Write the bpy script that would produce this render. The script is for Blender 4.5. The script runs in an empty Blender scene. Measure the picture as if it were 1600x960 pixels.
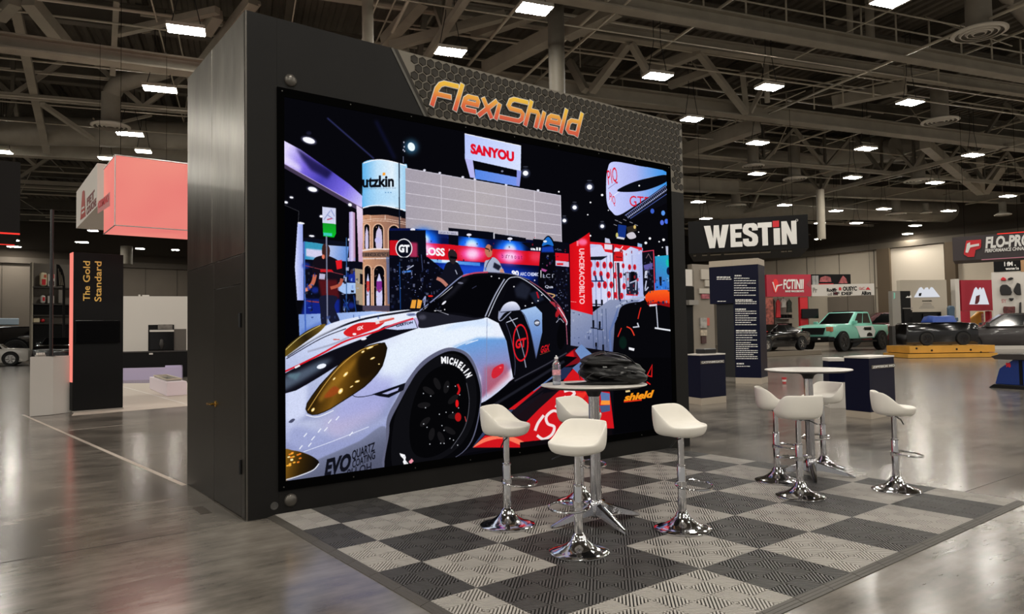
import bpy, bmesh, math, random
import numpy as np
from mathutils import Vector, Matrix

# ------------------------------------------------------------------ camera
SC = bpy.context.scene
COL = SC.collection
F_PX, YAW, PITCH, ROLL = 1107.298, 0.65625, 0.03893, -0.01684
CAM = Vector((-1.80608, -5.90803, 1.47305))
_f = Vector((math.sin(YAW) * math.cos(PITCH), math.cos(YAW) * math.cos(PITCH), math.sin(PITCH)))
_r = Vector((math.cos(YAW), -math.sin(YAW), 0.0))
_u = _r.cross(_f)
CR = _r * math.cos(ROLL) + _u * math.sin(ROLL)
CU = -_r * math.sin(ROLL) + _u * math.cos(ROLL)
CF = _f
cam_data = bpy.data.cameras.new('camera')
cam_data.sensor_fit = 'HORIZONTAL'
cam_data.sensor_width = 36.0
cam_data.lens = F_PX * 36.0 / 1600.0
cam_data.clip_end = 400
cam = bpy.data.objects.new('camera', cam_data)
COL.objects.link(cam)
M = Matrix((CR, CU, -CF)).transposed().to_4x4()
M.translation = CAM
cam.matrix_world = M
SC.camera = cam

# ------------------------------------------------------------------ world, exposure
world = bpy.data.worlds.new('world')
SC.world = world
world.use_nodes = True
bg = world.node_tree.nodes['Background']
bg.inputs[0].default_value = (1.0, 0.96, 0.90, 1)
bg.inputs[1].default_value = 0.30
LAMP = 125.0           # radiance of the ceiling light panels
SCREEN = 1.0           # radiance of full white on the video wall
SC.view_settings.view_transform = 'Standard'
SC.view_settings.look = 'None'
SC.view_settings.exposure = 0.0
SC.view_settings.gamma = 1.0
SC.view_settings.use_curve_mapping = False

random.seed(7)
PI = math.pi

# ------------------------------------------------------------------ where things stand
def ray(px, py):
    return CF + CR * ((px - 800) / F_PX) - CU * ((py - 480) / F_PX)
def at(px, py, d):                      # the point at depth d along the view
    return CAM + ray(px, py) * d
def onz(px, py, z=0.0):                 # on a level plane
    r = ray(px, py)
    return CAM + r * ((z - CAM.z) / r.z)
def ony(px, py, y=0.0):
    r = ray(px, py)
    return CAM + r * ((y - CAM.y) / r.y)
def onx(px, py, x=0.0):
    r = ray(px, py)
    return CAM + r * ((x - CAM.x) / r.x)
def onplane(px, py, p, n):
    r = ray(px, py)
    return CAM + r * ((p - CAM).dot(n) / r.dot(n))
def depth(p):
    return (p - CAM).dot(CF)
def zat(px, py, p):                     # height of the pixel above ground point p
    r = ray(px, py)
    d = math.hypot(p.x - CAM.x, p.y - CAM.y) / math.hypot(r.x, r.y)
    return (CAM + r * d).z

# ------------------------------------------------------------------ materials
MATS = {}
def lin(c):
    return tuple(((x / 255.0) / 12.92 if x / 255.0 <= .04045 else ((x / 255.0 + .055) / 1.055) ** 2.4) for x in c)
def mat(name, rgb, rough=.5, metal=0., vary=0., vscale=3., bump=0., bscale=60., stretch=None, spec=None, coat=0., trans=0., alpha=None, ior=None):
    """plain principled material, with noise for colour variation and fine relief"""
    if name in MATS: return MATS[name]
    m = bpy.data.materials.new(name); m.use_nodes = True
    nt = m.node_tree; b = nt.nodes['Principled BSDF']
    c = lin(rgb) + (1,)
    b.inputs['Base Color'].default_value = c
    b.inputs['Roughness'].default_value = rough
    b.inputs['Metallic'].default_value = metal
    if spec is not None: b.inputs['Specular IOR Level'].default_value = spec
    if coat: b.inputs['Coat Weight'].default_value = coat; b.inputs['Coat Roughness'].default_value = .06
    if trans: b.inputs['Transmission Weight'].default_value = trans
    if ior: b.inputs['IOR'].default_value = ior
    tc = nt.nodes.new('ShaderNodeTexCoord'); mp = nt.nodes.new('ShaderNodeMapping')
    nt.links.new(tc.outputs['Object'], mp.inputs['Vector'])
    if stretch: mp.inputs['Scale'].default_value = stretch
    if vary:
        n = nt.nodes.new('ShaderNodeTexNoise'); n.inputs['Scale'].default_value = vscale; n.inputs['Detail'].default_value = 6
        nt.links.new(mp.outputs['Vector'], n.inputs['Vector'])
        r = nt.nodes.new('ShaderNodeMapRange')
        r.inputs['From Min'].default_value = .3; r.inputs['From Max'].default_value = .7
        r.inputs['To Min'].default_value = 1 - vary; r.inputs['To Max'].default_value = 1 + vary
        nt.links.new(n.outputs['Fac'], r.inputs['Value'])
        x = nt.nodes.new('ShaderNodeVectorMath'); x.operation = 'SCALE'
        x.inputs[0].default_value = c[:3]
        nt.links.new(r.outputs['Result'], x.inputs['Scale'])
        nt.links.new(x.outputs['Vector'], b.inputs['Base Color'])
    if bump:
        n2 = nt.nodes.new('ShaderNodeTexNoise'); n2.inputs['Scale'].default_value = bscale; n2.inputs['Detail'].default_value = 3
        nt.links.new(mp.outputs['Vector'], n2.inputs['Vector'])
        bp = nt.nodes.new('ShaderNodeBump'); bp.inputs['Strength'].default_value = bump; bp.inputs['Distance'].default_value = .01
        nt.links.new(n2.outputs['Fac'], bp.inputs['Height'])
        nt.links.new(bp.outputs['Normal'], b.inputs['Normal'])
    MATS[name] = m
    return m
def emit(name, rgb, s):
    if name in MATS: return MATS[name]
    m = bpy.data.materials.new(name); m.use_nodes = True
    nt = m.node_tree; nt.nodes.remove(nt.nodes['Principled BSDF'])
    e = nt.nodes.new('ShaderNodeEmission'); e.inputs[0].default_value = lin(rgb) + (1,); e.inputs[1].default_value = s
    nt.links.new(e.outputs[0], nt.nodes['Material Output'].inputs[0])
    MATS[name] = m
    return m

# ------------------------------------------------------------------ mesh builder
class MB:
    def __init__(s): s.v = []; s.f = []; s.m = []
    def add(s, vs, fs, mi=0):
        o = len(s.v); s.v += [Vector(v) for v in vs]; s.f += [tuple(i + o for i in f) for f in fs]; s.m += [mi] * len(fs)
        return s
    def obox(s, o, a, b, c, mi=0):      # corner and three edge vectors
        o, a, b, c = Vector(o), Vector(a), Vector(b), Vector(c)
        vs = [o, o + a, o + a + b, o + b, o + c, o + a + c, o + a + b + c, o + b + c]
        fs = [(0, 3, 2, 1), (4, 5, 6, 7), (0, 1, 5, 4), (1, 2, 6, 5), (2, 3, 7, 6), (3, 0, 4, 7)]
        if a.cross(b).dot(c) < 0: fs = [f[::-1] for f in fs]
        return s.add(vs, fs, mi)
    def box(s, x0, y0, z0, x1, y1, z1, mi=0):
        return s.obox((x0, y0, z0), (x1 - x0, 0, 0), (0, y1 - y0, 0), (0, 0, z1 - z0), mi)
    def cbox(s, c, sx, sy, sz, rz=0., mi=0):
        a = Vector((math.cos(rz), math.sin(rz), 0)); b = Vector((-a.y, a.x, 0)); c = Vector(c)
        return s.obox(c - a * sx / 2 - b * sy / 2, a * sx, b * sy, (0, 0, sz), mi)
    def tube(s, pts, r, n=8, closed=False, mi=0, cap=True):
        pts = [Vector(p) for p in pts]; k = len(pts); rs = r if isinstance(r, (list, tuple)) else [r] * k
        vs = []; fs = []; up = None
        for i, p in enumerate(pts):
            if closed: t = pts[(i + 1) % k] - pts[i - 1]
            else: t = pts[min(i + 1, k - 1)] - pts[max(i - 1, 0)]
            t = t.normalized() if t.length > 1e-9 else Vector((0, 0, 1))
            if up is None: up = Vector((0, 0, 1)) if abs(t.z) < .9 else Vector((1, 0, 0))
            a = (up - t * up.dot(t)); a = a.normalized() if a.length > 1e-6 else t.orthogonal().normalized()
            b = t.cross(a); up = a
            vs += [p + (a * math.cos(2 * PI * j / n) + b * math.sin(2 * PI * j / n)) * rs[i] for j in range(n)]
        for i in range(k if closed else k - 1):
            for j in range(n):
                i2 = (i + 1) % k; j2 = (j + 1) % n
                fs.append((i * n + j, i * n + j2, i2 * n + j2, i2 * n + j))
        if cap and not closed:
            fs.append(tuple(range(n))[::-1]); fs.append(tuple((k - 1) * n + j for j in range(n)))
        return s.add(vs, fs, mi)
    def lathe(s, prof, n=32, c=(0, 0, 0), mi=0, ax=None, cap=True):
        c = Vector(c); ax = ax or (Vector((1, 0, 0)), Vector((0, 1, 0)), Vector((0, 0, 1)))
        vs = []; fs = []; k = len(prof)
        for r, z in prof:
            vs += [c + ax[0] * (r * math.cos(2 * PI * j / n)) + ax[1] * (r * math.sin(2 * PI * j / n)) + ax[2] * z for j in range(n)]
        for i in range(k - 1):
            for j in range(n):
                j2 = (j + 1) % n; fs.append((i * n + j, i * n + j2, (i + 1) * n + j2, (i + 1) * n + j))
        if cap and prof[0][0] > 1e-6: fs.append(tuple(range(n))[::-1])
        if cap and prof[-1][0] > 1e-6: fs.append(tuple((k - 1) * n + j for j in range(n)))
        return s.add(vs, fs, mi)
    def prism(s, poly, vec, mi=0):
        poly = [Vector(p) for p in poly]; vec = Vector(vec); n = len(poly)
        nm = Vector((0, 0, 0))
        for i in range(n): nm += poly[i].cross(poly[(i + 1) % n])
        if nm.dot(vec) < 0: poly = poly[::-1]
        vs = poly + [p + vec for p in poly]
        fs = [tuple(range(n))[::-1], tuple(range(n, 2 * n))] + [(i, (i + 1) % n, n + (i + 1) % n, n + i) for i in range(n)]
        return s.add(vs, fs, mi)
    def hull(s, rings, mi=0):           # loft of closed rings with caps
        n = len(rings[0]); vs = [p for r in rings for p in r]; fs = []
        for i in range(len(rings) - 1):
            for j in range(n):
                j2 = (j + 1) % n; fs.append((i * n + j, i * n + j2, (i + 1) * n + j2, (i + 1) * n + j))
        fs.append(tuple(range(n))[::-1]); fs.append(tuple((len(rings) - 1) * n + j for j in range(n)))
        return s.add(vs, fs, mi)
    def xform(s, Mx):
        s.v = [Mx @ v for v in s.v]; return s

OFF = {}
def part(name, mb, mats, parent=None, smooth=False, bevel=0., subsurf=0, fix=True, stuff=False, label=None, local=False):
    me = bpy.data.meshes.new(name)
    off = Vector((0, 0, 0))
    if parent is not None and not local: off = OFF.get(parent.name, off)
    me.from_pydata([tuple(v - off) for v in mb.v], [], mb.f)
    mats = mats if isinstance(mats, (list, tuple)) else [mats]
    for m in mats: me.materials.append(m)
    if len(mats) > 1: me.polygons.foreach_set('material_index', mb.m)
    if fix:
        b = bmesh.new(); b.from_mesh(me); bmesh.ops.recalc_face_normals(b, faces=b.faces); b.to_mesh(me); b.free()
    if smooth:
        me.polygons.foreach_set('use_smooth', [True] * len(me.polygons))
        if smooth is not True:
            me.set_sharp_from_angle(angle=math.radians(smooth))
    o = bpy.data.objects.new(name, me); COL.objects.link(o)
    if parent is not None: o.parent = parent; OFF[o.name] = off if not local else OFF.get(parent.name, Vector((0, 0, 0)))
    if bevel:
        md = o.modifiers.new('bevel', 'BEVEL'); md.width = bevel; md.segments = 2; md.limit_method = 'ANGLE'; md.angle_limit = math.radians(40)
    if subsurf:
        md = o.modifiers.new('subsurf', 'SUBSURF'); md.levels = subsurf; md.render_levels = subsurf
    if stuff: o['kind'] = 'stuff'
    if label: o['label'] = label
    return o
def thing(name, label, cat, loc=(0, 0, 0), group=None):
    o = bpy.data.objects.new(name, None); COL.objects.link(o)
    o.location = Vector(loc); OFF[o.name] = Vector(loc); o.empty_display_size = .1
    o['label'] = label; o['category'] = cat
    if group: o['group'] = group
    return o
def tag(o, label, cat, group=None):
    o['label'] = label; o['category'] = cat
    if group: o['group'] = group
    return o
def struct(name, loc=(0, 0, 0)):
    o = bpy.data.objects.new(name, None); COL.objects.link(o); o['kind'] = 'structure'
    o.location = Vector(loc); OFF[o.name] = Vector(loc)
    return o

# ------------------------------------------------------------------ lettering
_tc = {}
def glyphs(txt, bold=0., shear=0., spacing=1.):
    """flat triangles of a line of text, cap height scaled to 1, baseline at 0"""
    key = (txt, bold, shear, spacing)
    if key in _tc: return _tc[key]
    cu = bpy.data.curves.new('lettering', 'FONT'); cu.body = txt; cu.size = 1.0
    cu.offset = bold; cu.shear = shear; cu.space_character = spacing; cu.resolution_u = 3; cu.fill_mode = 'FRONT'
    ob = bpy.data.objects.new('lettering', cu); COL.objects.link(ob)
    dg = bpy.context.evaluated_depsgraph_get()
    me = bpy.data.meshes.new_from_object(ob.evaluated_get(dg))
    vs = [(v.co.x / .68, v.co.y / .68) for v in me.vertices]; fs = [tuple(p.vertices) for p in me.polygons]
    bpy.data.objects.remove(ob); bpy.data.curves.remove(cu); bpy.data.meshes.remove(me)
    if vs:
        x0 = min(v[0] for v in vs); w = max(v[0] for v in vs) - x0
        vs = [(v[0] - x0, v[1]) for v in vs]
    else: w = 1
    _tc[key] = (vs, fs, w)
    return _tc[key]
def letters(mb, txt, o, ex, ey, h, width=None, bold=0., shear=0., thick=.0, mi=0, spacing=1.):
    """text into mb: o = lower left corner, ex / ey = unit axes, raised by thick along ex x ey"""
    o, ex, ey = Vector(o), Vector(ex).normalized(), Vector(ey).normalized()
    vs, fs, w = glyphs(txt, bold, shear, spacing)
    sx = (width / w) if width else h
    n = ex.cross(ey).normalized()
    p = [o + ex * (x * sx) + ey * (y * h) + n * thick for x, y in vs]
    mb.add(p, fs, mi)
    if thick > 0:                       # side walls along the outline
        cnt = {}
        for f in fs:
            for i in range(len(f)):
                a, b = f[i], f[(i + 1) % len(f)]; cnt[(a, b)] = cnt.get((a, b), 0) + 1
        for (a, b) in list(cnt):
            if (b, a) not in cnt:
                mb.add([p[a], p[b], p[b] - n * thick, p[a] - n * thick], [(0, 3, 2, 1)], mi)
    return mb
def stroke(pts, w, closed=False):
    """quads of a mitred polyline stroke in 2-D"""
    n = len(pts); L = []; R = []
    P = [Vector(p) for p in pts]
    for i in range(n):
        if closed: a, b, c = P[i - 1], P[i], P[(i + 1) % n]
        else: a, b, c = P[max(i - 1, 0)], P[i], P[min(i + 1, n - 1)]
        d1 = (b - a) if (b - a).length > 1e-9 else (c - b); d2 = (c - b) if (c - b).length > 1e-9 else d1
        d1 = d1.normalized(); d2 = d2.normalized()
        n1 = Vector((-d1.y, d1.x)); n2 = Vector((-d2.y, d2.x)); m = n1 + n2
        m = m.normalized() if m.length > 1e-6 else n1
        k = 1 / max(.45, m.dot(n1)); L.append(b + m * (w / 2 * k)); R.append(b - m * (w / 2 * k))
    q = []
    for i in range(n if closed else n - 1):
        j = (i + 1) % n; q.append([tuple(L[i]), tuple(L[j]), tuple(R[j]), tuple(R[i])])
    return q
# ------------------------------------------------------------------ painter for flat print and screen content
def homog(src, dst):
    A = []; B = []
    for (x, y), (u, v) in zip(src, dst):
        A += [[x, y, 1, 0, 0, 0, -u * x, -u * y], [0, 0, 0, x, y, 1, -v * x, -v * y]]; B += [u, v]
    return np.append(np.linalg.solve(np.array(A, float), np.array(B, float)), 1).reshape(3, 3)
def hmap(H, pts):
    p = np.c_[np.asarray(pts, float), np.ones(len(pts))] @ H.T
    return p[:, :2] / p[:, 2:]
class Paint:
    def __init__(s, corners, w, h, bgc):          # corners: TL TR BR BL in the picture's own coordinates
        s.w, s.h = w, h
        s.H = homog(corners, [(0, 0), (w, 0), (w, h), (0, h)]); s.I = np.linalg.inv(s.H)
        s.a = np.zeros((h, w, 3), np.float32); s.a[:] = np.array(bgc) / 255
    def mask(s, pts, pad=0):
        q = hmap(s.H, pts)
        x0, y0 = np.floor(q.min(0)).astype(int) - pad; x1, y1 = np.ceil(q.max(0)).astype(int) + 1 + pad
        x0, y0, x1, y1 = max(x0, 0), max(y0, 0), min(x1, s.w), min(y1, s.h)
        if x1 <= x0 or y1 <= y0: return None
        X = np.arange(x0, x1) + .5; Y = (np.arange(y0, y1) + .5)[:, None]
        m = np.zeros((y1 - y0, x1 - x0), bool)
        for i in range(len(q)):
            (ax, ay), (bx, by) = q[i], q[(i + 1) % len(q)]
            if ay == by: continue
            c = (Y >= min(ay, by)) & (Y < max(ay, by))
            r = np.flatnonzero(c[:, 0])
            if not len(r): continue
            xi = ax + (Y[r] - ay) * (bx - ax) / (by - ay)
            m[r] ^= X[None, :] < xi
        return x0, y0, x1, y1, m
    def put(s, box, m, col, alpha, grad):
        x0, y0, x1, y1 = box
        m = m.astype(np.float32) * alpha
        if grad:
            X, Y = np.meshgrid(np.arange(x0, x1) + .5, np.arange(y0, y1) + .5)
            p = hmap(s.I, np.c_[X.ravel(), Y.ravel()])
            a, b = np.array(grad[0], float), np.array(grad[1], float)
            t = ((p - a) @ (b - a)) / ((b - a) @ (b - a))
            st = np.linspace(0, 1, len(col)); c = np.array(col, float)
            cc = np.stack([np.interp(t, st, c[:, k]) for k in range(3)], -1).reshape(y1 - y0, x1 - x0, 3) / 255
        else: cc = np.array(col) / 255
        reg = s.a[y0:y1, x0:x1]
        reg += (cc - reg) * m[..., None]
    def poly(s, pts, col, alpha=1., soft=0, grad=None):
        k = int(soft * s.w / 1000)
        r = s.mask(pts, pad=3 * k)
        if r is None: return
        x0, y0, x1, y1, m = r
        m = m.astype(np.float32)
        if k > 0:
            for _ in range(2):
                for ax in (0, 1):
                    c = np.cumsum(np.pad(m, [(k + 1, k)] + [(0, 0)] if ax == 0 else [(0, 0), (k + 1, k)], mode='edge'), ax)
                    n = m.shape[ax]
                    m = (np.take(c, range(2 * k + 1, 2 * k + 1 + n), ax) - np.take(c, range(0, n), ax)) / (2 * k + 1)
        s.put((x0, y0, x1, y1), m, col, alpha, grad)
    def sm(s, pts, n=6):                          # smooth closed curve through the points
        P = np.array(pts, float); k = len(P); o = []
        for i in range(k):
            a, b, c, d = P[i - 1], P[i], P[(i + 1) % k], P[(i + 2) % k]
            for j in range(n):
                t = j / n
                o.append(.5 * (2 * b + (c - a) * t + (2 * a - 5 * b + 4 * c - d) * t * t + (3 * b - a - 3 * c + d) * t ** 3))
        return o
    def blob(s, pts, col, **k): s.poly(s.sm(pts), col, **k)
    def ell(s, cx, cy, rx, ry, col, rot=0., **k):
        c, q = math.cos(rot), math.sin(rot)
        s.poly([(cx + rx * math.cos(t) * c - ry * math.sin(t) * q, cy + rx * math.cos(t) * q + ry * math.sin(t) * c) for t in np.linspace(0, 2 * PI, 28)[:-1]], col, **k)
    def line(s, pts, w, col, smooth=False, closed=False, **k):
        if smooth:
            P = [pts[0]] + list(pts) + [pts[-1]]; o = []
            for i in range(1, len(P) - 2):
                a, b, c, d = [np.array(p, float) for p in P[i - 1:i + 3]]
                for j in range(6):
                    t = j / 6
                    o.append(tuple(.5 * (2 * b + (c - a) * t + (2 * a - 5 * b + 4 * c - d) * t * t + (3 * b - a - 3 * c + d) * t ** 3)))
            pts = o + [tuple(pts[-1])]
        for q in stroke(pts, w, closed): s.poly(q, col, **k)
    def text(s, txt, p0, p1, h, col, up=None, bold=0., shear=0.):
        """baseline from p0 to p1, capital height h; up = direction of the letters' height"""
        vs, fs, w = glyphs(txt, bold, shear)
        p0, p1 = np.array(p0, float), np.array(p1, float); ex = (p1 - p0) / w
        up = np.array(up if up is not None else (0, -1), float) * h
        P = [p0 + ex * x + up * y for x, y in vs]
        for f in fs: s.poly([P[i] for i in f], col)
    def image(s, name):
        h, w = s.h // 2, s.w // 2
        a = s.a[:2 * h, :2 * w].reshape(h, 2, w, 2, 3).mean((1, 3))
        im = bpy.data.images.new(name, w, h)
        px = np.ones((h, w, 4), np.float32); px[..., :3] = np.clip(a[::-1], 0, 1)
        im.pixels.foreach_set(px.ravel()); im.update()
        return im
def image_mat(name, im, strength=None, rough=.6):
    m = bpy.data.materials.new(name); m.use_nodes = True
    nt = m.node_tree; t = nt.nodes.new('ShaderNodeTexImage'); t.image = im; t.extension = 'EXTEND'
    if strength is None:
        b = nt.nodes['Principled BSDF']; b.inputs['Roughness'].default_value = rough
        nt.links.new(t.outputs[0], b.inputs['Base Color'])
    else:
        nt.nodes.remove(nt.nodes['Principled BSDF']); e = nt.nodes.new('ShaderNodeEmission')
        e.inputs[1].default_value = strength
        nt.links.new(t.outputs[0], e.inputs[0]); nt.links.new(e.outputs[0], nt.nodes['Material Output'].inputs[0])
    return m
def quad_uv(name, p, m, parent):                 # TL TR BR BL in world space
    o = part(name, MB().add([p[3], p[2], p[1], p[0]], [(0, 1, 2, 3)]), m, parent, fix=False)
    uv = o.data.uv_layers.new(name='uv'); 
    for i, c in enumerate([(0, 0), (1, 0), (1, 1), (0, 1)]): uv.data[i].uv = c
    return o

SCR = [(444, 153), (1044, 267.5), (1048, 667), (445, 752)]       # the screen's corners in the photograph
def paint_screen():
    P = Paint(SCR, 2400, 1580, (7, 7, 12))
    po, bl, el, ln = P.poly, P.blob, P.ell, P.line
    W = (250, 250, 255)
    # dark hall ceiling
    ln([(512, 186), (585, 250)], 2.2, (45, 48, 95), soft=1)
    ln([(588, 190), (618, 250)], 5, (14, 16, 40), soft=3)
    # purple fascia
    po([(444, 222), (470, 236), (520, 271), (546, 290), (568, 310), (566, 327), (444, 258)], [(225, 215, 255), (125, 105, 225), (70, 62, 175), (120, 105, 225), (205, 195, 250)], grad=((446, 240), (566, 318)))
    po([(462, 232), (490, 252), (520, 271), (512, 282), (486, 268), (472, 250)], (22, 18, 60), soft=3, alpha=.85)
    po([(444, 244), (470, 262), (470, 272), (444, 258)], (235, 225, 255), soft=4, alpha=.8)
    po([(444, 258), (566, 327), (563, 333), (444, 265)], (70, 58, 82))
    ln([(444, 258), (566, 327)], 1.1, (190, 170, 225))
    for x, y, a, b, r in [(483, 221.5, 10, 4.6, .3), (488.6, 298.5, 7.4, 3.6, .25), (455.6, 311.3, 3, 1.6, .2), (447, 319, 3, 1.8, .2), (502.3, 340.7, 3, 2, 0), (487, 371.6, 4.2, 1.5, .1), (547, 322.5, 3, 2.4, .4), (545, 377, 1.4, 2, 0)]:
        el(x, y, a * 1.25, b * 1.25, (120, 120, 160), rot=r, soft=1.5, alpha=.6); el(x, y, a, b, W, rot=r)
    el(483, 210, 4, 3, (26, 26, 44), soft=1)
    el(643.7, 231, 11, 11, (60, 120, 160), soft=5, alpha=.7); el(643.7, 231, 5.5, 7, (235, 250, 255), rot=-.4)
    for x, y in [(632, 224), (632.5, 231), (631, 236), (633, 238)]: el(x, y, 1, 1.4, (190, 190, 210))
    ln([(631, 246), (631, 256)], 1.2, (90, 95, 120))
    # left column, black cabinet, wall screens
    po([(444, 324), (467, 333), (466, 352), (461, 470), (470, 540), (444, 548)], (3, 3, 6))
    ln([(444, 323), (467, 333), (466, 350)], .8, (60, 60, 66))
    po([(465, 350.6), (473, 351), (474.5, 472), (464, 472), (460.5, 420)], [(205, 212, 250), (150, 165, 235)], grad=((462, 400), (474, 400)))
    el(470.5, 351.5, 5.5, 1.6, W, rot=.15)
    po([(503.7, 325.6), (525, 328), (525, 353), (504, 351)], (208, 212, 238))
    for a in [[(506, 346), (516, 332)], [(511, 338), (521, 345)], [(517, 330), (523, 341)]]: ln(a, 1.6, (150, 160, 205))
    ln([(511, 346), (519, 344)], 1.8, (190, 80, 105))
    po([(504, 351), (525, 353), (525, 367.5), (522, 374), (505, 372)], [(20, 150, 40), (10, 190, 40)], grad=((504, 351), (504, 374)))
    po([(505, 366), (519, 367), (519, 372), (505.5, 371)], (60, 200, 185))
    po([(476, 379), (513, 386), (545, 388), (541, 420), (476, 420)], [(40, 140, 185), (190, 200, 235), (95, 140, 215)], grad=((478, 390), (543, 400)))
    po([(476, 379), (513, 386), (512, 394), (478, 391)], (55, 150, 185), soft=1)
    po([(478, 391), (508, 395), (506, 407), (478, 403)], (210, 205, 235), soft=1)
    po([(474, 374), (545, 381), (545, 388), (474, 380)], (12, 14, 28))
    po([(545.6, 334), (550, 333), (555, 335), (555, 411), (545, 411)], [(165, 150, 205), (215, 205, 245), (170, 120, 150)], grad=((545, 360), (555, 360)))
    po([(557, 323), (567, 329), (567, 414), (560, 413)], [(230, 215, 240), (200, 160, 190)], grad=((558, 325), (566, 410)))
    po([(474, 408), (566, 412), (566, 500), (474, 500)], (10, 11, 24))
    po([(476, 470), (530, 470), (530, 496), (470, 496)], (18, 35, 130), soft=2)
    for x, y in [(478, 418), (492, 456), (552, 440), (560, 470), (548, 480)]: el(x, y, 6, 5, (25, 45, 150), soft=2, alpha=.8)
    po([(527, 444), (562, 445), (559, 461), (538, 462), (527, 456)], (165, 195, 240)); po([(566, 448), (573, 444), (573, 462), (566, 460)], (140, 185, 235))
    po([(548, 430), (550, 424), (557, 430), (557, 443), (543, 443), (545, 432)], (25, 45, 150)); el(549.5, 427, 2.5, 4, (60, 45, 55))
    po([(554, 422), (567, 424), (567, 480), (556, 478)], (165, 148, 125)); po([(562, 430), (568, 432), (568, 448), (562, 446)], (12, 12, 20))
    for q in [[(540, 464), (542, 494)], [(552, 464), (556, 492)], [(546, 470), (536, 488)], [(536, 470), (545, 488)]]: ln(q, 1.6, (25, 60, 130))
    # concrete in front of the far stands
    po([(466, 494), (520, 492), (609, 487), (612, 500), (540, 520), (468, 545)], [(120, 150, 215), (180, 205, 250)], grad=((470, 530), (600, 488)))
    po([(470, 520), (500, 505), (520, 510), (470, 545)], (70, 100, 190), soft=3, alpha=.6)
    # worker in black and red
    bl([(490, 408), (504, 402), (514, 403), (529, 411), (536, 426), (528, 447), (526, 462), (512, 468), (498, 462), (497, 440), (488, 430)], (20, 14, 24))
    po([(500, 423), (518, 424), (521, 428), (500, 428)], (205, 20, 30)); po([(524, 410), (534, 409), (534, 422), (526, 424)], (225, 25, 35))
    po([(499, 430), (508, 431), (507, 440), (498, 439)], (185, 180, 210)); po([(497, 440), (526, 440), (530, 468), (518, 472), (502, 466)], (95, 20, 25), soft=2, alpha=.8)
    ln([(492, 432), (488, 446), (478, 456)], 6, (195, 105, 80), smooth=True); el(478, 456, 2.6, 2.4, (225, 140, 110)); ln([(534, 438), (530, 448), (516, 453)], 5, (175, 85, 65), smooth=True)
    bl([(504, 386), (510, 384), (515, 391), (514, 403), (507, 407), (503, 398)], (60, 34, 32)); el(505, 404, 2.3, 3.6, (225, 120, 95))
    bl([(500, 466), (526, 466), (522, 482), (530, 505), (516, 507), (510, 492), (511, 508), (502, 510), (500, 486)], (24, 26, 48))
    ln([(510, 372), (511, 508)], 2.2, (120, 125, 150)); ln([(541, 374), (541, 470)], 1.4, (55, 95, 150)); ln([(475, 380), (477, 540)], 2.2, (70, 105, 190))
    ln([(477, 418), (536, 432)], 1, (150, 60, 70)); ln([(478, 473), (498, 475)], 1.8, (150, 60, 60))
    # round tower with arches
    po([(567, 339), (580, 337), (600, 337), (634, 344), (634, 362), (609, 362), (609, 490), (566, 488)], [(205, 150, 115), (165, 120, 98), (120, 88, 80)], grad=((566, 400), (634, 400)))
    for y in (346, 349): ln([(567, y + 1), (585, y - 1.5), (606, y - 1), (634, y + 4)], .8, (235, 205, 185))
    for x in (579, 602, 626): ln([(x, 339), (x, 346)], .8, (230, 210, 195))
    for cx, w, y0, y1 in [(573.3, 4, 353, 391), (591, 7.6, 353, 391), (615.5, 8, 355, 391), (574, 4.8, 418, 481), (592, 8, 418, 481)]:
        for g, c in ((1.8, (225, 180, 150)), (0, (8, 7, 12))):
            po([(cx - w - g, y1)] + [(cx - (w + g) * math.cos(t), y0 + w * 1.2 - (w * 1.2 + g) * math.sin(t)) for t in np.linspace(0, PI, 14)] + [(cx + w + g, y1)], c)
    for cx, y0, y1, w in [(573, 357, 390, 2.3), (592, 355, 390, 4.4)]:
        bl([(cx - w, y1), (cx - w, y0 + 12), (cx - 1, y0 + 4), (cx, y0), (cx + 1, y0 + 4), (cx + w, y0 + 10), (cx + w, y1)], (205, 195, 225))
    el(590, 378, 4.5, 5, (195, 190, 235))
    for cx, w in ((574.5, 2.2), (592, 4.2)):
        bl([(cx - w, 480), (cx - w, 446), (cx - w * .5, 436), (cx, 430), (cx + w * .5, 436), (cx + w, 446), (cx + w, 480)], (205, 205, 240))
        po([(cx - w, 442), (cx + w, 442), (cx + w, 456), (cx, 460), (cx - w, 456)], (130, 45, 140) if w > 3 else (200, 60, 60))
    ln([(566, 394), (585, 391.5), (609, 392)], 2.2, (240, 225, 220)); po([(566, 397), (609, 396), (609, 404), (566, 404)], (105, 82, 72))
    P.text('IIOOII', (571, 403), (606, 402.5), 4.6, (60, 45, 42))
    ln([(566, 407), (609, 406)], 2, (225, 200, 190)); po([(566, 480), (609, 480), (609, 489), (566, 488)], (75, 66, 84)); po([(603, 404), (609, 404), (609, 478), (605, 478)], (60, 95, 160), alpha=.6)
    # blue drum with lettering
    bl([(566.5, 262), (568, 256), (578, 252), (592, 251.5), (610, 253.5), (630, 258), (637, 262), (635, 300), (634, 332), (624, 327.5), (600, 324.5), (580, 324.5), (567, 328), (566.5, 300)], [(90, 175, 235), (190, 225, 250), (225, 240, 252), (150, 205, 240)], grad=((566, 290), (637, 290)))
    po([(567, 300), (600, 296), (620, 298), (622, 322), (570, 324)], (150, 205, 245), soft=6, alpha=.5)
    ln([(568, 257), (590, 251.5), (612, 254), (636, 261)], 1.4, W, smooth=True)
    ln([(567, 327.5), (580, 324), (600, 324), (634, 331)], 1.6, W, smooth=True)
    bl([(567, 329), (580, 326), (600, 326), (634, 333), (634, 341), (605, 338), (574, 338)], (8, 9, 16))
    ln([(624.3, 256), (624.3, 395)], 1.7, (22, 32, 52))
    P.text('utzkin', (566.5, 294.6), (616, 293.2), 16.5, (10, 12, 20), bold=.035)
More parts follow.
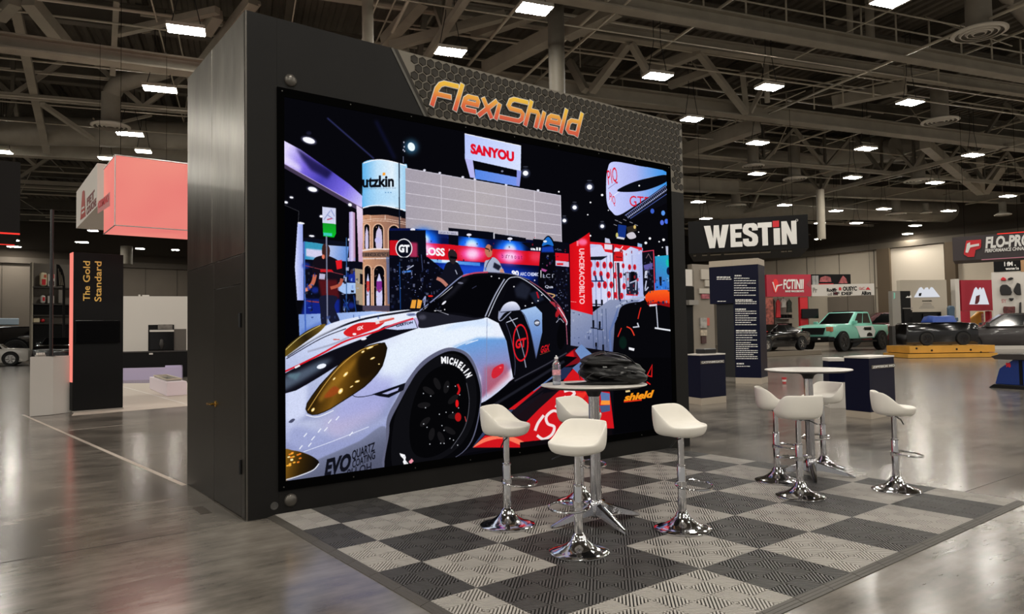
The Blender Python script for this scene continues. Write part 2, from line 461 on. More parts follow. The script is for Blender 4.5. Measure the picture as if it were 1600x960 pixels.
    po([(598.3, 272), (602.6, 271.6), (602.6, 276), (598.3, 276.4)], (245, 160, 50)); po([(596.5, 270), (604.5, 269.6), (604.5, 271.6), (596.5, 272)], (205, 232, 250))
    P.text('LCOMIINNI DIU EODIT IIYII', (568, 298.2), (619, 297), 1.8, (110, 135, 160)); 
    for x in (603, 607, 611): el(x, 303, 1, .8, (90, 140, 190))
    # panelled wall
    po([(634, 264.5), (877, 307), (878.5, 381), (634, 360)], [(165, 158, 170), (180, 172, 176), (168, 160, 172)], grad=((634, 300), (877, 350)))
    for k in range(1, 5):
        a, b = 264.5 + 19.6 * k, 307 + 15.6 * k
        ln([(634, a), (877, b)], 1.1, (208, 202, 212))
    for x0, x1 in ((690, 690.5), (743, 743.5), (792, 793), (836, 837)): ln([(x0, 264.5 + (x0 - 634) * .175), (x1, 362 + (x0 - 634) * .085)], 1.1, (208, 202, 212))
    ln([(634, 264.5), (877, 307), (878, 380)], 1.2, (200, 196, 210))
    for x in (664, 688, 724, 743, 792, 842): el(x, 262.5 + (x - 634) * .175, 2.2, 1.6, (225, 225, 240))
    # white sign tower
    po([(727.5, 210), (816, 229), (815, 268.6), (740, 252), (727.5, 249)], [(185, 200, 252), (215, 225, 255)], grad=((730, 215), (815, 260)))
    po([(727.5, 249), (740, 252), (743.5, 280), (735.5, 279)], (185, 185, 240)); po([(740, 252), (815, 268.6), (813, 280), (743, 266)], (6, 6, 12))
    po([(743, 266), (812, 279), (812.5, 293), (743.5, 281)], [(85, 135, 230), (120, 150, 235)], grad=((743, 270), (812, 285))); po([(809, 267), (816, 268.6), (813, 293), (808, 292)], (140, 150, 225))
    ln([(727.5, 210), (816, 229)], 1.2, W); el(786, 269, 2, 1.6, (120, 125, 150))
    P.text('SANYOU', (736.6, 240), (804.8, 253.2), 13.6, (222, 16, 40), bold=.055)
    # little ceiling lamps on the right
    for x, y, r in [(822.6, 272, 4.2), (922.8, 293.4, 4.2), (899, 325.6, 3.4), (882.7, 346.3, 3), (942, 355, 3), (874.5, 301, 1.4), (942.5, 306, 2), (924, 317.7, 1.4), (919.4, 337, 1.2), (952, 330, 1), (1016.5, 374, 2), (1038, 376, 2.2), (1030, 402, 2), (1010, 381, 2.2), (1031, 379, 1.2), (999, 364, 1), (923, 370, 1.6), (1001, 291, 1.5), (1009.5, 295, 1), (1036, 388, 1), (909, 420, 1)]:
        if r > 2.4: el(x, y - r * 2.4, r, 1, (55, 58, 70)); el(x, y, r * 1.7, r * 1.7, (95, 105, 140), soft=2, alpha=.5)
        el(x, y, r, r * .95, W)
    # curved sign
    bl([(961, 253.5), (1002, 260), (1043.5, 269), (1043.5, 292), (1010, 312), (970, 337), (957, 332), (950, 319), (949, 290), (951.5, 266)], [(205, 210, 255), (170, 180, 240), (60, 150, 235)], grad=((950, 290), (1043, 285)))
    ln([(1043, 274), (1012, 280), (985, 291), (962, 306), (952, 318)], 1.2, (235, 235, 255), smooth=True)
    bl([(966, 299), (988, 287), (1015, 279), (1044, 274), (1044, 284.5), (1015, 297), (988, 301)], (8, 9, 16)); po([(1040, 272), (1050, 272), (1050, 290), (1040, 290)], (10, 12, 24), alpha=.0)
    P.text('PIQ', (952.5, 290), (967.5, 283), 22, (222, 22, 48), up=(-.1, -1)); P.text('PIQ', (954, 313), (963, 322), 12, (222, 22, 48), up=(0, -1)); ln([(952, 296), (967, 285)], .6, (120, 90, 140))
    P.text('GTE', (985.5, 323), (1016, 325), 16, (222, 22, 48)); el(1001, 291, 1.4, 1.3, W)
    po([(976, 338), (1043, 289), (1044, 318), (1028, 326), (985, 344)], (10, 11, 18))
    for k in range(26):
        t = k / 25; x = 980 + 62 * t; y = 337 - 44 * t
        ln([(x, y), (x + 3.4, y + 6)], .9, (105, 115, 160)); 
        if k % 2: ln([(x, y + 6), (x + 5, y + 2)], 1, (190, 195, 230))
    ln([(978, 338), (1043, 291)], 1.2, (120, 130, 190)); ln([(986, 343), (1044, 304)], 1, (80, 100, 180))
    for x, y, c in [(1036, 349, (85, 110, 220)), (1043, 347, (70, 110, 230)), (1021, 331, (60, 95, 200)), (1038, 334, (90, 150, 235))]: el(x, y, 3, 4, c)
    # hanging lamp rig
    for x, y in [(962, 345), (968, 348), (975, 344), (985, 348), (993, 352), (960, 352), (990, 358)]: ln([(x, y), (x + 5, y + 2)], 1, (150, 150, 160))
    po([(967, 352), (980, 354), (978, 373), (966, 371)], (20, 50, 130)); po([(980, 356), (995, 353), (996, 362), (982, 366)], (46, 40, 34)); el(993, 356, 2, 3, (220, 190, 110)); bl([(980, 368), (990, 364), (995, 372), (985, 375)], (205, 200, 210)); el(965, 369, 2, 4, (200, 190, 110)); po([(966, 371), (977, 373), (976, 376), (964, 374)], (215, 215, 225))
    # stand behind the car
    po([(608, 359), (640, 359), (700, 364), (770, 371), (889, 382), (889, 500), (608, 500)], [(10, 18, 70), (8, 14, 60), (6, 9, 30)], grad=((640, 380), (889, 430)))
    po([(660, 410), (800, 417), (840, 432), (800, 470), (650, 470)], (14, 50, 175), soft=8, alpha=.9); po([(690, 415), (760, 418), (760, 432), (700, 432)], (30, 80, 215), soft=5, alpha=.8)
    po([(608, 362), (716, 363), (716, 375), (640, 372)], (14, 24, 80))
    for x, y in [(662, 372), (737, 380), (797, 387)]:
        el(x, y + 6, 22, 16, (24, 120, 255), soft=8); po([(x - 5, y - 9), (x + 5, y - 9), (x + 22, y + 13), (x - 22, y + 11)], (14, 90, 240), soft=6, alpha=1); po([(x - 4, y - 6), (x + 4, y - 6), (x + 12, y + 10), (x - 12, y + 9)], (60, 160, 255), soft=5, alpha=.95); el(x, y + 5, 9, 8, (215, 242, 255), soft=4)
    po([(640, 381), (700, 384), (770, 391), (889, 398), (889, 410), (845, 417.5), (760, 412), (640, 406)], (215, 18, 34))
    for x, y in [(664, 392), (738, 399), (797, 403)]: el(x, y, 20, 10, (255, 90, 190), soft=7, alpha=.9); el(x, y, 10, 8, (255, 215, 245), soft=5, alpha=.95)
    el(838, 403, 10, 8, (255, 90, 130), soft=5, alpha=.5); el(762, 397, 8, 4, (255, 120, 150), soft=3, alpha=.3)
    po([(660, 406), (750, 413), (750, 418), (660, 411)], [(150, 205, 245), (60, 130, 225)], grad=((660, 408), (750, 415))); po([(690, 408), (715, 410), (715, 413), (690, 412)], (225, 240, 255), soft=1)
    po([(701, 358), (771, 365), (771, 377), (716, 371), (716, 386), (701, 384)], (7, 9, 20)); po([(773, 367), (822, 374), (822, 380), (773, 376)], (8, 9, 20)); po([(833, 375), (880, 380), (889, 384), (889, 397), (828, 390), (815, 381), (833, 381)], (9, 10, 20))
    po([(685, 362), (716, 364), (716, 370), (685, 367.5)], (190, 188, 205)); P.text('IAVI N IAIL', (687, 367), (714, 369), 3, (90, 90, 120)); ln([(772, 366), (772, 375)], 2, (205, 205, 215)); 
    for x, y in [(733, 369), (797, 375), (645, 361)]: el(x, y, 4, 2, (235, 235, 250)); ln([(x, y), (x, y + 5)], 1, (225, 225, 240))
    P.text('all', (829, 392.5), (845, 393.5), 4.5, W, bold=.03); P.text('Performance for Cars', (846, 391), (877, 393.5), 3, (170, 185, 235))
    P.text('GLOSS', (650, 399), (695, 402.2), 11, W, bold=.045); P.text('it', (701, 397), (711, 397), 6, W); P.text('b u r n o u t', (784, 405), (816, 407), 7, (140, 25, 90))
    P.text('90', (799, 432.5), (810.5, 433.2), 7.5, W, bold=.05); P.text('ARC CHEMIC', (812, 432.5), (842, 433.4), 5, (215, 220, 245), bold=.04)
    P.text('GBN', (666, 437), (683, 437.5), 6, (200, 205, 235), bold=.03)
    # round GT sign and dark machinery under it
    po([(608, 363), (665, 362), (666, 410), (608, 404)], (9, 11, 24)); po([(608.5, 378), (622, 378), (624, 402), (608.5, 401)], (200, 18, 30)); po([(640, 381), (652, 382), (652, 405), (640, 404)], (235, 60, 110), soft=2, alpha=.7)
    el(631, 390.5, 13.2, 15.2, W); el(631, 390.5, 11.7, 13.6, (10, 12, 26)); P.text('GT', (622.5, 396), (640, 396.5), 10.5, W, bold=.06)
    po([(608, 405), (668, 404), (700, 430), (716, 448), (690, 490), (608, 490)], (8, 9, 20))
    po([(650, 405), (654, 400), (666, 402), (673, 440), (668, 470), (640, 470)], (7, 7, 16))
    for k in range(46):
        x, y = random.uniform(610, 690), random.uniform(408, 482); el(x, y, random.uniform(.5, 1.3), random.uniform(.4, 1), random.choice([(120, 130, 190), (60, 90, 170), (180, 185, 215), (40, 50, 100)]))
    ln([(624, 412), (625, 486)], 1.4, (25, 70, 140)); ln([(628, 428), (642, 426)], 3, (70, 130, 220)); ln([(635, 424), (646, 417)], 1.6, (200, 205, 225)); ln([(658, 400), (660, 425)], 1.2, (60, 70, 110))
    po([(643, 471), (650, 471), (648, 484), (640, 484)], (232, 160, 60)); po([(652, 470), (659, 472), (656, 484), (650, 484)], (240, 165, 60)); el(672, 465, 4, 1.5, (225, 35, 25)); ln([(660, 472), (664, 466), (662, 480)], 2, (150, 160, 200), smooth=True)
    # two visitors
    bl([(697, 414), (706, 411), (715, 413), (721, 424), (723, 432), (712, 442), (700, 448), (690, 440), (680, 437), (690, 430)], (16, 17, 30)); ln([(682, 437), (690, 441), (698, 449)], 5.5, (185, 120, 105), smooth=True)
    bl([(701, 395), (706, 392), (712, 396), (714, 403), (709, 415), (703, 411), (700, 402)], (40, 32, 36)); po([(703, 402), (714, 404), (714, 407), (703, 406)], (6, 6, 10)); ln([(711, 424), (714, 431)], 1.2, (190, 195, 215))
    bl([(758, 410), (764, 408), (771, 404), (779, 410), (784, 420), (789, 431), (780, 430), (757, 430), (756, 420)], (168, 176, 200)); po([(772, 412), (783, 418), (779, 425), (770, 420)], (28, 30, 46), soft=1); po([(781, 423), (786, 422), (788, 431), (781, 430)], (205, 145, 125))
    bl([(758, 390), (762, 384), (767, 386), (769, 393), (768, 402), (762, 404), (758, 397)], (188, 118, 92)); ln([(758, 390), (764, 392)], 1.8, (30, 20, 22)); el(768, 390, 1.6, 4, (60, 36, 30)); ln([(768, 405), (762, 413), (758, 424)], 1, (25, 25, 40), smooth=True); po([(757, 420), (759.5, 420), (759.5, 425), (757, 425)], (90, 120, 190))
    # bottle-shaped display
    bl([(846, 386), (850, 376), (857, 370), (864, 376), (867, 388), (868, 410), (868, 450), (842, 450), (843, 410)], (7, 7, 14)); bl([(847, 386), (852, 376), (857, 372), (862, 377), (865, 386), (856, 384)], (30, 110, 200)); el(852, 379, 3, 1.8, (220, 230, 245)); po([(847, 388), (864, 386), (866, 396), (846, 396)], (20, 60, 170), soft=1.5)
    P.text('LCT', (848, 436), (866, 436), 6, (190, 195, 215)); ln([(845, 424), (845, 436)], 1, W); po([(846, 421), (855, 424), (852, 427), (846, 425)], (180, 80, 150)); P.text('Qua', (851, 452), (864, 452), 4, (210, 215, 235), bold=.03); ln([(850, 459), (866, 463), (860, 468)], 2, (200, 160, 110), smooth=True)
    po([(868, 409), (889, 411), (889, 419), (868, 417)], (205, 190, 215)); po([(870, 413), (880, 413), (880, 416), (870, 416)], (220, 30, 40)); po([(866, 420), (889, 420), (889, 520), (872, 500)], (10, 10, 20))
    for k in range(18): el(random.uniform(870, 888), random.uniform(424, 500), .8, .7, (120, 130, 170))
    # white peg board stand with red parts
    po([(920, 380), (958, 384), (1005, 389), (1006, 480), (925, 480)], [(190, 195, 235), (225, 228, 250), (175, 185, 235)], grad=((922, 420), (1004, 430)))
    for x in (930, 938, 948, 954, 974, 988): ln([(x, 400), (x + 1, 478)], 1.6, (165, 172, 215))
    po([(920, 379), (962, 383), (1004, 388), (1004, 393), (986, 387), (978, 393), (962, 388), (958, 397), (946, 395), (940, 384), (922, 383)], (222, 24, 34)); po([(945, 383), (957, 384), (957, 392), (945, 391)], (225, 220, 235)); po([(928, 388), (942, 386), (944, 396), (948, 403), (922, 404), (921, 390)], (205, 208, 240)); po([(920, 403), (950, 402), (940, 408), (922, 408)], (20, 22, 34))
    po([(946, 373), (953, 375), (955, 382), (946, 381)], (190, 195, 220)); po([(997, 381), (1004, 383), (1004, 388), (997, 387)], (150, 185, 225)); po([(959, 395), (974, 394), (974, 410), (959, 410)], (205, 25, 30)); ln([(963, 403), (972, 404)], 1.4, (90, 20, 30)); ln([(968, 394), (974, 386)], 1.2, W); ln([(958.5, 384), (959, 480)], 1.6, (30, 30, 50)); ln([(966, 412), (968, 480)], 4, (46, 42, 60)); ln([(962, 412), (964, 480)], 1.6, (205, 40, 50))
    for x, y, h in [(923, 415, 5), (934, 415, 5), (944.5, 416, 5.5), (954.5, 416, 5.5), (929, 429, 4.5), (939, 430, 5), (950, 432, 5.5), (925, 447, 4.5), (936, 447, 5), (945, 447, 6), (955, 447, 5.5), (951, 462, 5.5), (974, 417, 4), (984, 419, 4.5), (992, 419, 4.5), (970, 432, 4.5), (975, 449, 5), (971, 464, 5), (961, 432, 5), (961, 463, 5)]:
        el(x, y, h * .55, h, (212, 26, 40)); el(x - .6, y + .4, h * .22, h * .5, (120, 30, 60))
    for x in (930, 939): ln([(x, 432), (x + 2, 442)], 3, (40, 55, 100)); ln([(x + 1, 470), (x + 1, 482)], 3, (14, 16, 26))
    ln([(922, 441), (944, 441)], 2, (40, 50, 100)); ln([(922, 477), (946, 478)], 1.6, (20, 22, 36))
    po([(977, 427), (996, 427), (997, 462), (979, 462)], (30, 32, 50)); po([(986, 426), (992, 426), (992, 442), (986, 440)], (8, 8, 14)); po([(978, 428), (983, 428), (983, 450), (979, 450)], (170, 175, 205)); ln([(984, 444), (994, 440), (993, 455)], 2, (185, 190, 215)); ln([(978, 462), (996, 463)], 2, (210, 35, 45))
    po([(1004, 395), (1022, 392), (1023, 460), (1005, 462)], (14, 14, 24)); ln([(1004, 395), (1022, 392.5), (1023, 462)], 1.4, (220, 60, 90)); po([(1008, 425), (1012, 424), (1012, 436), (1007, 436)], (200, 205, 225)); ln([(1010, 440), (1008, 455), (1013, 450)], 2, (190, 195, 220), smooth=True); po([(1006, 416), (1020, 412), (1021, 422), (1007, 424)], (95, 90, 160)); ln([(1010, 405), (1014, 398), (1019, 408)], .8, (130, 100, 110))
    po([(1024, 402), (1046, 400), (1047, 458), (1025, 458)], [(70, 120, 200), (35, 165, 200)], grad=((1025, 440), (1046, 405))); po([(1023, 444), (1030, 441), (1040, 441), (1043, 450), (1043, 458), (1023, 458)], (50, 120, 215)); po([(1030, 434), (1034, 434), (1034, 448), (1031, 448)], (14, 16, 34)); po([(1041, 386), (1045, 386), (1045, 400), (1042, 400)], (190, 195, 215)); el(1044, 412, 3, 6, (30, 185, 170)); el(1045, 425, 3, 6, (14, 24, 60))
    # floor between the stands
    po([(891, 480), (925, 490), (952, 470), (1000, 470), (960, 500), (955, 565), (890, 545)], [(150, 158, 185), (120, 132, 170), (85, 95, 130)], grad=((900, 485), (940, 560)))
    for x in (925, 932, 940, 946): ln([(x, 484), (x + 1, 545)], 1, (70, 85, 120))
    for x, y in [(926, 510), (936, 512), (930, 545), (941, 548)]: ln([(x, y - 8), (x, y + 4)], 3, (14, 16, 26)); ln([(x - 4, y + 4), (x + 6, y + 5)], 1.6, (20, 22, 34))
    # red feather banner
    po([(890, 384), (904, 377), (922, 364.5), (923.5, 420), (925.5, 494), (891, 485)], [(205, 12, 24), (230, 18, 26), (205, 14, 24)], grad=((890, 430), (925, 430)))
    el(911, 380, 7, 5, (255, 120, 170), soft=2.5, alpha=.9); ln([(903, 378), (903, 386)], 3, (245, 130, 150)); 
    P.text('UHCEKACOBILTO', (905.5, 390), (905, 477), 7.5, (250, 205, 210), up=(1, 0), bold=.03); ln([(891, 473), (900, 474)], .7, (255, 170, 170))
    # dark pickup on the right
    bl([(962, 520), (966, 490), (975, 478), (1000, 473), (1048, 470), (1050, 668), (955, 668), (956, 560)], (7, 7, 11))
    bl([(1007, 467), (1011, 460), (1018, 456), (1048, 456), (1048, 478), (1030, 474), (1014, 476)], [(250, 95, 30), (225, 45, 20)], grad=((1020, 456), (1020, 478))); po([(1010, 476), (1030, 473), (1048, 476), (1048, 482), (1030, 478), (1014, 480)], (150, 14, 18)); ln([(962, 482), (985, 470), (1008, 466)], 3, (170, 180, 205), smooth=True); ln([(1014, 479), (1026, 478)], 3, (225, 215, 225))
    ln([(1025, 480), (1027, 514)], 1.6, (190, 195, 210)); ln([(1022, 514), (1048, 518)], 2.6, (225, 228, 235)); ln([(996, 500), (999, 488), (1001, 482)], 1.6, (215, 40, 30), smooth=True); ln([(964, 528), (970, 514)], 1.6, (215, 40, 30)); ln([(978, 512), (985, 516), (990, 526)], 2, (230, 60, 40), smooth=True); ln([(988, 513), (997, 512), (995, 506)], 2, (205, 208, 220)); po([(981, 544), (990, 546), (989, 550), (981, 548)], (235, 235, 240)); el(972, 537, 6, 10, (10, 30, 24), soft=2)
    po([(953, 520), (963, 500), (966, 478), (958, 500), (950, 520), (951, 560), (955, 560)], (95, 115, 165))
    # printed floor graphic
    po([(880, 540), (960, 552), (960, 670), (730, 708), (700, 720), (735, 660), (800, 610)], (12, 11, 18))
    G = lambda pts: [(720 + x / 3.6912, 440 + y / 3.6912) for x, y in pts]
    RED, BLU, DRED = (208, 22, 30), (92, 118, 168), (120, 16, 26)
    po(G([(0, 960), (80, 860), (240, 730), (300, 735), (250, 800), (140, 880), (60, 960)]), (52, 64, 98))
    po(G([(60, 955), (130, 885), (240, 830), (300, 735), (225, 742), (415, 590), (520, 540), (480, 620), (300, 740), (470, 640), (380, 790), (240, 900), (180, 960)]), (24, 18, 26))
    po(G([(225, 742), (415, 590), (470, 600), (300, 742)]), RED); po(G([(415, 590), (530, 518), (525, 560), (410, 640)]), BLU)
    po(G([(600, 432), (655, 390), (700, 470), (590, 498)]), DRED); po(G([(600, 432), (640, 402), (650, 440), (600, 470)]), RED, soft=2); po(G([(652, 405), (690, 368), (775, 445), (735, 495), (690, 460)]), (110, 140, 192)); po(G([(635, 505), (690, 462), (750, 560), (720, 590)]), (95, 120, 170)); po(G([(585, 575), (640, 508), (712, 580), (585, 582)]), RED); po(G([(560, 500), (640, 500), (600, 560), (560, 580)]), (35, 45, 78))
    po(G([(270, 905), (430, 705), (560, 632), (700, 636), (850, 640), (872, 850), (560, 850), (545, 960), (60, 960), (130, 890)]), RED); po(G([(290, 800), (470, 650), (560, 632), (440, 740), (350, 830), (250, 890)]), (26, 16, 22)); po(G([(560, 800), (620, 680), (700, 640), (690, 760), (600, 840)]), (58, 16, 24), soft=3)
    po(G([(795, 640), (850, 650), (850, 700), (800, 690)]), BLU); po(G([(800, 690), (850, 690), (850, 715), (795, 715)]), (250, 150, 60)); po(G([(790, 720), (850, 715), (850, 750), (800, 760)]), (70, 88, 130)); po(G([(655, 645), (725, 640), (690, 690), (660, 680)]), (235, 50, 40), soft=1)
    for s_ in ([(873, 647), (862, 643), (851, 652), (853, 663), (863, 668), (859, 680), (846, 687), (836, 681)], [(847, 650), (838, 662), (833, 674)], [(879, 613), (889, 611), (895, 616), (886, 624), (879, 621)], [(869, 632), (866, 638)], [(842, 694), (852, 690)]): ln(s_, 4.4, (240, 222, 222), smooth=True)
    bl(G([(60, 960), (130, 905), (250, 890), (350, 925), (380, 960), (330, 945), (230, 910), (140, 925)]), (250, 120, 90)); po(G([(330, 930), (560, 905), (860, 850), (860, 960), (330, 960)]), (14, 10, 14))
    po([(956, 560), (1050, 560), (1050, 668), (956, 678)], (5, 5, 8))
    P.text('shield', (972, 628), (1020, 621), 10, (245, 150, 30), shear=.3, bold=.05); ln([(972, 629), (1000, 626)], 2.2, (215, 45, 20)); ln([(975, 613), (982, 612)], 3, (225, 200, 140)); ln([(1016, 590), (1017, 572), (1009, 588), (1017, 590)], 2, (205, 24, 24)); ln([(1008, 598), (1014, 602)], 2, (205, 24, 24))
    # ---------------- the sports car
    silver = [(232, 238, 252), (196, 206, 238), (158, 166, 205), (128, 134, 168)]
    po([(748, 630), (883, 558), (900, 560), (880, 575), (760, 665), (735, 700), (700, 720), (640, 735), (600, 735)], (5, 5, 9))      # shade under the sill
    bl([(444, 556), (460, 544), (480, 530), (514, 509), (561, 497), (627, 487), (655, 487), (700, 480), (760, 490), (790, 500), (801, 560), (801, 590), (750, 631), (748, 600), (720, 560), (690, 580), (620, 640), (598, 731), (520, 742), (430, 758), (430, 600)], silver, grad=((600, 500), (520, 750)))
    po([(600, 545), (650, 515), (730, 500), (770, 505), (770, 530), (720, 538), (660, 552), (620, 590), (590, 600)], (232, 242, 255), soft=8, alpha=.85)
    po([(705, 545), (745, 530), (790, 530), (800, 575), (750, 625), (749, 590), (730, 555)], [(100, 160, 225), (140, 140, 190), (150, 90, 120)], grad=((750, 530), (770, 620)), soft=3)
    po([(755, 575), (790, 570), (795, 590), (760, 620)], (190, 80, 95), soft=5, alpha=.6); bl([(766, 588), (769, 578), (778, 572), (785, 571), (784, 582), (776, 590), (769, 593)], (214, 24, 38), alpha=.85); el(780, 576, 2, 1.4, (250, 90, 90))
    po([(720, 500), (752, 498), (770, 512), (730, 512), (690, 520)], (205, 225, 255), soft=3, alpha=.7)
    for a in ([(690, 545), (720, 530), (740, 528)], [(700, 550), (725, 538), (745, 534)], [(676, 538), (705, 524), (730, 520)]): ln(a, 1, (235, 245, 255), smooth=True, alpha=.8)
    ln([(760, 499), (757.5, 622)], .8, (130, 140, 175)); 
    # bumper shading
    po([(446, 690), (470, 704), (520, 690), (575, 668), (604, 652), (622, 614), (606, 606), (560, 626), (500, 655), (446, 664)], [(205, 212, 238), (170, 176, 212), (140, 148, 190)], grad=((450, 680), (600, 640)), soft=4, alpha=.9)
    po([(446, 612), (478, 600), (476, 650), (446, 664)], (212, 220, 246), soft=4); po([(500, 660), (560, 640), (600, 625), (590, 650), (520, 690)], (188, 178, 214), soft=10, alpha=.7)
    po([(446, 660), (540, 690), (600, 660), (622, 615), (610, 640), (598, 700), (540, 705), (446, 745)], (150, 158, 205), soft=6, alpha=.8)
    bl([(490, 722), (520, 708), (560, 690), (600, 668), (598, 731), (540, 741), (444, 760), (455, 748)], [(124, 130, 160), (98, 103, 128), (84, 88, 110)], grad=((520, 700), (540, 745)), soft=1)
    po([(540, 590), (590, 590), (615, 590), (600, 640), (520, 660)], (168, 170, 225), soft=9, alpha=.7); po([(446, 610), (480, 600), (475, 650), (446, 680)], (205, 212, 242), soft=6, alpha=.7); ln([(473, 707), (520, 690), (575, 668)], 1, (225, 230, 250), smooth=True)
    for x, y in [(476, 681), (488, 686), (483, 696), (469, 700), (508, 672), (514, 660), (526, 655), (547, 679), (498, 674)]: ln([(x - 2.5, y + 3), (x + 2.5, y - 3)], 1.5, (240, 244, 255))
    # hood decals
    ln([(448, 559), (500, 527), (560, 503), (630, 490), (657, 487)], 3, (22, 22, 34), smooth=True); ln([(447, 563), (500, 532), (540, 516)], 1.2, (30, 28, 44), smooth=True)
    po([(447, 553), (480, 532), (520, 507), (560, 498), (540, 508), (500, 528), (470, 545), (447, 560)], (225, 230, 248), soft=1, alpha=.8)
    bl([(536, 523), (545, 514), (562, 507), (585, 506), (600, 505), (590, 514), (570, 522), (548, 529)], (212, 32, 36)); P.text('GX', (557, 519), (567, 516), 5, (250, 235, 235), bold=.05); ln([(586, 507), (612, 500)], 5, (235, 215, 215)); ln([(592, 506), (615, 500)], 3, (215, 90, 80)); el(553, 524.5, 3, 1.8, W)
    ln([(480, 552), (520, 540), (545, 529)], 3, (170, 175, 200), smooth=True); ln([(520, 533), (530, 533)], 1.6, (200, 90, 80)); el(642, 494, 8, 2.6, (150, 160, 200)); ln([(637, 495), (647, 493)], 1.2, (60, 66, 100))
    po([(444, 586), (470, 572), (520, 549), (570, 530), (600, 512), (640, 503), (650, 500), (652, 515), (604, 532), (575, 541), (548, 556), (530, 571), (500, 590), (480, 602), (462, 612), (444, 617)], (14, 13, 22)); po([(444, 592), (466, 582), (500, 566), (520, 562), (500, 580), (470, 598), (444, 612)], (120, 140, 165), soft=4, alpha=.6); el(501.5, 574.5, 7.6, 3.6, (240, 244, 255), rot=-.3); el(567.5, 532, 4.6, 1.8, (245, 246, 255), rot=-.25); po([(446, 590), (452, 586), (470, 585), (462, 596)], (90, 115, 130), soft=2)
    po([(612, 513), (646, 501), (651, 515), (620, 518), (600, 516)], (195, 205, 240)); P.text('GARTON', (618, 513.5), (644, 507.5), 3.4, (30, 34, 60), bold=.03)
    ln([(444, 583), (470, 571), (500, 556), (540, 535), (585, 521), (610, 511), (645, 500)], 2.6, (214, 22, 36), smooth=True); ln([(460, 577), (468, 573)], 3, (240, 238, 245)); ln([(600, 514), (630, 505), (655, 499)], 1.4, (210, 90, 120))
    po([(646, 499), (652, 499), (659, 514), (652, 515)], (190, 182, 225))
    # cowl, windscreen, roof, side glass
    bl([(652, 490), (690, 490), (757, 498), (700, 508), (657, 515), (653, 505)], (30, 30, 40)); el(659, 498, 6, 4, (95, 95, 112), soft=2, alpha=.6)
    po([(655, 489), (680, 470), (720, 434), (736, 429), (762, 427), (799, 430), (827, 439), (852, 458), (872, 479), (884, 497), (886, 522), (884, 548), (872, 560), (801, 600), (790, 535), (778, 507), (760, 498), (740, 499), (700, 493)], (9, 9, 15))
    ln([(655, 488), (684, 465), (720, 434.5), (738, 430)], 1.8, (140, 150, 190), smooth=True); ln([(660, 487), (690, 464), (715, 443)], .8, W, smooth=True); ln([(722, 434), (740, 429), (762, 427.5)], 2.4, (190, 70, 100), smooth=True); ln([(762, 427.5), (799, 430.5), (827, 439.5)], 1.4, (95, 95, 120), smooth=True)
    bl([(663, 488), (700, 457), (724, 437), (781, 434), (771, 460), (756, 496), (715, 491)], (5, 5, 9)); po([(690, 470), (724, 437), (732, 437), (708, 462), (692, 474)], (34, 34, 44), soft=3, alpha=.7)
    ln([(689, 488), (680, 487), (700, 494)], 1, (200, 200, 215)); el(693, 475.5, 4.4, 1.6, (240, 240, 250), rot=-.7); el(719, 444.5, 4.4, 1.5, (110, 112, 130), rot=.1); el(694, 486, 1, 1, W); el(679, 488, 1.6, .8, W); ln([(737, 453), (744, 449)], 1, (60, 62, 90))
    bl([(780, 494), (790, 458), (797, 440), (808, 438), (822, 442), (840, 455), (858, 472), (845, 478), (812, 487)], (7, 7, 13)); po([(803, 452), (815, 442), (830, 452), (822, 470), (806, 466)], (36, 40, 56), soft=3, alpha=.8); po([(826, 460), (840, 456), (850, 470), (836, 476)], (26, 32, 50), soft=2); ln([(838, 458), (841, 468)], 2.4, (190, 20, 36)); 
    ln([(757, 497), (772, 465), (788, 438)], 2, (165, 170, 190), smooth=True); ln([(762, 497), (776, 466), (792, 440), (803, 435), (815, 437), (835, 450), (857, 470), (862, 477)], 1.3, (205, 210, 225), smooth=True)
    for x, y in [(802.5, 450), (820, 480), (831, 475.5), (840, 472), (846, 463), (767.5, 434), (779.5, 437), (835, 440)]: el(x, y, 1.1, 1, W)
    ln([(827, 441), (848, 455), (868, 474), (878, 488), (883, 505), (885, 540)], 1.4, (150, 80, 100), smooth=True); bl([(858, 473), (868, 476), (880, 490), (884, 506), (878, 500), (868, 484)], (170, 50, 66)); ln([(872, 482), (884, 502), (884, 510)], 1.4, (235, 225, 235), smooth=True); el(870, 492, 3, 6, (200, 30, 40), rot=.3, alpha=.8); el(876, 526, 7, 22, (5, 5, 8), rot=.1); ln([(868, 506), (874, 500), (880, 506)], 1.2, (170, 170, 185), smooth=True)
    # door
    po([(812, 487), (836, 480.5), (846, 491), (846, 521), (836, 562), (828, 522), (818, 495)], [(165, 195, 235), (110, 145, 205), (90, 105, 150)], grad=((830, 482), (836, 560))); ln([(812, 487), (820, 497), (828, 522), (836, 562)], 1, (60, 66, 95), smooth=True); el(838, 506.5, 4.6, 5, (40, 42, 56)); el(838, 506.5, 3.4, 3.4, (150, 155, 175)); ln([(834.5, 507), (841.5, 505.5)], 2, (225, 228, 235))
    bl([(779, 501), (779, 492), (786, 479), (796, 473.5), (806, 475), (812, 485.5), (800, 488), (788, 491)], [(235, 238, 255), (150, 158, 190)], grad=((795, 474), (795, 491))); ln([(779, 488), (778, 500), (782, 503), (792, 494), (798, 489)], 1.4, (150, 155, 180), smooth=True); ln([(781, 490), (811, 487)], 1, (20, 20, 30))
    ln([(795, 497), (806, 515), (813, 540), (820, 576)], 1.6, (150, 155, 175), smooth=True); ln([(790, 506), (808, 499)], 1.4, (200, 204, 220)); ln([(789, 506), (797, 530), (803, 565), (802, 588)], 1, (70, 72, 95), smooth=True)
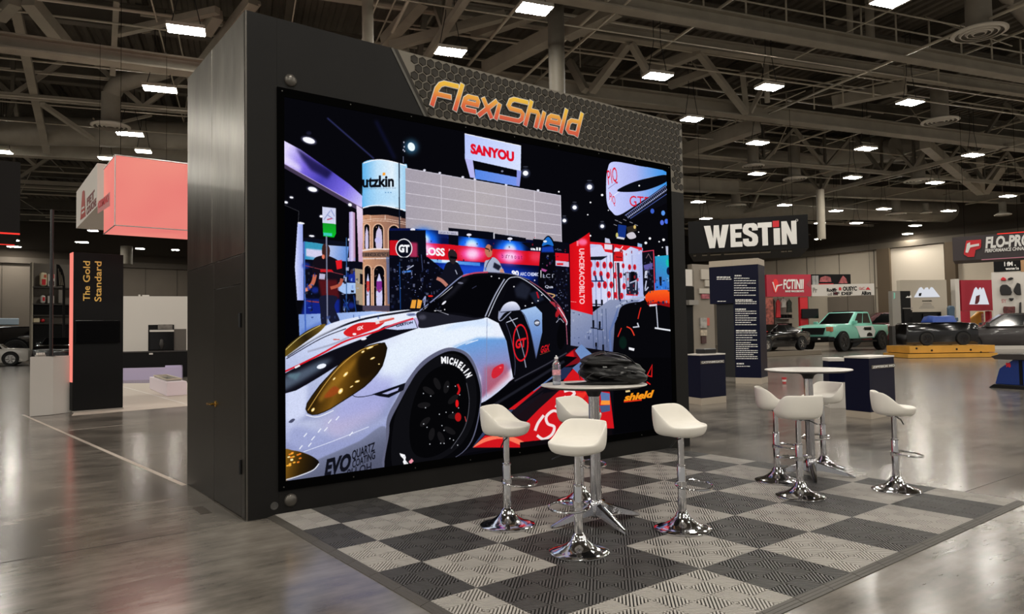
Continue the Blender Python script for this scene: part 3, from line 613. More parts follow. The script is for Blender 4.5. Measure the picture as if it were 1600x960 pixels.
    el(812, 537.5, 12.4, 29.4, (222, 24, 36)); el(812, 537.5, 10.4, 26.6, (11, 11, 17)); ln([(806, 515), (813, 540), (818, 560)], 1.2, (150, 155, 175), smooth=True); P.text('GT', (803.5, 546.5), (820, 543), 13, (228, 26, 38), up=(.06, -1), bold=.045)
    P.text('GGX', (843, 553.5), (856.5, 549.5), 10, (222, 24, 36), up=(.1, -1), bold=.03); ln([(842, 556), (858, 550)], .8, (150, 70, 40))
    ln([(750, 629), (801, 592)], 1.2, (205, 195, 215)); ln([(802, 597), (850, 572), (884, 553)], 2, (55, 55, 66)); ln([(760, 640), (830, 597), (880, 566)], 4, (30, 31, 40), soft=1)
    el(763, 525.5, 2, 1, (235, 240, 250)); ln([(726, 540), (746, 533)], 1.4, (215, 228, 250))
    # front wheel
    bl([(597, 733), (601, 690), (603, 655), (618, 625), (636, 594), (659, 566), (689, 548), (711, 546), (733, 558), (747, 590), (750, 628), (735, 690), (700, 720), (640, 735)], (96, 98, 122))
    bl([(600, 736), (606, 680), (608, 660), (622, 632), (640, 600), (661, 573), (690, 554), (711, 551), (730, 562), (744, 592), (748, 630), (733, 690), (700, 719), (640, 733)], (6, 6, 9))
    bl([(613, 664), (630, 620), (652, 582), (684, 559), (712, 556), (732, 572), (742, 606), (740, 650), (722, 690), (690, 716), (650, 728), (612, 732)], (14, 14, 18)); bl([(638, 660), (650, 612), (672, 582), (702, 572), (722, 588), (731, 624), (722, 668), (700, 700), (666, 716), (642, 705)], (5, 5, 7)); ln([(727, 600), (731, 630), (724, 668), (702, 702)], .9, (90, 90, 100), smooth=True)
    for k in range(10):
        a = k * 2 * PI / 10 + .2; el(684 + 24 * math.cos(a), 643 + 42 * math.sin(a), 4.5, 10, (23, 22, 24), rot=a + PI / 2 - .3)
    ln([(713, 602), (716, 610), (713, 618)], 3.4, (190, 20, 26), smooth=True); el(712, 632, 2.6, 6, (225, 24, 28)); el(713.5, 653, 5, 7, (175, 20, 22)); ln([(724, 652), (726, 660)], 1.4, (190, 60, 60))
    for k in range(20): el(random.uniform(655, 720), random.uniform(590, 700), .9, .9, (215, 218, 225))
    for ch, x, y, a in [('M', 688, 569.5, -.05), ('I', 696.6, 569.6, .05), ('C', 699.5, 570.2, .2), ('H', 706, 571.8, .35), ('E', 712.6, 574.8, .55), ('L', 717.6, 578.6, .75), ('I', 722.3, 583.4, .9), ('N', 724.8, 587.4, 1.1)]:
        d = (math.cos(a), math.sin(a)); w = {'I': 2.2, 'M': 8, 'E': 5.2, 'L': 4.6}.get(ch, 6)
        P.text(ch, (x, y), (x + d[0] * w, y + d[1] * w), 9.4, W, up=(d[1], -d[0]), bold=.06)
    P.text('M', (629.5, 727), (622.5, 709), 8, W, up=(.9, .25), bold=.05); P.text('I', (636, 722), (639, 726), 7, (235, 150, 165), up=(.7, -.7))
    # headlamp, fog lamp, trim
    hl = [(477, 641), (479, 632), (487, 620), (499, 604), (510, 592), (522, 579), (535, 566), (549, 556), (562, 548), (577, 542), (590, 539), (600, 538), (603.5, 546), (601, 558), (596, 574), (588, 586), (578, 597), (567.5, 606.5), (549, 619), (528.5, 632), (516, 640), (505.6, 645), (495, 649), (487, 649.6), (480, 647)]
    po(hl, [(46, 30, 8), (120, 82, 22), (60, 40, 10), (26, 18, 8)], grad=((500, 600), (575, 625))); bl([(498, 622), (516, 598), (540, 575), (556, 562), (548, 580), (530, 600), (512, 618), (500, 630)], (150, 105, 32), soft=3, alpha=.8); bl([(505, 622), (520, 606), (530, 612), (516, 622)], (150, 70, 26), soft=1.5); ln([(480, 643), (505, 605), (530, 575), (560, 551), (590, 540)], 1.2, (205, 160, 75), smooth=True); bl([(560, 560), (585, 545), (598, 545), (594, 570), (575, 590), (560, 590)], (28, 18, 8), soft=3, alpha=.8)
    for x, y, a, b, r in [(539, 587, 5, 2, -.8), (557, 598, 4, 1.6, -.3), (531, 613, 3, 5, .6), (577, 545.5, 6, 1.4, -.35), (521, 594, 3, 1.2, -.8), (548, 606, 3, 1, -.5), (581, 562, 4, 1.4, -.4), (488, 642, 2, 3.6, .7), (566, 552, 3, 1.4, -.6), (591, 571, 1.4, 1, 0)]: el(x, y, a, b, (255, 215, 120), rot=r); el(x, y, a * .5, b * .5, (255, 250, 225), rot=r)
    P.line(hl, 1.3, (18, 14, 12), closed=True); ln([(477, 650), (495, 653), (520, 643)], 1.4, (235, 238, 250), smooth=True)
    bl([(444, 551), (452, 540), (475, 522), (492, 513), (508, 509), (500, 520), (478, 536), (456, 552), (444, 560)], [(96, 76, 24), (40, 30, 12), (120, 95, 36)], grad=((450, 550), (505, 510))); ln([(446, 549), (470, 528), (500, 511)], 1, (225, 205, 130), smooth=True)
    bl([(440, 706), (458, 705), (475, 709), (490, 716), (497, 724), (488, 734), (466, 743), (440, 750)], [(120, 84, 24), (50, 34, 10), (18, 14, 10)], grad=((446, 720), (492, 730)))
    for k in range(16): x = random.uniform(446, 468); el(x, random.uniform(708, 730), 2.4, 1.2, random.choice([(255, 180, 60), (240, 130, 40), (255, 235, 170)]), rot=-.3)
    ln([(446, 750), (466, 744), (488, 735), (497, 725)], 1.6, (225, 228, 240), smooth=True)
    po([(580, 618), (632, 600), (629, 611), (606, 623), (592, 621)], (14, 15, 24)); po([(595, 617), (622, 607), (620, 612), (604, 618)], (175, 180, 225)); ln([(549, 619), (556, 622), (570, 621), (584, 618)], 1, (26, 28, 44), smooth=True); bl([(450, 661), (456, 656), (460, 657), (455, 662)], (70, 74, 100))
    P.text('EVO', (505, 744), (546, 733), 23, (16, 17, 26), bold=.05, shear=.2, up=(.05, -1)); P.text('QUARTZ', (548, 719), (583.5, 705), 13, (16, 17, 26), bold=.02, up=(.04, -1)); P.text('COATING', (548.5, 732), (584, 717), 11, (16, 17, 26), bold=.02, up=(.04, -1)); P.text('9H OH', (540, 748), (578, 736), 13, (30, 31, 44), bold=.02, up=(.04, -1))
    # stray detail that keeps busy stands from looking flat
    def clutter(x0, y0, x1, y1, n, pal, a=2.6):
        for _ in range(n):
            x, y = random.uniform(x0, x1), random.uniform(y0, y1); w, h = random.uniform(.5, a), random.uniform(.5, a * 1.3); t = random.uniform(-.5, .5)
            po([(x - w, y - h), (x + w, y - h + t), (x + w * .8, y + h), (x - w, y + h * .8)], random.choice(pal), alpha=random.uniform(.4, .95))
    dark = [(8, 9, 16), (22, 26, 46), (30, 40, 80), (60, 66, 90), (120, 126, 160)]
    clutter(478, 412, 492, 490, 26, [(14, 16, 34), (25, 50, 150), (70, 110, 200), (40, 44, 60)]); clutter(534, 408, 560, 490, 34, [(14, 16, 34), (25, 50, 150), (120, 150, 220), (180, 190, 225)])
    clutter(610, 408, 690, 486, 90, dark, 2.2); clutter(868, 422, 888, 505, 40, dark, 1.8); clutter(846, 398, 868, 448, 24, dark + [(150, 60, 120)], 1.8)
    clutter(960, 392, 1004, 400, 12, [(205, 30, 40), (225, 225, 240), (120, 20, 30)], 2); clutter(975, 425, 1000, 464, 26, [(20, 22, 36), (205, 208, 228), (205, 40, 50), (90, 96, 130)], 1.8); clutter(1006, 400, 1022, 460, 26, dark, 1.6); clutter(1024, 436, 1046, 456, 14, [(30, 40, 80), (120, 170, 230), (14, 18, 34)], 2)
    clutter(470, 496, 600, 500, 14, [(90, 120, 190), (220, 232, 255), (60, 80, 140)], 2); clutter(892, 490, 950, 548, 26, [(100, 112, 150), (60, 72, 110), (170, 178, 200)], 2); clutter(968, 480, 1046, 470, 20, dark, 2)
    clutter(640, 372, 888, 412, 30, [(10, 14, 50), (200, 24, 50), (40, 70, 190)], 1.2); clutter(568, 342, 608, 480, 50, [(150, 112, 92), (190, 140, 110), (120, 90, 80)], 1.2)
    rg = np.random.default_rng(5)
    g = rg.normal(0, 1, (P.h // 3 + 1, P.w // 3 + 1)).repeat(3, 0).repeat(3, 1)[:P.h, :P.w]; g2 = rg.normal(0, 1, (P.h // 24 + 1, P.w // 24 + 1)).repeat(24, 0).repeat(24, 1)[:P.h, :P.w]
    P.a *= (1 + .02 * g)[..., None]
    return P.image('video_wall_picture')
# ------------------------------------------------------------------ common materials
DECK = mat('roof_deck_paint', (98, 91, 80), .8, vary=.25, vscale=.8)
STEEL = mat('beam_paint', (158, 150, 135), .6, vary=.12, vscale=1.5)
DSTEEL = mat('dark_steel_paint', (94, 88, 77), .6, vary=.2, vscale=1.5)
PIPE = mat('pipe_paint', (184, 174, 155), .5)
DUCT = mat('duct_paint', (146, 139, 126), .45, vary=.08)
WHITE_METAL = mat('white_enamel', (215, 208, 195), .45)
BLACK = mat('matt_black', (16, 16, 18), .5)
SATIN = mat('satin_black', (12, 12, 14), .3)
CHROME = mat('chrome', (228, 228, 230), .10, 1.0)
LAMP_M = emit('lamp_panel_light', (255, 249, 238), LAMP)

# ------------------------------------------------------------------ floor
def floor_mat():
    m = mat('polished_concrete', (119, 110, 99), .3)
    nt = m.node_tree; b = nt.nodes['Principled BSDF']; L = nt.links.new
    tc = nt.nodes.new('ShaderNodeTexCoord')
    def noise(sc, scale=(1, 1, 1), det=6, rough=.6):
        mp = nt.nodes.new('ShaderNodeMapping'); mp.inputs['Scale'].default_value = scale
        mp.inputs['Rotation'].default_value = (0, 0, .5)
        n = nt.nodes.new('ShaderNodeTexNoise'); n.inputs['Scale'].default_value = sc; n.inputs['Detail'].default_value = det; n.inputs['Roughness'].default_value = rough
        L(tc.outputs['Object'], mp.inputs['Vector']); L(mp.outputs['Vector'], n.inputs['Vector']); return n
    n1 = noise(.9); n2 = noise(2.2, (1, 4, 1)); n3 = noise(9, (1, 3, 1), 3)
    mx = nt.nodes.new('ShaderNodeMath'); mx.operation = 'MULTIPLY_ADD'; mx.inputs[1].default_value = .5
    L(n2.outputs['Fac'], mx.inputs[0]); L(n1.outputs['Fac'], mx.inputs[2])
    r = nt.nodes.new('ShaderNodeValToRGB'); cr = r.color_ramp
    cr.elements[0].position = .55; cr.elements[0].color = lin((70, 66, 61)) + (1,)
    cr.elements[1].position = .95; cr.elements[1].color = lin((128, 121, 112)) + (1,)
    L(mx.outputs[0], r.inputs[0]); L(r.outputs[0], b.inputs['Base Color'])
    rr = nt.nodes.new('ShaderNodeMapRange'); rr.inputs['To Min'].default_value = .13; rr.inputs['To Max'].default_value = .25
    L(n2.outputs['Fac'], rr.inputs['Value']); L(rr.outputs[0], b.inputs['Roughness'])
    n4 = noise(1.3, (1, 2.5, 1), 2, .4)
    a = nt.nodes.new('ShaderNodeMath'); a.operation = 'MULTIPLY_ADD'; a.inputs[1].default_value = .05
    L(n3.outputs['Fac'], a.inputs[0]); L(n4.outputs['Fac'], a.inputs[2])
    bp = nt.nodes.new('ShaderNodeBump'); bp.inputs['Strength'].default_value = .05; bp.inputs['Distance'].default_value = .03
    L(a.outputs[0], bp.inputs['Height']); L(bp.outputs[0], b.inputs['Normal'])
    return m
CONC = floor_mat()
floor = struct('floor')
part('slab', MB().box(-60, -40, -.2, 80, 75, 0), CONC, floor)
JOINT = mat('saw_cut_joint', (58, 52, 46), .7)
def strip(name, pts, w, z, m, par):
    mb = MB()
    for q in stroke([(p.x, p.y) for p in pts], w): mb.prism([(x, y, 0.0005) for x, y in q], (0, 0, z))
    return part(name, mb, m, par)
strip('joint', [onz(-60, 891), onz(288, 832)], .008, .0006, JOINT, floor)
strip('joint', [onz(1508, 769), onz(1700, 705)], .010, .0006, JOINT, floor)
strip('joint', [onz(1385, 566), onz(1600, 583)], .02, .0006, JOINT, floor)
strip('joint', [onz(1400, 594), onz(1555, 604)], .02, .0006, JOINT, floor)
strip('joint', [onz(108, 673), onz(226, 661)], .02, .0006, mat('pale_tape', (188, 178, 165), .6), floor)
strip('floor_plate', [onz(308, 793), onz(322, 803)], .09, .003, mat('plate_grey', (70, 65, 58), .5), floor)

# ------------------------------------------------------------------ far walls
WALLP = mat('beige_wall_paint', (204, 192, 173), .8, vary=.06, vscale=.4)
WALLD = mat('dark_upper_wall', (66, 58, 48), .85)
WALLG = mat('grey_brown_wall', (112, 103, 92), .8, vary=.06, vscale=.4)
GROOVE = mat('panel_groove', (120, 112, 100), .8)
XW = 60.5; YW = 68.0
wr = struct('wall_right')
part('lower_wall', MB().box(XW, -40, 0, XW + .4, YW + .4, 8.6), WALLP, wr)
part('upper_wall', MB().box(XW - .02, -40, 8.62, XW + .4, YW + .4, 13.2), WALLD, wr)
mb = MB()
for i, y in enumerate(np.arange(-20, 45, 3.1)):
    part('panel_joint', MB().box(XW - .03, y, .1, XW - .001, y + .07, 8.6), GROOVE, wr)
part('cornice', MB().box(XW - .5, -40, 8.25, XW - .03, YW, 8.75), mat('cornice_grey', (92, 84, 72), .7), wr)
part('dado_rail', MB().box(XW - .08, -40, 4.9, XW - .001, YW, 5.05), mat('rail_tan', (150, 138, 120), .7), wr)
PILM = mat('brown_column_paint', (92, 78, 60), .8)
for x0, x1, ytop, lab in ((1373, 1393, 388, ''), (1480, 1496, 377, '')):
    a, b = onx(x0, 500, XW - .6), onx(x1, 500, XW - .6)
    part('pilaster', MB().box(XW - .6, b.y, 0, XW - .05, a.y, 8.24), PILM, wr)
WALLW = mat('lighter_wall_panel', (214, 203, 186), .8)
a, b = onx(1395, 500, XW - .3), onx(1479, 500, XW - .3)
part('wall_panel', MB().box(XW - .3, b.y, 0, XW - .05, a.y, 8.2), WALLW, wr)
for x0, x1 in ((1294, 1325), (1326, 1366)):
    a, b = onx(x0, 500, XW - .12), onx(x1, 500, XW - .12)
    part('roller_door', MB().box(XW - .12, b.y, 0, XW - .03, a.y, 4.4), mat('roller_door_grey', (120, 110, 98), .7), wr)
wb = struct('wall_back')
part('plaster', MB().box(-60, YW, 0, XW, YW + .4, 8.6), WALLG, wb)
part('upper_wall', MB().box(-60, YW - .02, 8.62, XW, YW + .4, 13.2), WALLD, wb)
for x in np.arange(-38, 40, 2.75):
    part('panel_joint', MB().box(x, YW - .03, .1, x + .06, YW - .001, 8.6), mat("grey_groove", (82, 75, 66), .8), wb)
part('cornice', MB().box(-60, YW - .3, 8.3, XW - .6, YW - .04, 8.8), mat('cornice_dark', (84, 76, 66), .7), wb)

# ------------------------------------------------------------------ roof: deck, beams, trusses, pipes
ceil = struct('ceiling')
d1 = ray(3700, 478); B1 = Vector((d1.x, d1.y, 0)).normalized()
B2 = Vector((-B1.y, B1.x, 0))
ZD = 13.0
O0 = Vector((CAM.x, CAM.y, 0))
mb = MB(); pitch = .42
n0, n1 = int(-40 / pitch), int(95 / pitch)
for i in range(n0, n1):
    p = O0 + B1 * (i * pitch) - B2 * 35; L = B2 * 130
    z = Vector((0, 0, ZD))
    prof = [(0, 0), (.16, 0), (.21, .09), (.37, .09), (.42, 0)]
    for (a, za), (b, zb) in zip(prof, prof[1:]):
        q = [p + B1 * a + Vector((0, 0, ZD + za)), p + B1 * b + Vector((0, 0, ZD + zb))]
        mb.add([q[0], q[0] + L, q[1] + L, q[1]], [(0, 1, 2, 3)])
o = part('roof_deck', mb, DECK, ceil, fix=False, stuff=True)
part('roof_cover', MB().obox(O0 - B1 * 45 - B2 * 40 + Vector((0, 0, ZD + .12)), B1 * 145, B2 * 140, (0, 0, .2)), DECK, ceil)

def ibeam(name, p, q, h=.5, w=.32, m=STEEL, t=.05):
    """I section from p to q, p and q on the underside"""
    p, q = Vector(p), Vector(q); d = (q - p); s = Vector((0, 0, 1)).cross(d).normalized()
    mb = MB()
    mb.obox(p - s * w / 2, d, s * w, (0, 0, t)); mb.obox(p - s * w / 2 + Vector((0, 0, h - t)), d, s * w, (0, 0, t))
    mb.obox(p - s * .035 + Vector((0, 0, t)), d, s * .07, (0, 0, h - 2 * t))
    return part(name, mb, m, ceil)
def brace(p, q, w=.16, m=STEEL, name='brace'):
    p, q = Vector(p), Vector(q); d = (q - p).normalized()
    s = d.cross(Vector((0, 0, 1))); s = s.normalized() if s.length > .05 else B1.copy()
    u = s.cross(d)
    return part(name, MB().obox(p - s * w / 2 - u * w / 2, s * w, u * w, q - p), m, ceil)
def pipe(p, q, r=.04, m=PIPE, name='pipe'):
    return part(name, MB().tube([p, q], r, 6), m, ceil, smooth=True)
def along(pa, pb, z, ext0=0, ext1=0):
    a, b = onz(*pa, z), onz(*pb, z); d = (b - a).normalized()
    return a - d * ext0, b + d * ext1
# the beams one can follow in the photograph (pixel pairs on their undersides, height)
girders = []
for pa, pb, z, e0, e1, h, w in [((0, 78), (310, 118), 9.2, 10, 3.5, .42, .5), ((1000, 22), (1600, 126), 10.4, 12, 10, .45, .42), ((870, 48), (1600, 150), 11.2, 14, 10, .42, .3),
                                ((892, 152), (1600, 236), 10.2, 7, 12, .55, .5), ((1068, 299), (1600, 319), 10.6, 30, 15, .8, .5), ((0, 243), (290, 258), 9.6, 20, 30, .8, .5), ((0, 395), (288, 398), 10, 20, 20, .5, .5)]:
    a, b = along(pa, pb, z, e0, e1); girders.append((a, b)); ibeam('beam', a, b, h, w)
# purlins across them, under the deck
for i in range(-4, 16):
    p = O0 + B1 * (i * 4.6 + 1.5) + B2 * 1.0 + Vector((0, 0, 12.45)); ibeam('purlin', p, p + B2 * 85, .5, .22, DSTEEL)
for j in range(0, 12):
    p = O0 - B1 * 34 + B2 * (7 + j * 6.2) + Vector((0, 0, 11.6)); ibeam('roof_beam', p, p + B1 * 110, .8, .34, DSTEEL)
# open web trusses running away from the camera
def truss(k0, off, z0=10.3, z1=12.4, n=9, step=3.4, dirv=B2, start=6):
    base = O0 + (B1 if dirv is B2 else B2) * off
    a = base + dirv * start; b = base + dirv * (start + n * step)
    brace(a + Vector((0, 0, z0)), b + Vector((0, 0, z0)), .2, STEEL, 'truss_chord'); 
    for i in range(n):
        p = base + dirv * (start + i * step); m_ = base + dirv * (start + (i + .5) * step); q = base + dirv * (start + (i + 1) * step)
        brace(p + Vector((0, 0, z1)), m_ + Vector((0, 0, z0)), .16, DSTEEL if i % 2 else STEEL); brace(m_ + Vector((0, 0, z0)), q + Vector((0, 0, z1)), .16, STEEL)
        brace(m_ + Vector((0, 0, z0)), m_ + Vector((0, 0, z1)), .12, DSTEEL, 'strut')
truss(0, -9.5, start=10, n=9); truss(0, 5.5, start=11, n=10); truss(0, 20, start=36, n=5); truss(0, 35, start=20, n=8)
truss(0, 30, dirv=B1, start=-14, n=20, step=4.2, z0=10.4)
truss(0, 46, dirv=B1, start=-14, n=18, step=4.6, z0=10.4)
# diagonals picked out of the photograph
for pa, za, pb, zb, w in [((1090, 80), 11.2, (1165, 176), 10.3, .22), ((1160, 112), 11.6, (1167, 176), 10.3, .2), ((1200, 120), 11.6, (1172, 176), 10.3, .16), ((983, 66), 11.2, (925, 142), 10.3, .25), ((890, 96), 11.6, (915, 142), 10.3, .25), ((985, 66), 11.2, (1010, 110), 10.5, .2),
                          ((872, 8), 11.0, (740, 55), 11.0, .3), ((880, 46), 10.6, (760, 108), 10.6, .42), ((965, 12), 10.8, (884, 52), 10.6, .42), ((660, 0), 11.2, (602, 66), 10.6, .34), ((790, 24), 11, (610, 72), 10.4, .26),
                          ((1445, 225), 10.6, (1532, 300), 10.6, .45), ((1531, 248), 11.6, (1534, 300), 10.6, .4), ((1568, 258), 11.6, (1540, 300), 10.6, .4), ((1182, 196), 10.3, (1068, 236), 10.3, .55), ((1416, 136), 11, (1300, 160), 10.8, .42), ((1090, 82), 11.2, (1004, 116), 11, .3), ((1110, 110), 11.2, (1046, 134), 11, .26),
                          ((45, 0), 11, (105, 74), 10.4, .36), ((182, 0), 11.5, (176, 116), 10.2, .16), ((340, 16), 11, (182, 52), 11, .2), ((22, 0), 11.4, (73, 236), 9.8, .26), ((66, 163), 10.2, (146, 218), 10, .16), ((340, 22), 11, (322, 50), 10.8, .3), ((395, 0), 11.2, (300, 122), 10, .3), ((405, 4), 11.2, (330, 92), 10.4, .12), ((236, 180), 10.4, (186, 192), 10.4, .1), ((0, 26), 11, (24, 0), 11, .3)]:
    brace(onz(*pa, za), onz(*pb, zb), w, STEEL)
# conduit and sprinkler pipes
rp = random.Random(3)
for k in range(90):
    z = rp.uniform(10.2, 12.2); off = rp.uniform(6, 62); s0 = rp.uniform(-30, 20); ln_ = rp.uniform(12, 45)
    p = O0 + B2 * off + B1 * s0 + Vector((0, 0, z)); pipe(p, p + B1 * ln_ + Vector((0, 0, rp.uniform(-.1, .1))), rp.choice([.025, .035, .05]))
for k in range(80):
    z = rp.uniform(10.4, 12.2); off = rp.uniform(-26, 50); s0 = rp.uniform(6, 40); ln_ = rp.uniform(8, 30)
    p = O0 + B1 * off + B2 * s0 + Vector((0, 0, z)); pipe(p, p + B2 * ln_, rp.choice([.025, .035, .05]))
for k in range(80):
    p = O0 + B1 * rp.uniform(-26, 50) + B2 * rp.uniform(9, 55) + Vector((0, 0, 12.6)); q = p + B1 * rp.uniform(-2.5, 2.5) + B2 * rp.uniform(-2.5, 2.5) - Vector((0, 0, rp.uniform(.8, 2.4)))
    pipe(p, q, .022, PIPE, 'hanger_rod')
# columns
def column(px0, px1, py0, py1, d, m=STEEL, name='column'):
    a = at(px0, py1, d); b = at(px1, py1, d); r = (b - a).length / 2; c = (a + b) / 2
    zt = at(px0, py0, d).z
    return part(name, MB().lathe([(r, 0 if py1 > 500 else c.z), (r, zt)], 20, (c.x, c.y, 0)), m, ceil, smooth=40)
column(865, 891, 0, 520, 19.5, DSTEEL); column(570, 588, -60, 520, 17); column(1278, 1290, 296, 374, 40, name='drop_duct'); column(1325, 1334, -20, 75, 24, name='hanger_post'); column(1354, 1367, -20, 75, 24, name='hanger_post')
column(189, 206, 385, 413, 60); column(1195, 1203, 96, 160, 27, name='hanger_post')
# catwalk rails above the long beams
def rail(pa, pb, z, hgt, n, e1=6):
    a, b = along(pa, pb, z, 2, e1); d = b - a
    for k in (.5, 1.0): pipe(a + Vector((0, 0, hgt * k)), b + Vector((0, 0, hgt * k)), .03, PIPE, 'handrail')
    for i in range(n + 1): p = a + d * (i / n); pipe(p, p + Vector((0, 0, hgt)), .03, PIPE, 'rail_post')
rail((1120, 22), (1600, 106), 10.9, 1.1, 14); rail((1180, 190), (1420, 140), 10.6, 1.0, 8, 1); rail((640, 120), (890, 150), 10.8, 1.0, 8); rail((1068, 282), (1600, 303), 11.4, 1.1, 18); rail((0, 228), (290, 246), 10.4, 1.0, 10)
# ducts that belong to the roof
def duct(pts, r, name='duct_run', m=DUCT): return part(name, MB().tube(pts, r, 18), m, ceil, smooth=40)
duct([onz(1050, 252, 12), onz(1235, 240, 12), onz(1420, 230, 12)], .8); duct([onz(1050, 322, 10.8), onz(1340, 326, 10.8), onz(1600, 334, 10.8)], .9); duct([onz(-40, 205, 10.4), onz(120, 206, 10.4), onz(300, 214, 10.4)], .6)
duct([onz(1290, 262, 11.8), onz(1400, 230, 11.8)], .6)

# ------------------------------------------------------------------ round air diffusers on their drop ducts
def diffuser(cx, cy, wpx, z, top_py, dpx, label, bend=None):
    c = onz(cx, cy, z); d = depth(c); r = wpx / F_PX * d / 2
    t = thing('air_diffuser', label, 'air vent', c, 'round ceiling air diffusers')
    mb = MB()
    mb.lathe([(r * .9, 0), (r, 0), (r, .03), (r * .62, .14), (dpx / F_PX * d / 2 * 1.02, .16)], 36, c, cap=False)
    part('cone', mb, WHITE_METAL, t, smooth=35)
    for k, q in enumerate((.84, .62, .4, .2)):
        part('ring', MB().lathe([(r * q, -.035), (r * q + .025, -.035), (r * q + .07, .02), (r * q + .05, .02)], 30, c, cap=False), WHITE_METAL, t, smooth=35)
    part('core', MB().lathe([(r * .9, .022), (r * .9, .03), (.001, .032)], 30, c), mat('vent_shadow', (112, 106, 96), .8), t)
    rd = dpx / F_PX * d / 2; zt = min(zat(cx, top_py, c), 12.3)
    pts = [c + Vector((0, 0, .14)), Vector((c.x, c.y, zt))]
    part('neck', MB().tube(pts, rd, 20), DUCT, t, smooth=40)
    if bend:
        q = onz(*bend, zt + .8); e = Vector((c.x, c.y, zt))
        part('elbow', MB().tube([e - Vector((0, 0, .05)), e + Vector((0, 0, rd * .7)) + (q - e) * .12, e + (q - e) * .45 + Vector((0, 0, .15)), q], rd, 20), DUCT, t, smooth=40)
diffuser(173, 198, 56, 9.3, 146, 27, 'round white air diffuser on a bent duct left of the booth', (262, 108))
diffuser(1530, 52, 78, 10.2, -60, 36, 'large round air diffuser at the top right corner', (1640, 60))
diffuser(1469, 190, 54, 10.2, 140, 25, 'round air diffuser under the big one at the upper right')
diffuser(1177, 260, 34, 9.9, 215, 17, 'round air diffuser in shadow left of the long drop duct')
diffuser(1242, 280, 36, 9.9, 200, 18, 'round air diffuser at the foot of the long drop duct above the black sign')
diffuser(1435, 283, 42, 9.9, 215, 20, 'round air diffuser below a straight grey duct over the truck')
diffuser(1400, 335, 30, 9.9, 312, 13, 'small far diffuser above the teal truck')
diffuser(1447, 333, 17, 9.9, 318, 8, 'tiny far diffuser beside a dark wall, above the beige panel')
diffuser(1567, 336, 24, 9.1, 316, 10, 'small far diffuser above the grey performance sign')
diffuser(1150, 322, 32, 9.9, 300, 14, 'far diffuser above the left end of the black hanging sign')

# ------------------------------------------------------------------ ceiling lights
def light(cx, cy, wpx, z, label, group='high bay lights in the hall', ax=None):
    c = onz(cx, cy, z); d = depth(c); w = min(max(wpx / F_PX * d, .6), 1.15)
    t = thing('ceiling_light', label, 'ceiling light', c, group)
    hw, hd = w / 2, .27
    A, Bv = B1 * hw, B2 * hd
    part('housing', MB().obox(c - A - Bv + Vector((0, 0, .012)), A * 2, Bv * 2, (0, 0, .09)), WHITE_METAL, t)
    part('lamp_panel', MB().add([c - A * .96 - Bv * .94, c + A * .96 - Bv * .94, c + A * .96 + Bv * .94, c - A * .96 + Bv * .94], [(0, 3, 2, 1)]), LAMP_M, t, fix=False)
    mb = MB()
    for s in (-1, 1): part('cable', MB().tube([c + A * .8 * s + Vector((0, 0, .1)), c + A * .3 * s + Vector((0, 0, 1.1)), c + A * .3 * s + Vector((0, 0, 2.6))], .012, 5), BLACK, t)
LI = [(291, 48, 55, 9.5, 'bright strip light left of the booth top, highest of the three there'), (250, 140, 48, 9.5, 'strip light left of the booth, the middle of three'), (203, 210, 38, 9.5, 'strip light beside the bent-duct diffuser, lowest of three'),
      (835, 15, 52, 9.5, 'rectangular light at the top centre, beside the big column'), (704, 82, 46, 9.5, 'rectangular light just above the honeycomb panel'), (1028, 120, 42, 9.5, 'rectangular light right of the big column, above the booth end'), (1202, 137, 38, 9.5, 'rectangular light beside the catwalk rail'),
      (1422, 161, 36, 9.5, 'rectangular light below the catwalk at the upper right'), (1390, 3, 50, 9.5, 'light cut off by the top edge, left of the large diffuser'), (1081, 187, 30, 9.5, 'light at the upper right corner of the booth'), (1184, 224, 30, 9.5, 'light left of the long drop duct'),
      (1353, 233, 30, 9.5, 'light under the long round duct, left of the straight drop duct'), (1520, 243, 30, 9.5, 'light between the truss diagonals at the right'), (1183, 272, 23, 9.5, 'light above the black sign, beside the shadowed diffuser'), (1332, 278, 24, 9.5, 'light above the far beam, over the truck'),
      (1461, 286, 24, 9.5, 'light touching the diffuser below the straight duct'), (1575, 307, 22, 9.5, 'light at the far beam near the right edge'), (1091, 316, 20, 9.5, 'small light over the left end of the black sign'), (1226, 321, 20, 9.5, 'small light over the right half of the black sign'),
      (1381, 327, 20, 9.5, 'small light over the teal truck, upper one'), (1482, 330, 20, 9.5, 'small light in front of the dark upper wall'), (1306, 330, 18, 9.5, 'small light right of the slim far column'), (1103, 342, 17, 9.5, 'small light touching the top edge of the black sign'),
      (1338, 349, 18, 9.5, 'small light over the truck cab, lower one'), (1430, 353, 17, 9.5, 'small light over the beige booth wall'), (1281, 349, 14, 9.5, 'tiny light in front of the slim far column'), (1281, 374, 14, 9.2, 'tiny light right of the black sign, lowest'), (1418, 366, 13, 9.2, 'tiny light over the brown column'),
      (5, 238, 16, 9.5, 'light at the left edge above the hanging black box'), (166, 248, 14, 9.5, 'light at the top corner of the pink box'), (224, 237, 8, 9.5, 'tiny light behind the pink box'), (19, 376, 18, 9.5, 'far light under the black box, upper of a pair'), (22, 386, 18, 9.5, 'far light under the black box, lower of a pair'),
      (30, 398, 15, 9.5, 'far light above the grey back wall at the left'), (128, 379, 17, 9.5, 'far light above the black gold-lettered tower'), (145, 361, 14, 9.5, 'far light just under the white logo box'), (219, 389, 12, 9.5, 'far light right of the tower, left of a pair'), (274, 391, 10, 9.5, 'far light right of the tower, right of a pair')]
for l in LI: light(*l)
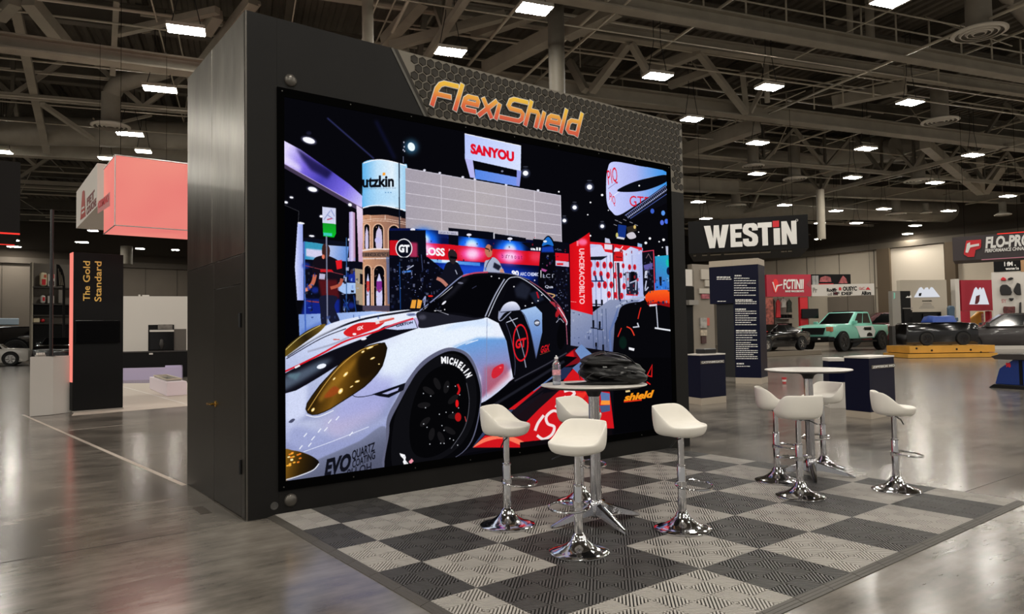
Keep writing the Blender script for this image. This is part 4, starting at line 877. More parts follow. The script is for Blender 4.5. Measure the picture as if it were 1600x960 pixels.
# unseen lights added around the camera to light the hall, continuing the rows
k = 0
for i in range(-9, 9):
    for j in (-3, -2, -1, 0, 1, 2, 3, 4):
        c = O0 + B1 * (i * 7.5 + 2) + B2 * (j * 7.5 + 3) + Vector((0, 0, 9.5))
        if (c - CAM).dot(CF) > 0 and depth(c) > 2: 
            r = c - CAM; X = 800 + F_PX * r.dot(CR) / r.dot(CF); Y = 480 - F_PX * r.dot(CU) / r.dot(CF)
            if -60 < X < 1660 and -60 < Y: continue
        if abs(i) > 5 and j < -1: continue
        t = thing('ceiling_light', 'unseen high bay light around the camera, added to light the hall', 'ceiling light', c, 'unseen high bay lights added around the camera')
        A, Bv = B1 * .45, B2 * .34
        part('lamp_panel', MB().add([c - A - Bv, c + A - Bv, c + A + Bv, c - A + Bv], [(0, 3, 2, 1)]), LAMP_M, t, fix=False)
        part('housing', MB().obox(c - A - Bv + Vector((0, 0, .012)), A * 2, Bv * 2, (0, 0, .09)), WHITE_METAL, t)
# ------------------------------------------------------------------ the big video wall booth
BW, BH, BD = 5.603, 4.207, 1.934
FRONT = mat('charcoal_front_laminate', (30, 29, 28), .45, vary=.08, vscale=2, spec=.12)
SIDE = mat('brushed_dark_metal', (116, 112, 104), .30, .95, vary=.22, vscale=1.6, bump=.45, bscale=1.6, stretch=(3, 3, 1))
SIDEL = mat('dark_door_laminate', (50, 47, 42), .36, .6, vary=.06, vscale=1.5)
BZ = mat('bezel_black', (6, 6, 6), .5, spec=.0)
booth = thing('video_wall_booth', 'tall charcoal exhibition booth with a huge lit car picture screen and honeycomb header', 'booth', (0, 0, 0))
part('core', MB().box(.012, .03, .006, BW - .012, BD - .012, BH - .012), BLACK, booth)
# screen corner points
S0x, S1x, S0z, S1z = .320, 5.270, .281, 3.535
F0x, F1x, F0z, F1z = ony(434, 500).x, S1x + .075, .205, S1z + .075
part('front_panel', MB().box(0, 0, 0, F0x, .03, BH), FRONT, booth)
part('front_panel', MB().box(F0x + .001, 0, 0, F1x, .03, F0z), FRONT, booth)
dx0 = ony(612, 70).x; dx1 = ony(664, 187).x
part('header_panel', MB().prism([(F0x + .001, 0, F1z), (dx1, 0, F1z), (dx0, 0, BH), (F0x + .001, 0, BH)], (0, .03, 0)), FRONT, booth)
HEXB = mat('honeycomb_lines', (104, 97, 84), .5); HEXM = mat('honeycomb_cell', (48, 44, 38), .5, spec=.2, vary=.15, vscale=2)
zc = ony(1055, 288).z
part('honeycomb_backing', MB().prism([(dx1 + .012, 0, F1z), (F1x, 0, F1z), (F1x, 0, zc - .1), (BW, 0, zc - .1), (BW, 0, BH), (dx0 + .012, 0, BH)], (0, .03, 0)), HEXB, booth)
part('right_column', MB().box(F1x + .001, 0, 0, BW, .03, zc - .101), FRONT, booth)
part('diagonal_trim', MB().prism([(dx1 - .012, -.006, F1z), (dx1 + .016, -.006, F1z), (dx0 + .016, -.006, BH), (dx0 - .012, -.006, BH)], (0, .006, 0)), mat('trim_grey', (74, 70, 62), .4), booth)
part('diagonal_strip', MB().prism([(dx1 + .017, -.002, F1z), (dx1 + .062, -.002, F1z), (dx0 + .062, -.002, BH), (dx0 + .017, -.002, BH)], (0, .0015, 0)), HEXM, booth)  # flat dark strip between the trim and the first cells
# hexagon cells: pointed tops, proud of the backing
P_ = .092; R_ = P_ / math.sqrt(3)
me = bpy.data.meshes.new('hexagon')
vs = []; 
for r, y in ((R_ * .85, 0), (R_ * .85, -.005), (R_ * .76, -.008), (R_ * .60, -.005)):
    vs += [(r * math.sin(k * PI / 3), y, r * math.cos(k * PI / 3)) for k in range(6)]
fs = [(i * 6 + k, (i * 6 + (k + 1) % 6), (i + 1) * 6 + (k + 1) % 6, (i + 1) * 6 + k) for i in range(3) for k in range(6)] + [tuple(18 + k for k in range(6))]
me.from_pydata(vs, [], fs); me.materials.append(HEXM)
cells = []
row = 0; z = BH - .055
while z > zc - .06:
    x = 1.6 + (P_ / 2 if row % 2 else 0)
    while x < BW - .03:
        inhead = z > F1z + .045
        edge = dx1 + (dx0 - dx1) * (z - F1z) / (BH - F1z) + .062
        if (inhead and x > edge) or (x > F1x + .05 and z > zc - .05): cells.append((x, z))
        x += P_
    z -= P_ * math.sqrt(3) / 2; row += 1
cells.sort(key=lambda c: c[0])
for x, z in cells[:300]:
    o = bpy.data.objects.new('hexagon', me); COL.objects.link(o); o.parent = booth; o.location = (x, 0, z)
if len(cells) > 300:
    mb = MB()
    for x, z in cells[300:]: mb.add([Vector(v) + Vector((x, 0, z)) for v in vs], fs)
    part('hexagons', mb, HEXM, booth, stuff=True)
# bezel and screen
mb = MB()
for a, b, c, d in ((F0x, F0z, S0x, F1z), (S1x, F0z, F1x, F1z), (S0x, F0z, S1x, S0z), (S0x, S1z, S1x, F1z)): mb.box(a, -.014, b, c, .029, d)
part('bezel', mb, BZ, booth)
for x in np.linspace(F0x + .04, F1x - .04, 9):
    for z in (F0z + .03, F1z - .03): part('screw', MB().lathe([(.006, -.004), (.006, 0)], 8, (x, -.014, z), ax=(Vector((1, 0, 0)), Vector((0, 0, 1)), Vector((0, 1, 0)))), mat('screw_grey', (66, 64, 60), .5), booth)
im = paint_screen()
quad_uv('screen', [(S0x, -.004, S1z), (S1x, -.004, S1z), (S1x, -.004, S0z), (S0x, -.004, S0z)], image_mat('screen_picture', im, SCREEN), booth)
# dome caps, cable hole
AXF = (Vector((1, 0, 0)), Vector((0, 0, 1)), Vector((0, -1, 0)))
for px, py in ((454, 126), (454, 782)):
    c = ony(px, py); c.y = 0
    part('dome_cap', MB().lathe([(.055, 0), (.055, .006), (.045, .022), (.025, .032), (0.0005, .035)], 20, c, ax=AXF), mat('dome_grey', (92, 88, 82), .35, .5), booth, smooth=40)
c = ony(428.5, 791); c.y = 0
part('cable_grommet', MB().lathe([(.033, -.001), (.033, .004), (.024, .004), (.022, .0008), (.0005, .0008)], 20, c, ax=AXF), mat('grommet_grey', (70, 68, 66), .4), booth, smooth=30)
# side wall: upper sheets, lower sheets and the access door
zs = ony(383, 395).z
ys = onx(331, 400, 0).y
mb = MB()
def side(name, y0, y1, z0, z1, m, x=0.0): return part(name, MB().box(x, y0, z0, .0125, y1, z1), m, booth, bevel=.002)
side('upper_side_panel', .004, ys - .003, zs + .004, BH, SIDE); side('upper_side_panel', ys + .003, BD, zs + .004, BH, SIDE)
dy0 = onx(376.5, 600, 0).y; dy1 = onx(334.5, 600, 0).y; dz = onx(355, 449, 0).z
side('lower_side_panel', .004, dy0 - .004, 0.004, zs - .002, SIDEL); side('lower_side_panel', dy0 - .002, dy1 + .002, dz + .006, zs - .002, SIDEL); side('lower_side_panel', dy1 + .006, BD, .004, zs - .002, SIDEL)
door = side('door', dy0, dy1, .012, dz, mat('door_face', (46, 43, 38), .36, .6, vary=.06))
BRASS = mat('brass', (205, 160, 70), .2, 1.0)
hc = onx(335, 631, 0); hc.x = 0
AXS = (Vector((0, 1, 0)), Vector((0, 0, 1)), Vector((-1, 0, 0)))
hc.y = dy1 - .05
h = MB(); h.lathe([(.03, 0), (.03, .006), (.012, .012), (.012, .045), (.0005, .046)], 16, hc, ax=AXS); h.tube([hc + Vector((-.04, 0, 0)), hc + Vector((-.045, .05, 0)), hc + Vector((-.045, .12, 0)), hc + Vector((-.035, .135, -.012))], .009, 8)
h.tube([hc + Vector((-.012, -.02, 0)), hc + Vector((-.014, -.09, .004))], .006, 6)
part('door_handle', h, BRASS, door, smooth=40, label='brass lever handle')
for z in (.42, dz - .30): part('hinge', MB().tube([(-.008, dy0 - .003, z - .06), (-.008, dy0 - .003, z + .06)], .012, 8), SATIN, door, smooth=40)
side('edge_trim', -.0005, .003, 0, BH, mat('edge_trim_grey', (92, 88, 82), .35, .6), x=-.003)

# the gold gradient logo, letter by letter
def logo_mat():
    m = bpy.data.materials.new('logo_gradient'); m.use_nodes = True
    nt = m.node_tree; b = nt.nodes['Principled BSDF']; L = nt.links.new
    tc = nt.nodes.new('ShaderNodeTexCoord'); s = nt.nodes.new('ShaderNodeSeparateXYZ'); r = nt.nodes.new('ShaderNodeValToRGB')
    L(tc.outputs['Object'], s.inputs[0])
    mr = nt.nodes.new('ShaderNodeMapRange'); mr.inputs['From Min'].default_value = 0; mr.inputs['From Max'].default_value = .29
    L(s.outputs['Z'], mr.inputs['Value']); L(mr.outputs[0], r.inputs[0]); L(r.outputs[0], b.inputs['Base Color'])
    e = r.color_ramp.elements; e[0].position = .0; e[0].color = lin((222, 62, 28)) + (1,); e[1].position = 1; e[1].color = lin((250, 205, 28)) + (1,)
    x = r.color_ramp.elements.new(.30); x.color = lin((235, 105, 30)) + (1,)
    x = r.color_ramp.elements.new(.62); x.color = lin((245, 175, 35)) + (1,)
    b.inputs['Roughness'].default_value = .35
    L(r.outputs[0], b.inputs['Emission Color']); b.inputs['Emission Strength'].default_value = .06  # faint self-glow added to the printed letter colour
    return m
LG = logo_mat(); LW = mat('logo_white_rim', (235, 228, 215), .4); LK = mat('logo_dark_outline', (16, 14, 16), .5)  # dark outline backing behind the white rim
A0 = ony(672, 180); A1 = ony(909, 204); A2 = ony(678, 131)
lx0, lx1, lz0 = A0.x, A1.x, (A0.z + A1.z) / 2 + .004
GL = {'F': (1.12, [[(.06, 0), (.06, .62), (.16, .8), (.34, .88), (1.08, .88)], [(.06, .44), (.86, .44)]]),
      'l': (.36, [[(.13, 0), (.13, 1)]]),
      'e': (.98, [[(.86, .11), (.26, .11), (.13, .2), (.13, .5), (.26, .6), (.72, .6), (.83, .5), (.83, .37), (.2, .37)]]),
      'x': (.92, [[(.06, .68), (.82, 0)], [(.84, .68), (.08, 0)]]),
      'L': (.44, [[(.13, .0), (.13, .6)]]),
      'S': (1.32, [[(1.26, .9), (.42, .9), (.24, .82), (.2, .62), (.34, .52), (1.0, .5), (1.14, .42), (1.16, .22), (1.02, .11), (-.12, .11)]]),
      'h': (.94, [[(.13, 0), (.13, 1)], [(.13, .62), (.64, .62), (.76, .52), (.78, 0)]]),
      'i': (.36, [[(.13, 0), (.13, .68)]]),
      'd': (.98, [[(.84, 1), (.84, 0)], [(.84, .11), (.28, .11), (.14, .2), (.14, .5), (.28, .6), (.84, .6)]])}
word = 'FlexLShield'; tot = sum(GL[c][0] for c in word) + .3
logo = part('logo_sign', MB().box(lx0 + .1, -.004, lz0 + .1, lx1 - .1, -.0005, lz0 + .16), LK, booth)
k = (lx1 - lx0) / tot; hz = .285; xx = lx0
for c in word:
    w, ss = GL[c]; mb = MB()
    for lay, (bw, y0, y1) in enumerate(((.39, -.0055, -.010), (.29, -.010, -.013), (.215, -.013, -.016))):
        for s_ in ss:
            pts = [(xx + px_ * k + .34 * (pz * hz), lz0 + pz * hz) for px_, pz in s_]
            for a, b in ((0, 1), (-1, -2)):          # square ends
                pa, pb = Vector(pts[a]), Vector(pts[b]); d = (pa - pb).normalized()
                pts[a] = tuple(pa + d * ((bw - .215) * hz * .36 + .002))
            for q in stroke(pts, bw * hz * .70):
                mb.prism([(x, y0, z) for x, z in q], (0, y1 - y0 - .00012 * (len(mb.f) // 6 % 12), 0), lay)
    o = part('letter', mb, [LK, LW, LG], logo)
    off = Vector((xx, 0, lz0)); o.location = off
    for v in o.data.vertices: v.co -= off
    xx += w * k
# ------------------------------------------------------------------ checkered mat of ribbed click tiles
TL_ = .31; MX0, MY0 = .228, -.004
def clip(poly, a, b, c):                 # keep a*x+b*y <= c
    o = []
    for i in range(len(poly)):
        p, q = poly[i], poly[(i + 1) % len(poly)]; dp, dq = a * p[0] + b * p[1] - c, a * q[0] + b * q[1] - c
        if dp <= 0: o.append(p)
        if (dp < 0 < dq) or (dq < 0 < dp):
            t = dp / (dp - dq); o.append((p[0] + (q[0] - p[0]) * t, p[1] + (q[1] - p[1]) * t))
    return o
def tile_mesh(m, mg):
    mb = MB(); B = TL_ / 2; g = .0015
    mb.box(g, -TL_ + g, 0, TL_ - g, -g, .006, 1)
    s2 = math.sqrt(.5)
    for bi in range(2):
        for bj in range(2):
            x0, x1, y1, y0 = bi * B + g, (bi + 1) * B - g, -bj * B - g, -(bj + 1) * B + g
            sg = 1 if (bi + bj) % 2 else -1      # rib direction (1, sg)
            nx, ny = (-sg * s2, s2)
            cx, cy = (x0 + x1) / 2, (y0 + y1) / 2; pt = .0196; hw = .0053
            for k in range(-6, 7):
                o = nx * cx + ny * cy + k * pt
                p = [(x0, y0), (x1, y0), (x1, y1), (x0, y1)]
                p = clip(p, nx, ny, o + hw); p = clip(p, -nx, -ny, -(o - hw)) if len(p) > 2 else p
                if len(p) > 2: mb.prism([(x, y, .006) for x, y in p], (0, 0, .012), 0)
    for a in ((g, -TL_ + g, TL_ - g, -TL_ + g + .004), (g, -g - .004, TL_ - g, -g), (g, -TL_ + g, g + .004, -g), (TL_ - g - .004, -TL_ + g, TL_ - g, -g)): mb.box(a[0], a[1], .004, a[2], a[3], .018, 0)
    me = bpy.data.meshes.new('tile'); me.from_pydata([tuple(v) for v in mb.v], [], mb.f); me.materials.append(m); me.materials.append(mg)
    me.polygons.foreach_set('material_index', mb.m)
    b = bmesh.new(); b.from_mesh(me); bmesh.ops.recalc_face_normals(b, faces=b.faces); b.to_mesh(me); b.free()
    return me
TLIGHT = mat('tile_grey_plastic', (166, 161, 154), .55); TDARK = mat('tile_graphite_plastic', (72, 70, 68), .5); TGAP = mat('tile_gap_dark', (14, 13, 12), .8)
ml, md = tile_mesh(TLIGHT, mat('tile_gap_grey', (30, 28, 26), .8)), tile_mesh(TDARK, TGAP)
mat_ = thing('floor_mat', 'grey and charcoal checkered mat of ribbed click tiles under the bar stools', 'floor mat', (MX0, MY0, 0))
NX, NY = 16, 12
for i in range(NX):
    for j in range(NY):
        q, r = (i + 1) // 2, j // 2
        par = q + r + (1 if (q >= 2 and r >= 4) or (q >= 3 and r < 4) else 0)
        o = bpy.data.objects.new('tile', ml if par % 2 == 0 else md); COL.objects.link(o); o.parent = mat_
        o.location = (i * TL_, -j * TL_, 0)
EDG = mat('edge_strip_charcoal', (72, 68, 62), .5)
def edge(n, o, u, v):                    # ramped strips: u along, v outward
    for k in range(n):
        a = Vector(o) + Vector(u) * (k * TL_ + .002); e = Vector(u) * (TL_ - .004); v_ = Vector(v)
        pr = [a, a + v_ * .062, a + v_ * .062 + Vector((0, 0, .004)), a + v_ * .044 + Vector((0, 0, .008)), a + v_ * .042 + Vector((0, 0, .006)), a + v_ * .040 + Vector((0, 0, .009)), a + v_ * .022 + Vector((0, 0, .013)), a + v_ * .020 + Vector((0, 0, .011)), a + v_ * .018 + Vector((0, 0, .014)), a + v_ * .001 + Vector((0, 0, .018)), a + v_ * .001]
        part('edge_strip', MB().prism(pr[:-1], e), EDG, mat_)
edge(NY, (MX0, MY0, 0), (0, -1, 0), (-1, 0, 0)); edge(NX, (MX0, MY0 - NY * TL_, 0), (1, 0, 0), (0, -1, 0)); edge(NY, (MX0 + NX * TL_, MY0, 0), (0, -1, 0), (1, 0, 0))

# ------------------------------------------------------------------ bar stools (local: back at +y, facing -y, floor at 0)
LEATH = mat('cream_leatherette', (232, 227, 217), .42, vary=.02, bump=.06, bscale=180)
ZM = .018
def seat_mesh():
    N = 40; rings = []
    prof = [(.0, .690, 0), (.45, .690, 0), (.74, .693, 0), (.90, .708, 0), (.975, .735, .02), (1.0, .762, .25), (.985, .768, .75), (.955, .772, 1.0), (.925, .768, .97), (.88, .764, .72), (.82, .764, .30), (.73, .768, .07), (.45, .776, .01), (.2, .772, 0), (0, .771, 0)]
    for rr, z, up in prof:
        ring = []
        for k in range(N):
            t = 2 * PI * k / N
            ca, sa = math.sin(t), math.cos(t)          # sa=1 at the back
            e = 2.5; R = (abs(ca) ** e + abs(sa) ** e) ** (-1 / e)
            b = (1 + sa) / 2; s = min(max((b - .30) / .55, 0), 1); s = s * s * (3 - 2 * s)
            rim = .140 * s
            fr = -.012 * max(0, -sa) * (1 if up == 0 else .4)
            lean = .016 * up * s
            ring.append((ca * R * .203 * rr * (1 + .02 * up * s), sa * R * .178 * rr + lean + .0, z + rim * up + fr * rr))
        rings.append(ring)
    mb = MB(); mb.hull([r for r in rings[1:-1]])
    return mb
def make_stool():
    root = thing('bar_stool', '', 'bar stool')
    part('seat', seat_mesh(), LEATH, root, smooth=True, subsurf=1)
    # stitched panel line across the seat and along the backrest
    pole = MB(); pole.lathe([(.031, .125), (.031, .46), (.029, .465)], 20); pole.lathe([(.024, .46), (.024, .672), (.06, .676), (.07, .690)], 20)
    pole.lathe([(.034, .458), (.034, .470), (.025, .474)], 20)
    part('pole', pole, CHROME, root, smooth=40)
    part('base', MB().lathe([(.205, 0), (.210, .003), (.210, .011), (.205, .015), (.17, .024), (.128, .038), (.094, .058), (.068, .080), (.052, .100), (.046, .118), (.040, .124), (.034, .134), (.031, .136)], 40), CHROME, root, smooth=50)
    ring = MB(); cy = -.105
    ring.tube([(.150 * math.sin(t), cy + .125 * math.cos(t), .335 + .012 * math.cos(t)) for t in np.linspace(0, 2 * PI, 33)[:-1]], .0085, 8, closed=True)
    ring.lathe([(.039, .318), (.039, .352)], 18)
    part('footrest', ring, CHROME, root, smooth=40)
    lv = MB(); lv.tube([(-.03, -.02, .668), (-.12, -.03, .664), (-.20, -.035, .625)], .005, 6)
    part('height_lever', lv, SATIN, root, smooth=40)
    return root
def copy_tree(o, parent=None):
    c = o.copy(); COL.objects.link(c)
    if parent is not None: c.parent = parent
    for ch in list(o.children): copy_tree(ch, c)
    return c
def facing(px, py, p):                   # angle so that the stool's front (-y) looks towards a floor pixel
    g = onz(px, py); return math.atan2(g.y - p.y, g.x - p.x) + PI / 2
proto = make_stool()
STOOLS = [((1.483, -1.535), 32, 1.0, 'white bar stool left of the table, closest to the lit car picture'),
          ((1.437, -2.384), -80, .955, 'white bar stool at the very front of the mat'),
          ((2.433, -1.339), 15, .99, 'white bar stool half hidden behind the pole of the table with the bag'),
          ((2.397, -2.470), 8, 1.0, 'white bar stool alone to the right of the table with the bag'),
          ((4.409, -1.989), 40, 1.0, 'white bar stool at the bare table, leftmost there, back turned left'),
          ((3.968, -2.485), 148, .985, 'white bar stool at the bare table with its rounded back to the camera'),
          ((5.43, -1.90), -106, 1.0, 'white bar stool behind the pole of the bare table, beside the blue counter'),
          ((4.817, -2.912), 36, .98, 'white bar stool standing alone at the right edge of the mat')]
for n, ((x, y), deg, sz, lab) in enumerate(STOOLS):
    s = proto if n == 0 else copy_tree(proto)
    s.location = (x, y, ZM if x < 5.2 else 0); s.rotation_euler.z = math.radians(deg); s.scale = (1, 1, sz) if False else (sz, sz, sz)
    s['label'] = lab; s['category'] = 'bar stool'; s['group'] = 'white bar stools'

# ------------------------------------------------------------------ bar tables
TOPW = mat('table_top_white', (205, 200, 193), .35); ALU = mat('polished_aluminium', (200, 200, 204), .14, 1.0)
def make_table():
    r = thing('bar_table', '', 'table')
    part('table_top', MB().lathe([(.0005, 1.062), (.395, 1.062), (.408, 1.060), (.412, 1.055), (.408, 1.050)][::-1], 56), TOPW, r, smooth=40)
    part('top_edge', MB().lathe([(.407, 1.0495), (.36, 1.034), (.12, 1.028), (.0005, 1.028)], 56), BLACK, r, smooth=40)
    part('top_bracket', MB().lathe([(.105, 1.027), (.06, 1.0), (.045, .965)], 24), BLACK, r, smooth=40)
    po = MB(); n = 48
    prof = [(.041 + .004 * (1 if math.cos(6 * t) > .2 else 0)) for t in np.linspace(0, 2 * PI, n + 1)[:-1]]
    rg = [[(prof[k] * math.cos(2 * PI * k / n), prof[k] * math.sin(2 * PI * k / n), z) for k in range(n)] for z in (.10, .97)]
    part('pole', po.hull(rg), ALU, r, smooth=30)
    part('hub', MB().lathe([(.046, .04), (.058, .05), (.058, .15), (.047, .17)], 24), ALU, r, smooth=40)
    for k in range(4):
        a = k * PI / 2; u = Vector((math.cos(a), math.sin(a), 0)); v = Vector((-u.y, u.x, 0)); mb = MB(); rg = []
        for s, hw, zt, zb in ((.045, .034, .150, .060), (.10, .036, .132, .056), (.2, .033, .094, .040), (.30, .026, .058, .020), (.385, .016, .022, .004), (.40, .010, .014, .001)):
            rg.append([u * s - v * hw + Vector((0, 0, zb)), u * s + v * hw + Vector((0, 0, zb)), u * s + v * hw * .8 + Vector((0, 0, zt * .9)), u * s + Vector((0, 0, zt)), u * s - v * hw * .8 + Vector((0, 0, zt * .9))])
        part('leg', mb.hull(rg), ALU, r, smooth=50)
    return r
tp = make_table(); T1 = Vector((2.068, -1.901, ZM)); T2 = Vector((4.866, -2.076, ZM))
tp['label'] = 'white topped bar table carrying the bottle and black bag'; tp['category'] = 'table'; tp['group'] = 'bar tables'
tp.location = T1; tp.rotation_euler.z = math.radians(-12)
t2 = copy_tree(tp); t2.location = T2; t2.rotation_euler.z = math.radians(35); t2['label'] = 'bare white topped bar table near the blue counters'
TZ = 1.062 + ZM

# water bottle
bc = onz(870, 602, TZ); bc.z = TZ
bt = thing('water_bottle', 'clear plastic water bottle with pink label standing on the bar table', 'bottle', bc)
PET = mat('clear_plastic', (235, 238, 242), .08, trans=.9, ior=1.35); LBL = mat('bottle_label_pink', (214, 150, 160), .4, vary=.35, vscale=60)
body = [(.026, .001), (.032, .004), (.032, .02), (.030, .03), (.032, .04), (.032, .06), (.0305, .068), (.032, .075), (.032, .135), (.030, .142), (.0325, .15), (.027, .168), (.016, .186), (.0125, .192), (.0125, .200)]
part('body', MB().lathe([(r, z) for r, z in body], 26, bc), PET, bt, smooth=60)
part('water', MB().lathe([(.023, .004), (.029, .008), (.029, .118), (.0005, .118)], 22, bc), mat('water', (225, 232, 240), .02, trans=.85, ior=1.2), bt, smooth=50)
part('label', MB().lathe([(.0326, .078), (.0326, .118)], 26, bc, cap=False), LBL, bt, smooth=60)
part('cap', MB().lathe([(.0145, .199), (.0145, .214), (.006, .217), (.005, .228), (.0005, .229)], 18, bc), mat('bottle_cap_white', (225, 222, 225), .4), bt, smooth=35)

# black bag: soft lumpy body with folds, straps and a flap on the table
gc = onz(950, 600, TZ); gc.z = TZ
bag = thing('black_bag', 'bulging black bag with shiny folds lying on the bar table', 'bag', gc)
FAB = mat('black_nylon', (14, 14, 15), .42, vary=.2, vscale=9, bump=.2, bscale=30, spec=.3)
U = Vector((CR.x, CR.y, 0)).normalized(); V = Vector((-U.y, U.x, 0))
def lump(cx, cy, z0, rx, ry, h, seed, folds=5, amp=.014, n=44, m=22, flat=1.6):
    rg = random.Random(seed); fr = [(rg.uniform(2, 7), rg.uniform(0, 6.3), rg.uniform(6, 26), rg.uniform(.4, 1)) for _ in range(folds)]
    rings = []
    for i in range(m + 1):
        s = i / m; zz = s; prof = math.sin(PI * (.08 + .92 * s) ** .78) ** .55 if s < 1 else 0
        ring = []
        for k in range(n):
            t = 2 * PI * k / n
            d = sum(math.sin(a * t + b + c * s) * w for a, b, c, w in fr) / folds
            r = max(prof, .02) * (1 + d * amp * 9)
            ring.append(gc + U * (cx + rx * r * math.cos(t)) + V * (cy + ry * r * math.sin(t)) + Vector((0, 0, max(.001, z0 + h * (zz ** .9) * (1 + .10 * math.cos(t - 2.3)) + d * amp * (s if s > .15 else 0)))))
        rings.append(ring)
    return MB().hull(rings)
part('body', lump(.035, .03, 0, .255, .19, .215, 5, folds=6, amp=.02), FAB, bag, smooth=True, subsurf=1)
part('top_pocket', lump(-.01, .02, .12, .20, .16, .12, 8, folds=5, amp=.012), FAB, bag, smooth=True, subsurf=1)
part('side_pouch', lump(.13, -.08, .002, .16, .10, .13, 11, folds=6, amp=.018), FAB, bag, smooth=True, subsurf=1)
fl = MB(); n = 14
for sgn in (0, 1): pass
g0 = [(-.345, -.015, .010), (-.30, -.05, .012), (-.22, -.075, .016), (-.10, -.10, .03), (.02, -.14, .035), (.16, -.15, .03)]
rings = []
for (u, v, z), w in zip(g0, (.012, .03, .04, .05, .055, .03)):
    c = gc + U * u + V * v
    rings.append([c - V * w + Vector((0, 0, .001)), c + V * w + Vector((0, 0, .001)), c + V * w * .7 + Vector((0, 0, z)), c - V * w * .2 + Vector((0, 0, z * 1.3)), c - V * w * .9 + Vector((0, 0, z * .7))])
part('flap', fl.hull(rings), FAB, bag, smooth=50, subsurf=1)
def strap(pts, w, name='strap', m=None):
    P = [gc + U * a + V * b + Vector((0, 0, c)) for a, b, c in pts]; mb = MB(); R = []
    for i, p in enumerate(P):
        t = (P[min(i + 1, len(P) - 1)] - P[max(i - 1, 0)]).normalized(); s = t.cross(V).normalized()
        R.append([p - V * w - s * .004, p + V * w - s * .004, p + V * w + s * .004, p - V * w + s * .004])
    return part(name, mb.hull(R), m or SATIN, bag, smooth=50, subsurf=1)
strap([(-.22, -.09, .03), (-.235, -.08, .10), (-.19, -.06, .17), (-.10, -.04, .225), (.02, -.03, .25), (.14, -.03, .225), (.22, -.02, .15), (.25, 0, .07)], .02)
strap([(-.2, -.15, .03), (-.16, -.17, .09), (-.05, -.185, .125), (.08, -.185, .12), (.2, -.15, .09), (.27, -.08, .05)], .013)
strap([(-.1, -.16, .05), (0, -.185, .085), (.12, -.18, .07), (.24, -.12, .04)], .013)
BK = mat('buckle_grey', (150, 150, 150), .3, .6)
for u, v, z, w in ((-.06, -.175, .132, .032), (.10, -.168, .125, .022), (.07, -.195, .09, .02)):
    c = gc + U * u + V * v + Vector((0, 0, z)); part('buckle', MB().obox(c, U * w, V * -.008, (0, 0, .010)), BK, bag, bevel=.002)
# ------------------------------------------------------------------ background exhibits
WIRE = mat('wire_black', (14, 13, 12), .95, spec=0)
def fbox(mb, A, B, z0, z1, t, mi=0, out=0.):
    """upright slab whose front face runs from A to B (as seen left to right), t deep, pushed out towards the camera"""
    A = Vector((A.x, A.y, 0)); B = Vector((B.x, B.y, 0)); d = (B - A); n = Vector((-d.y, d.x, 0)).normalized()
    if n.dot(A - Vector((CAM.x, CAM.y, 0))) < 0: n = -n
    return mb.obox(A - n * out + Vector((0, 0, z0)), d, n * t, (0, 0, z1 - z0), mi)
class Face:
    """an upright plane through two ground points; pixels can be laid on it"""
    def __init__(s, A, B):
        s.A = Vector((A.x, A.y, 0)); s.B = Vector((B.x, B.y, 0)); s.d = (s.B - s.A).normalized()
        n = Vector((-s.d.y, s.d.x, 0))
        s.n = n if n.dot(s.A - Vector((CAM.x, CAM.y, 0))) < 0 else -n     # towards the camera
    def p(s, px, py): return onplane(px, py, s.A, s.n)
    def box(s, mb, x0, y0, x1, y1, t, out, mi=0):       # slab over a pixel rectangle: back at -t, front at out
        a, b = s.p(x0, y1), s.p(x1, y1); zt = s.p(x0, y0).z; zb = a.z
        a = Vector((a.x, a.y, zb)); u = Vector((b.x - a.x, b.y - a.y, 0))
        return mb.obox(a - s.n * t, u, s.n * (t + out), (0, 0, zt - zb), mi)
    def poly(s, mb, pts, out, t=.004, mi=0): return mb.prism([s.p(x, y) + s.n * out for x, y in pts], s.n * t, mi)
    def text(s, mb, txt, x0, y0, x1, hpx, out, thick=.01, bold=0., shear=0., mi=0):
        a, b = s.p(x0, y0), s.p(x1, y0); h = s.p(x0, y0 - hpx).z - a.z
        u = Vector((b.x - a.x, b.y - a.y, 0))
        return letters(mb, txt, a + s.n * out, u, (0, 0, 1), h, width=u.length, bold=bold, shear=shear, thick=thick, mi=mi)
def gpt(px, py): return onz(px, py)
def dpt(px, d): p = at(px, 500, d); return Vector((p.x, p.y, 0))

WHITE = mat('white_laminate', (212, 206, 198), .45); GREY = mat('grey_laminate', (140, 135, 128), .5); RED = mat('signal_red', (205, 28, 40), .45); CRIM = mat('crimson_panel', (176, 34, 56), .5)
NAVY = mat('navy_laminate', (7, 11, 38), .4, spec=.15); BEIGE = mat('beige_plinth', (176, 164, 148), .6); TXT = mat('white_print', (232, 230, 226), .5); TV = mat('television_glass', (8, 8, 10), .15)
BLK = mat('black_panel', (10, 10, 11), .5, spec=.2); LILAC = mat('lilac_panel', (186, 174, 205), .5); GOLDP = mat('gold_print', (246, 204, 104), .4)

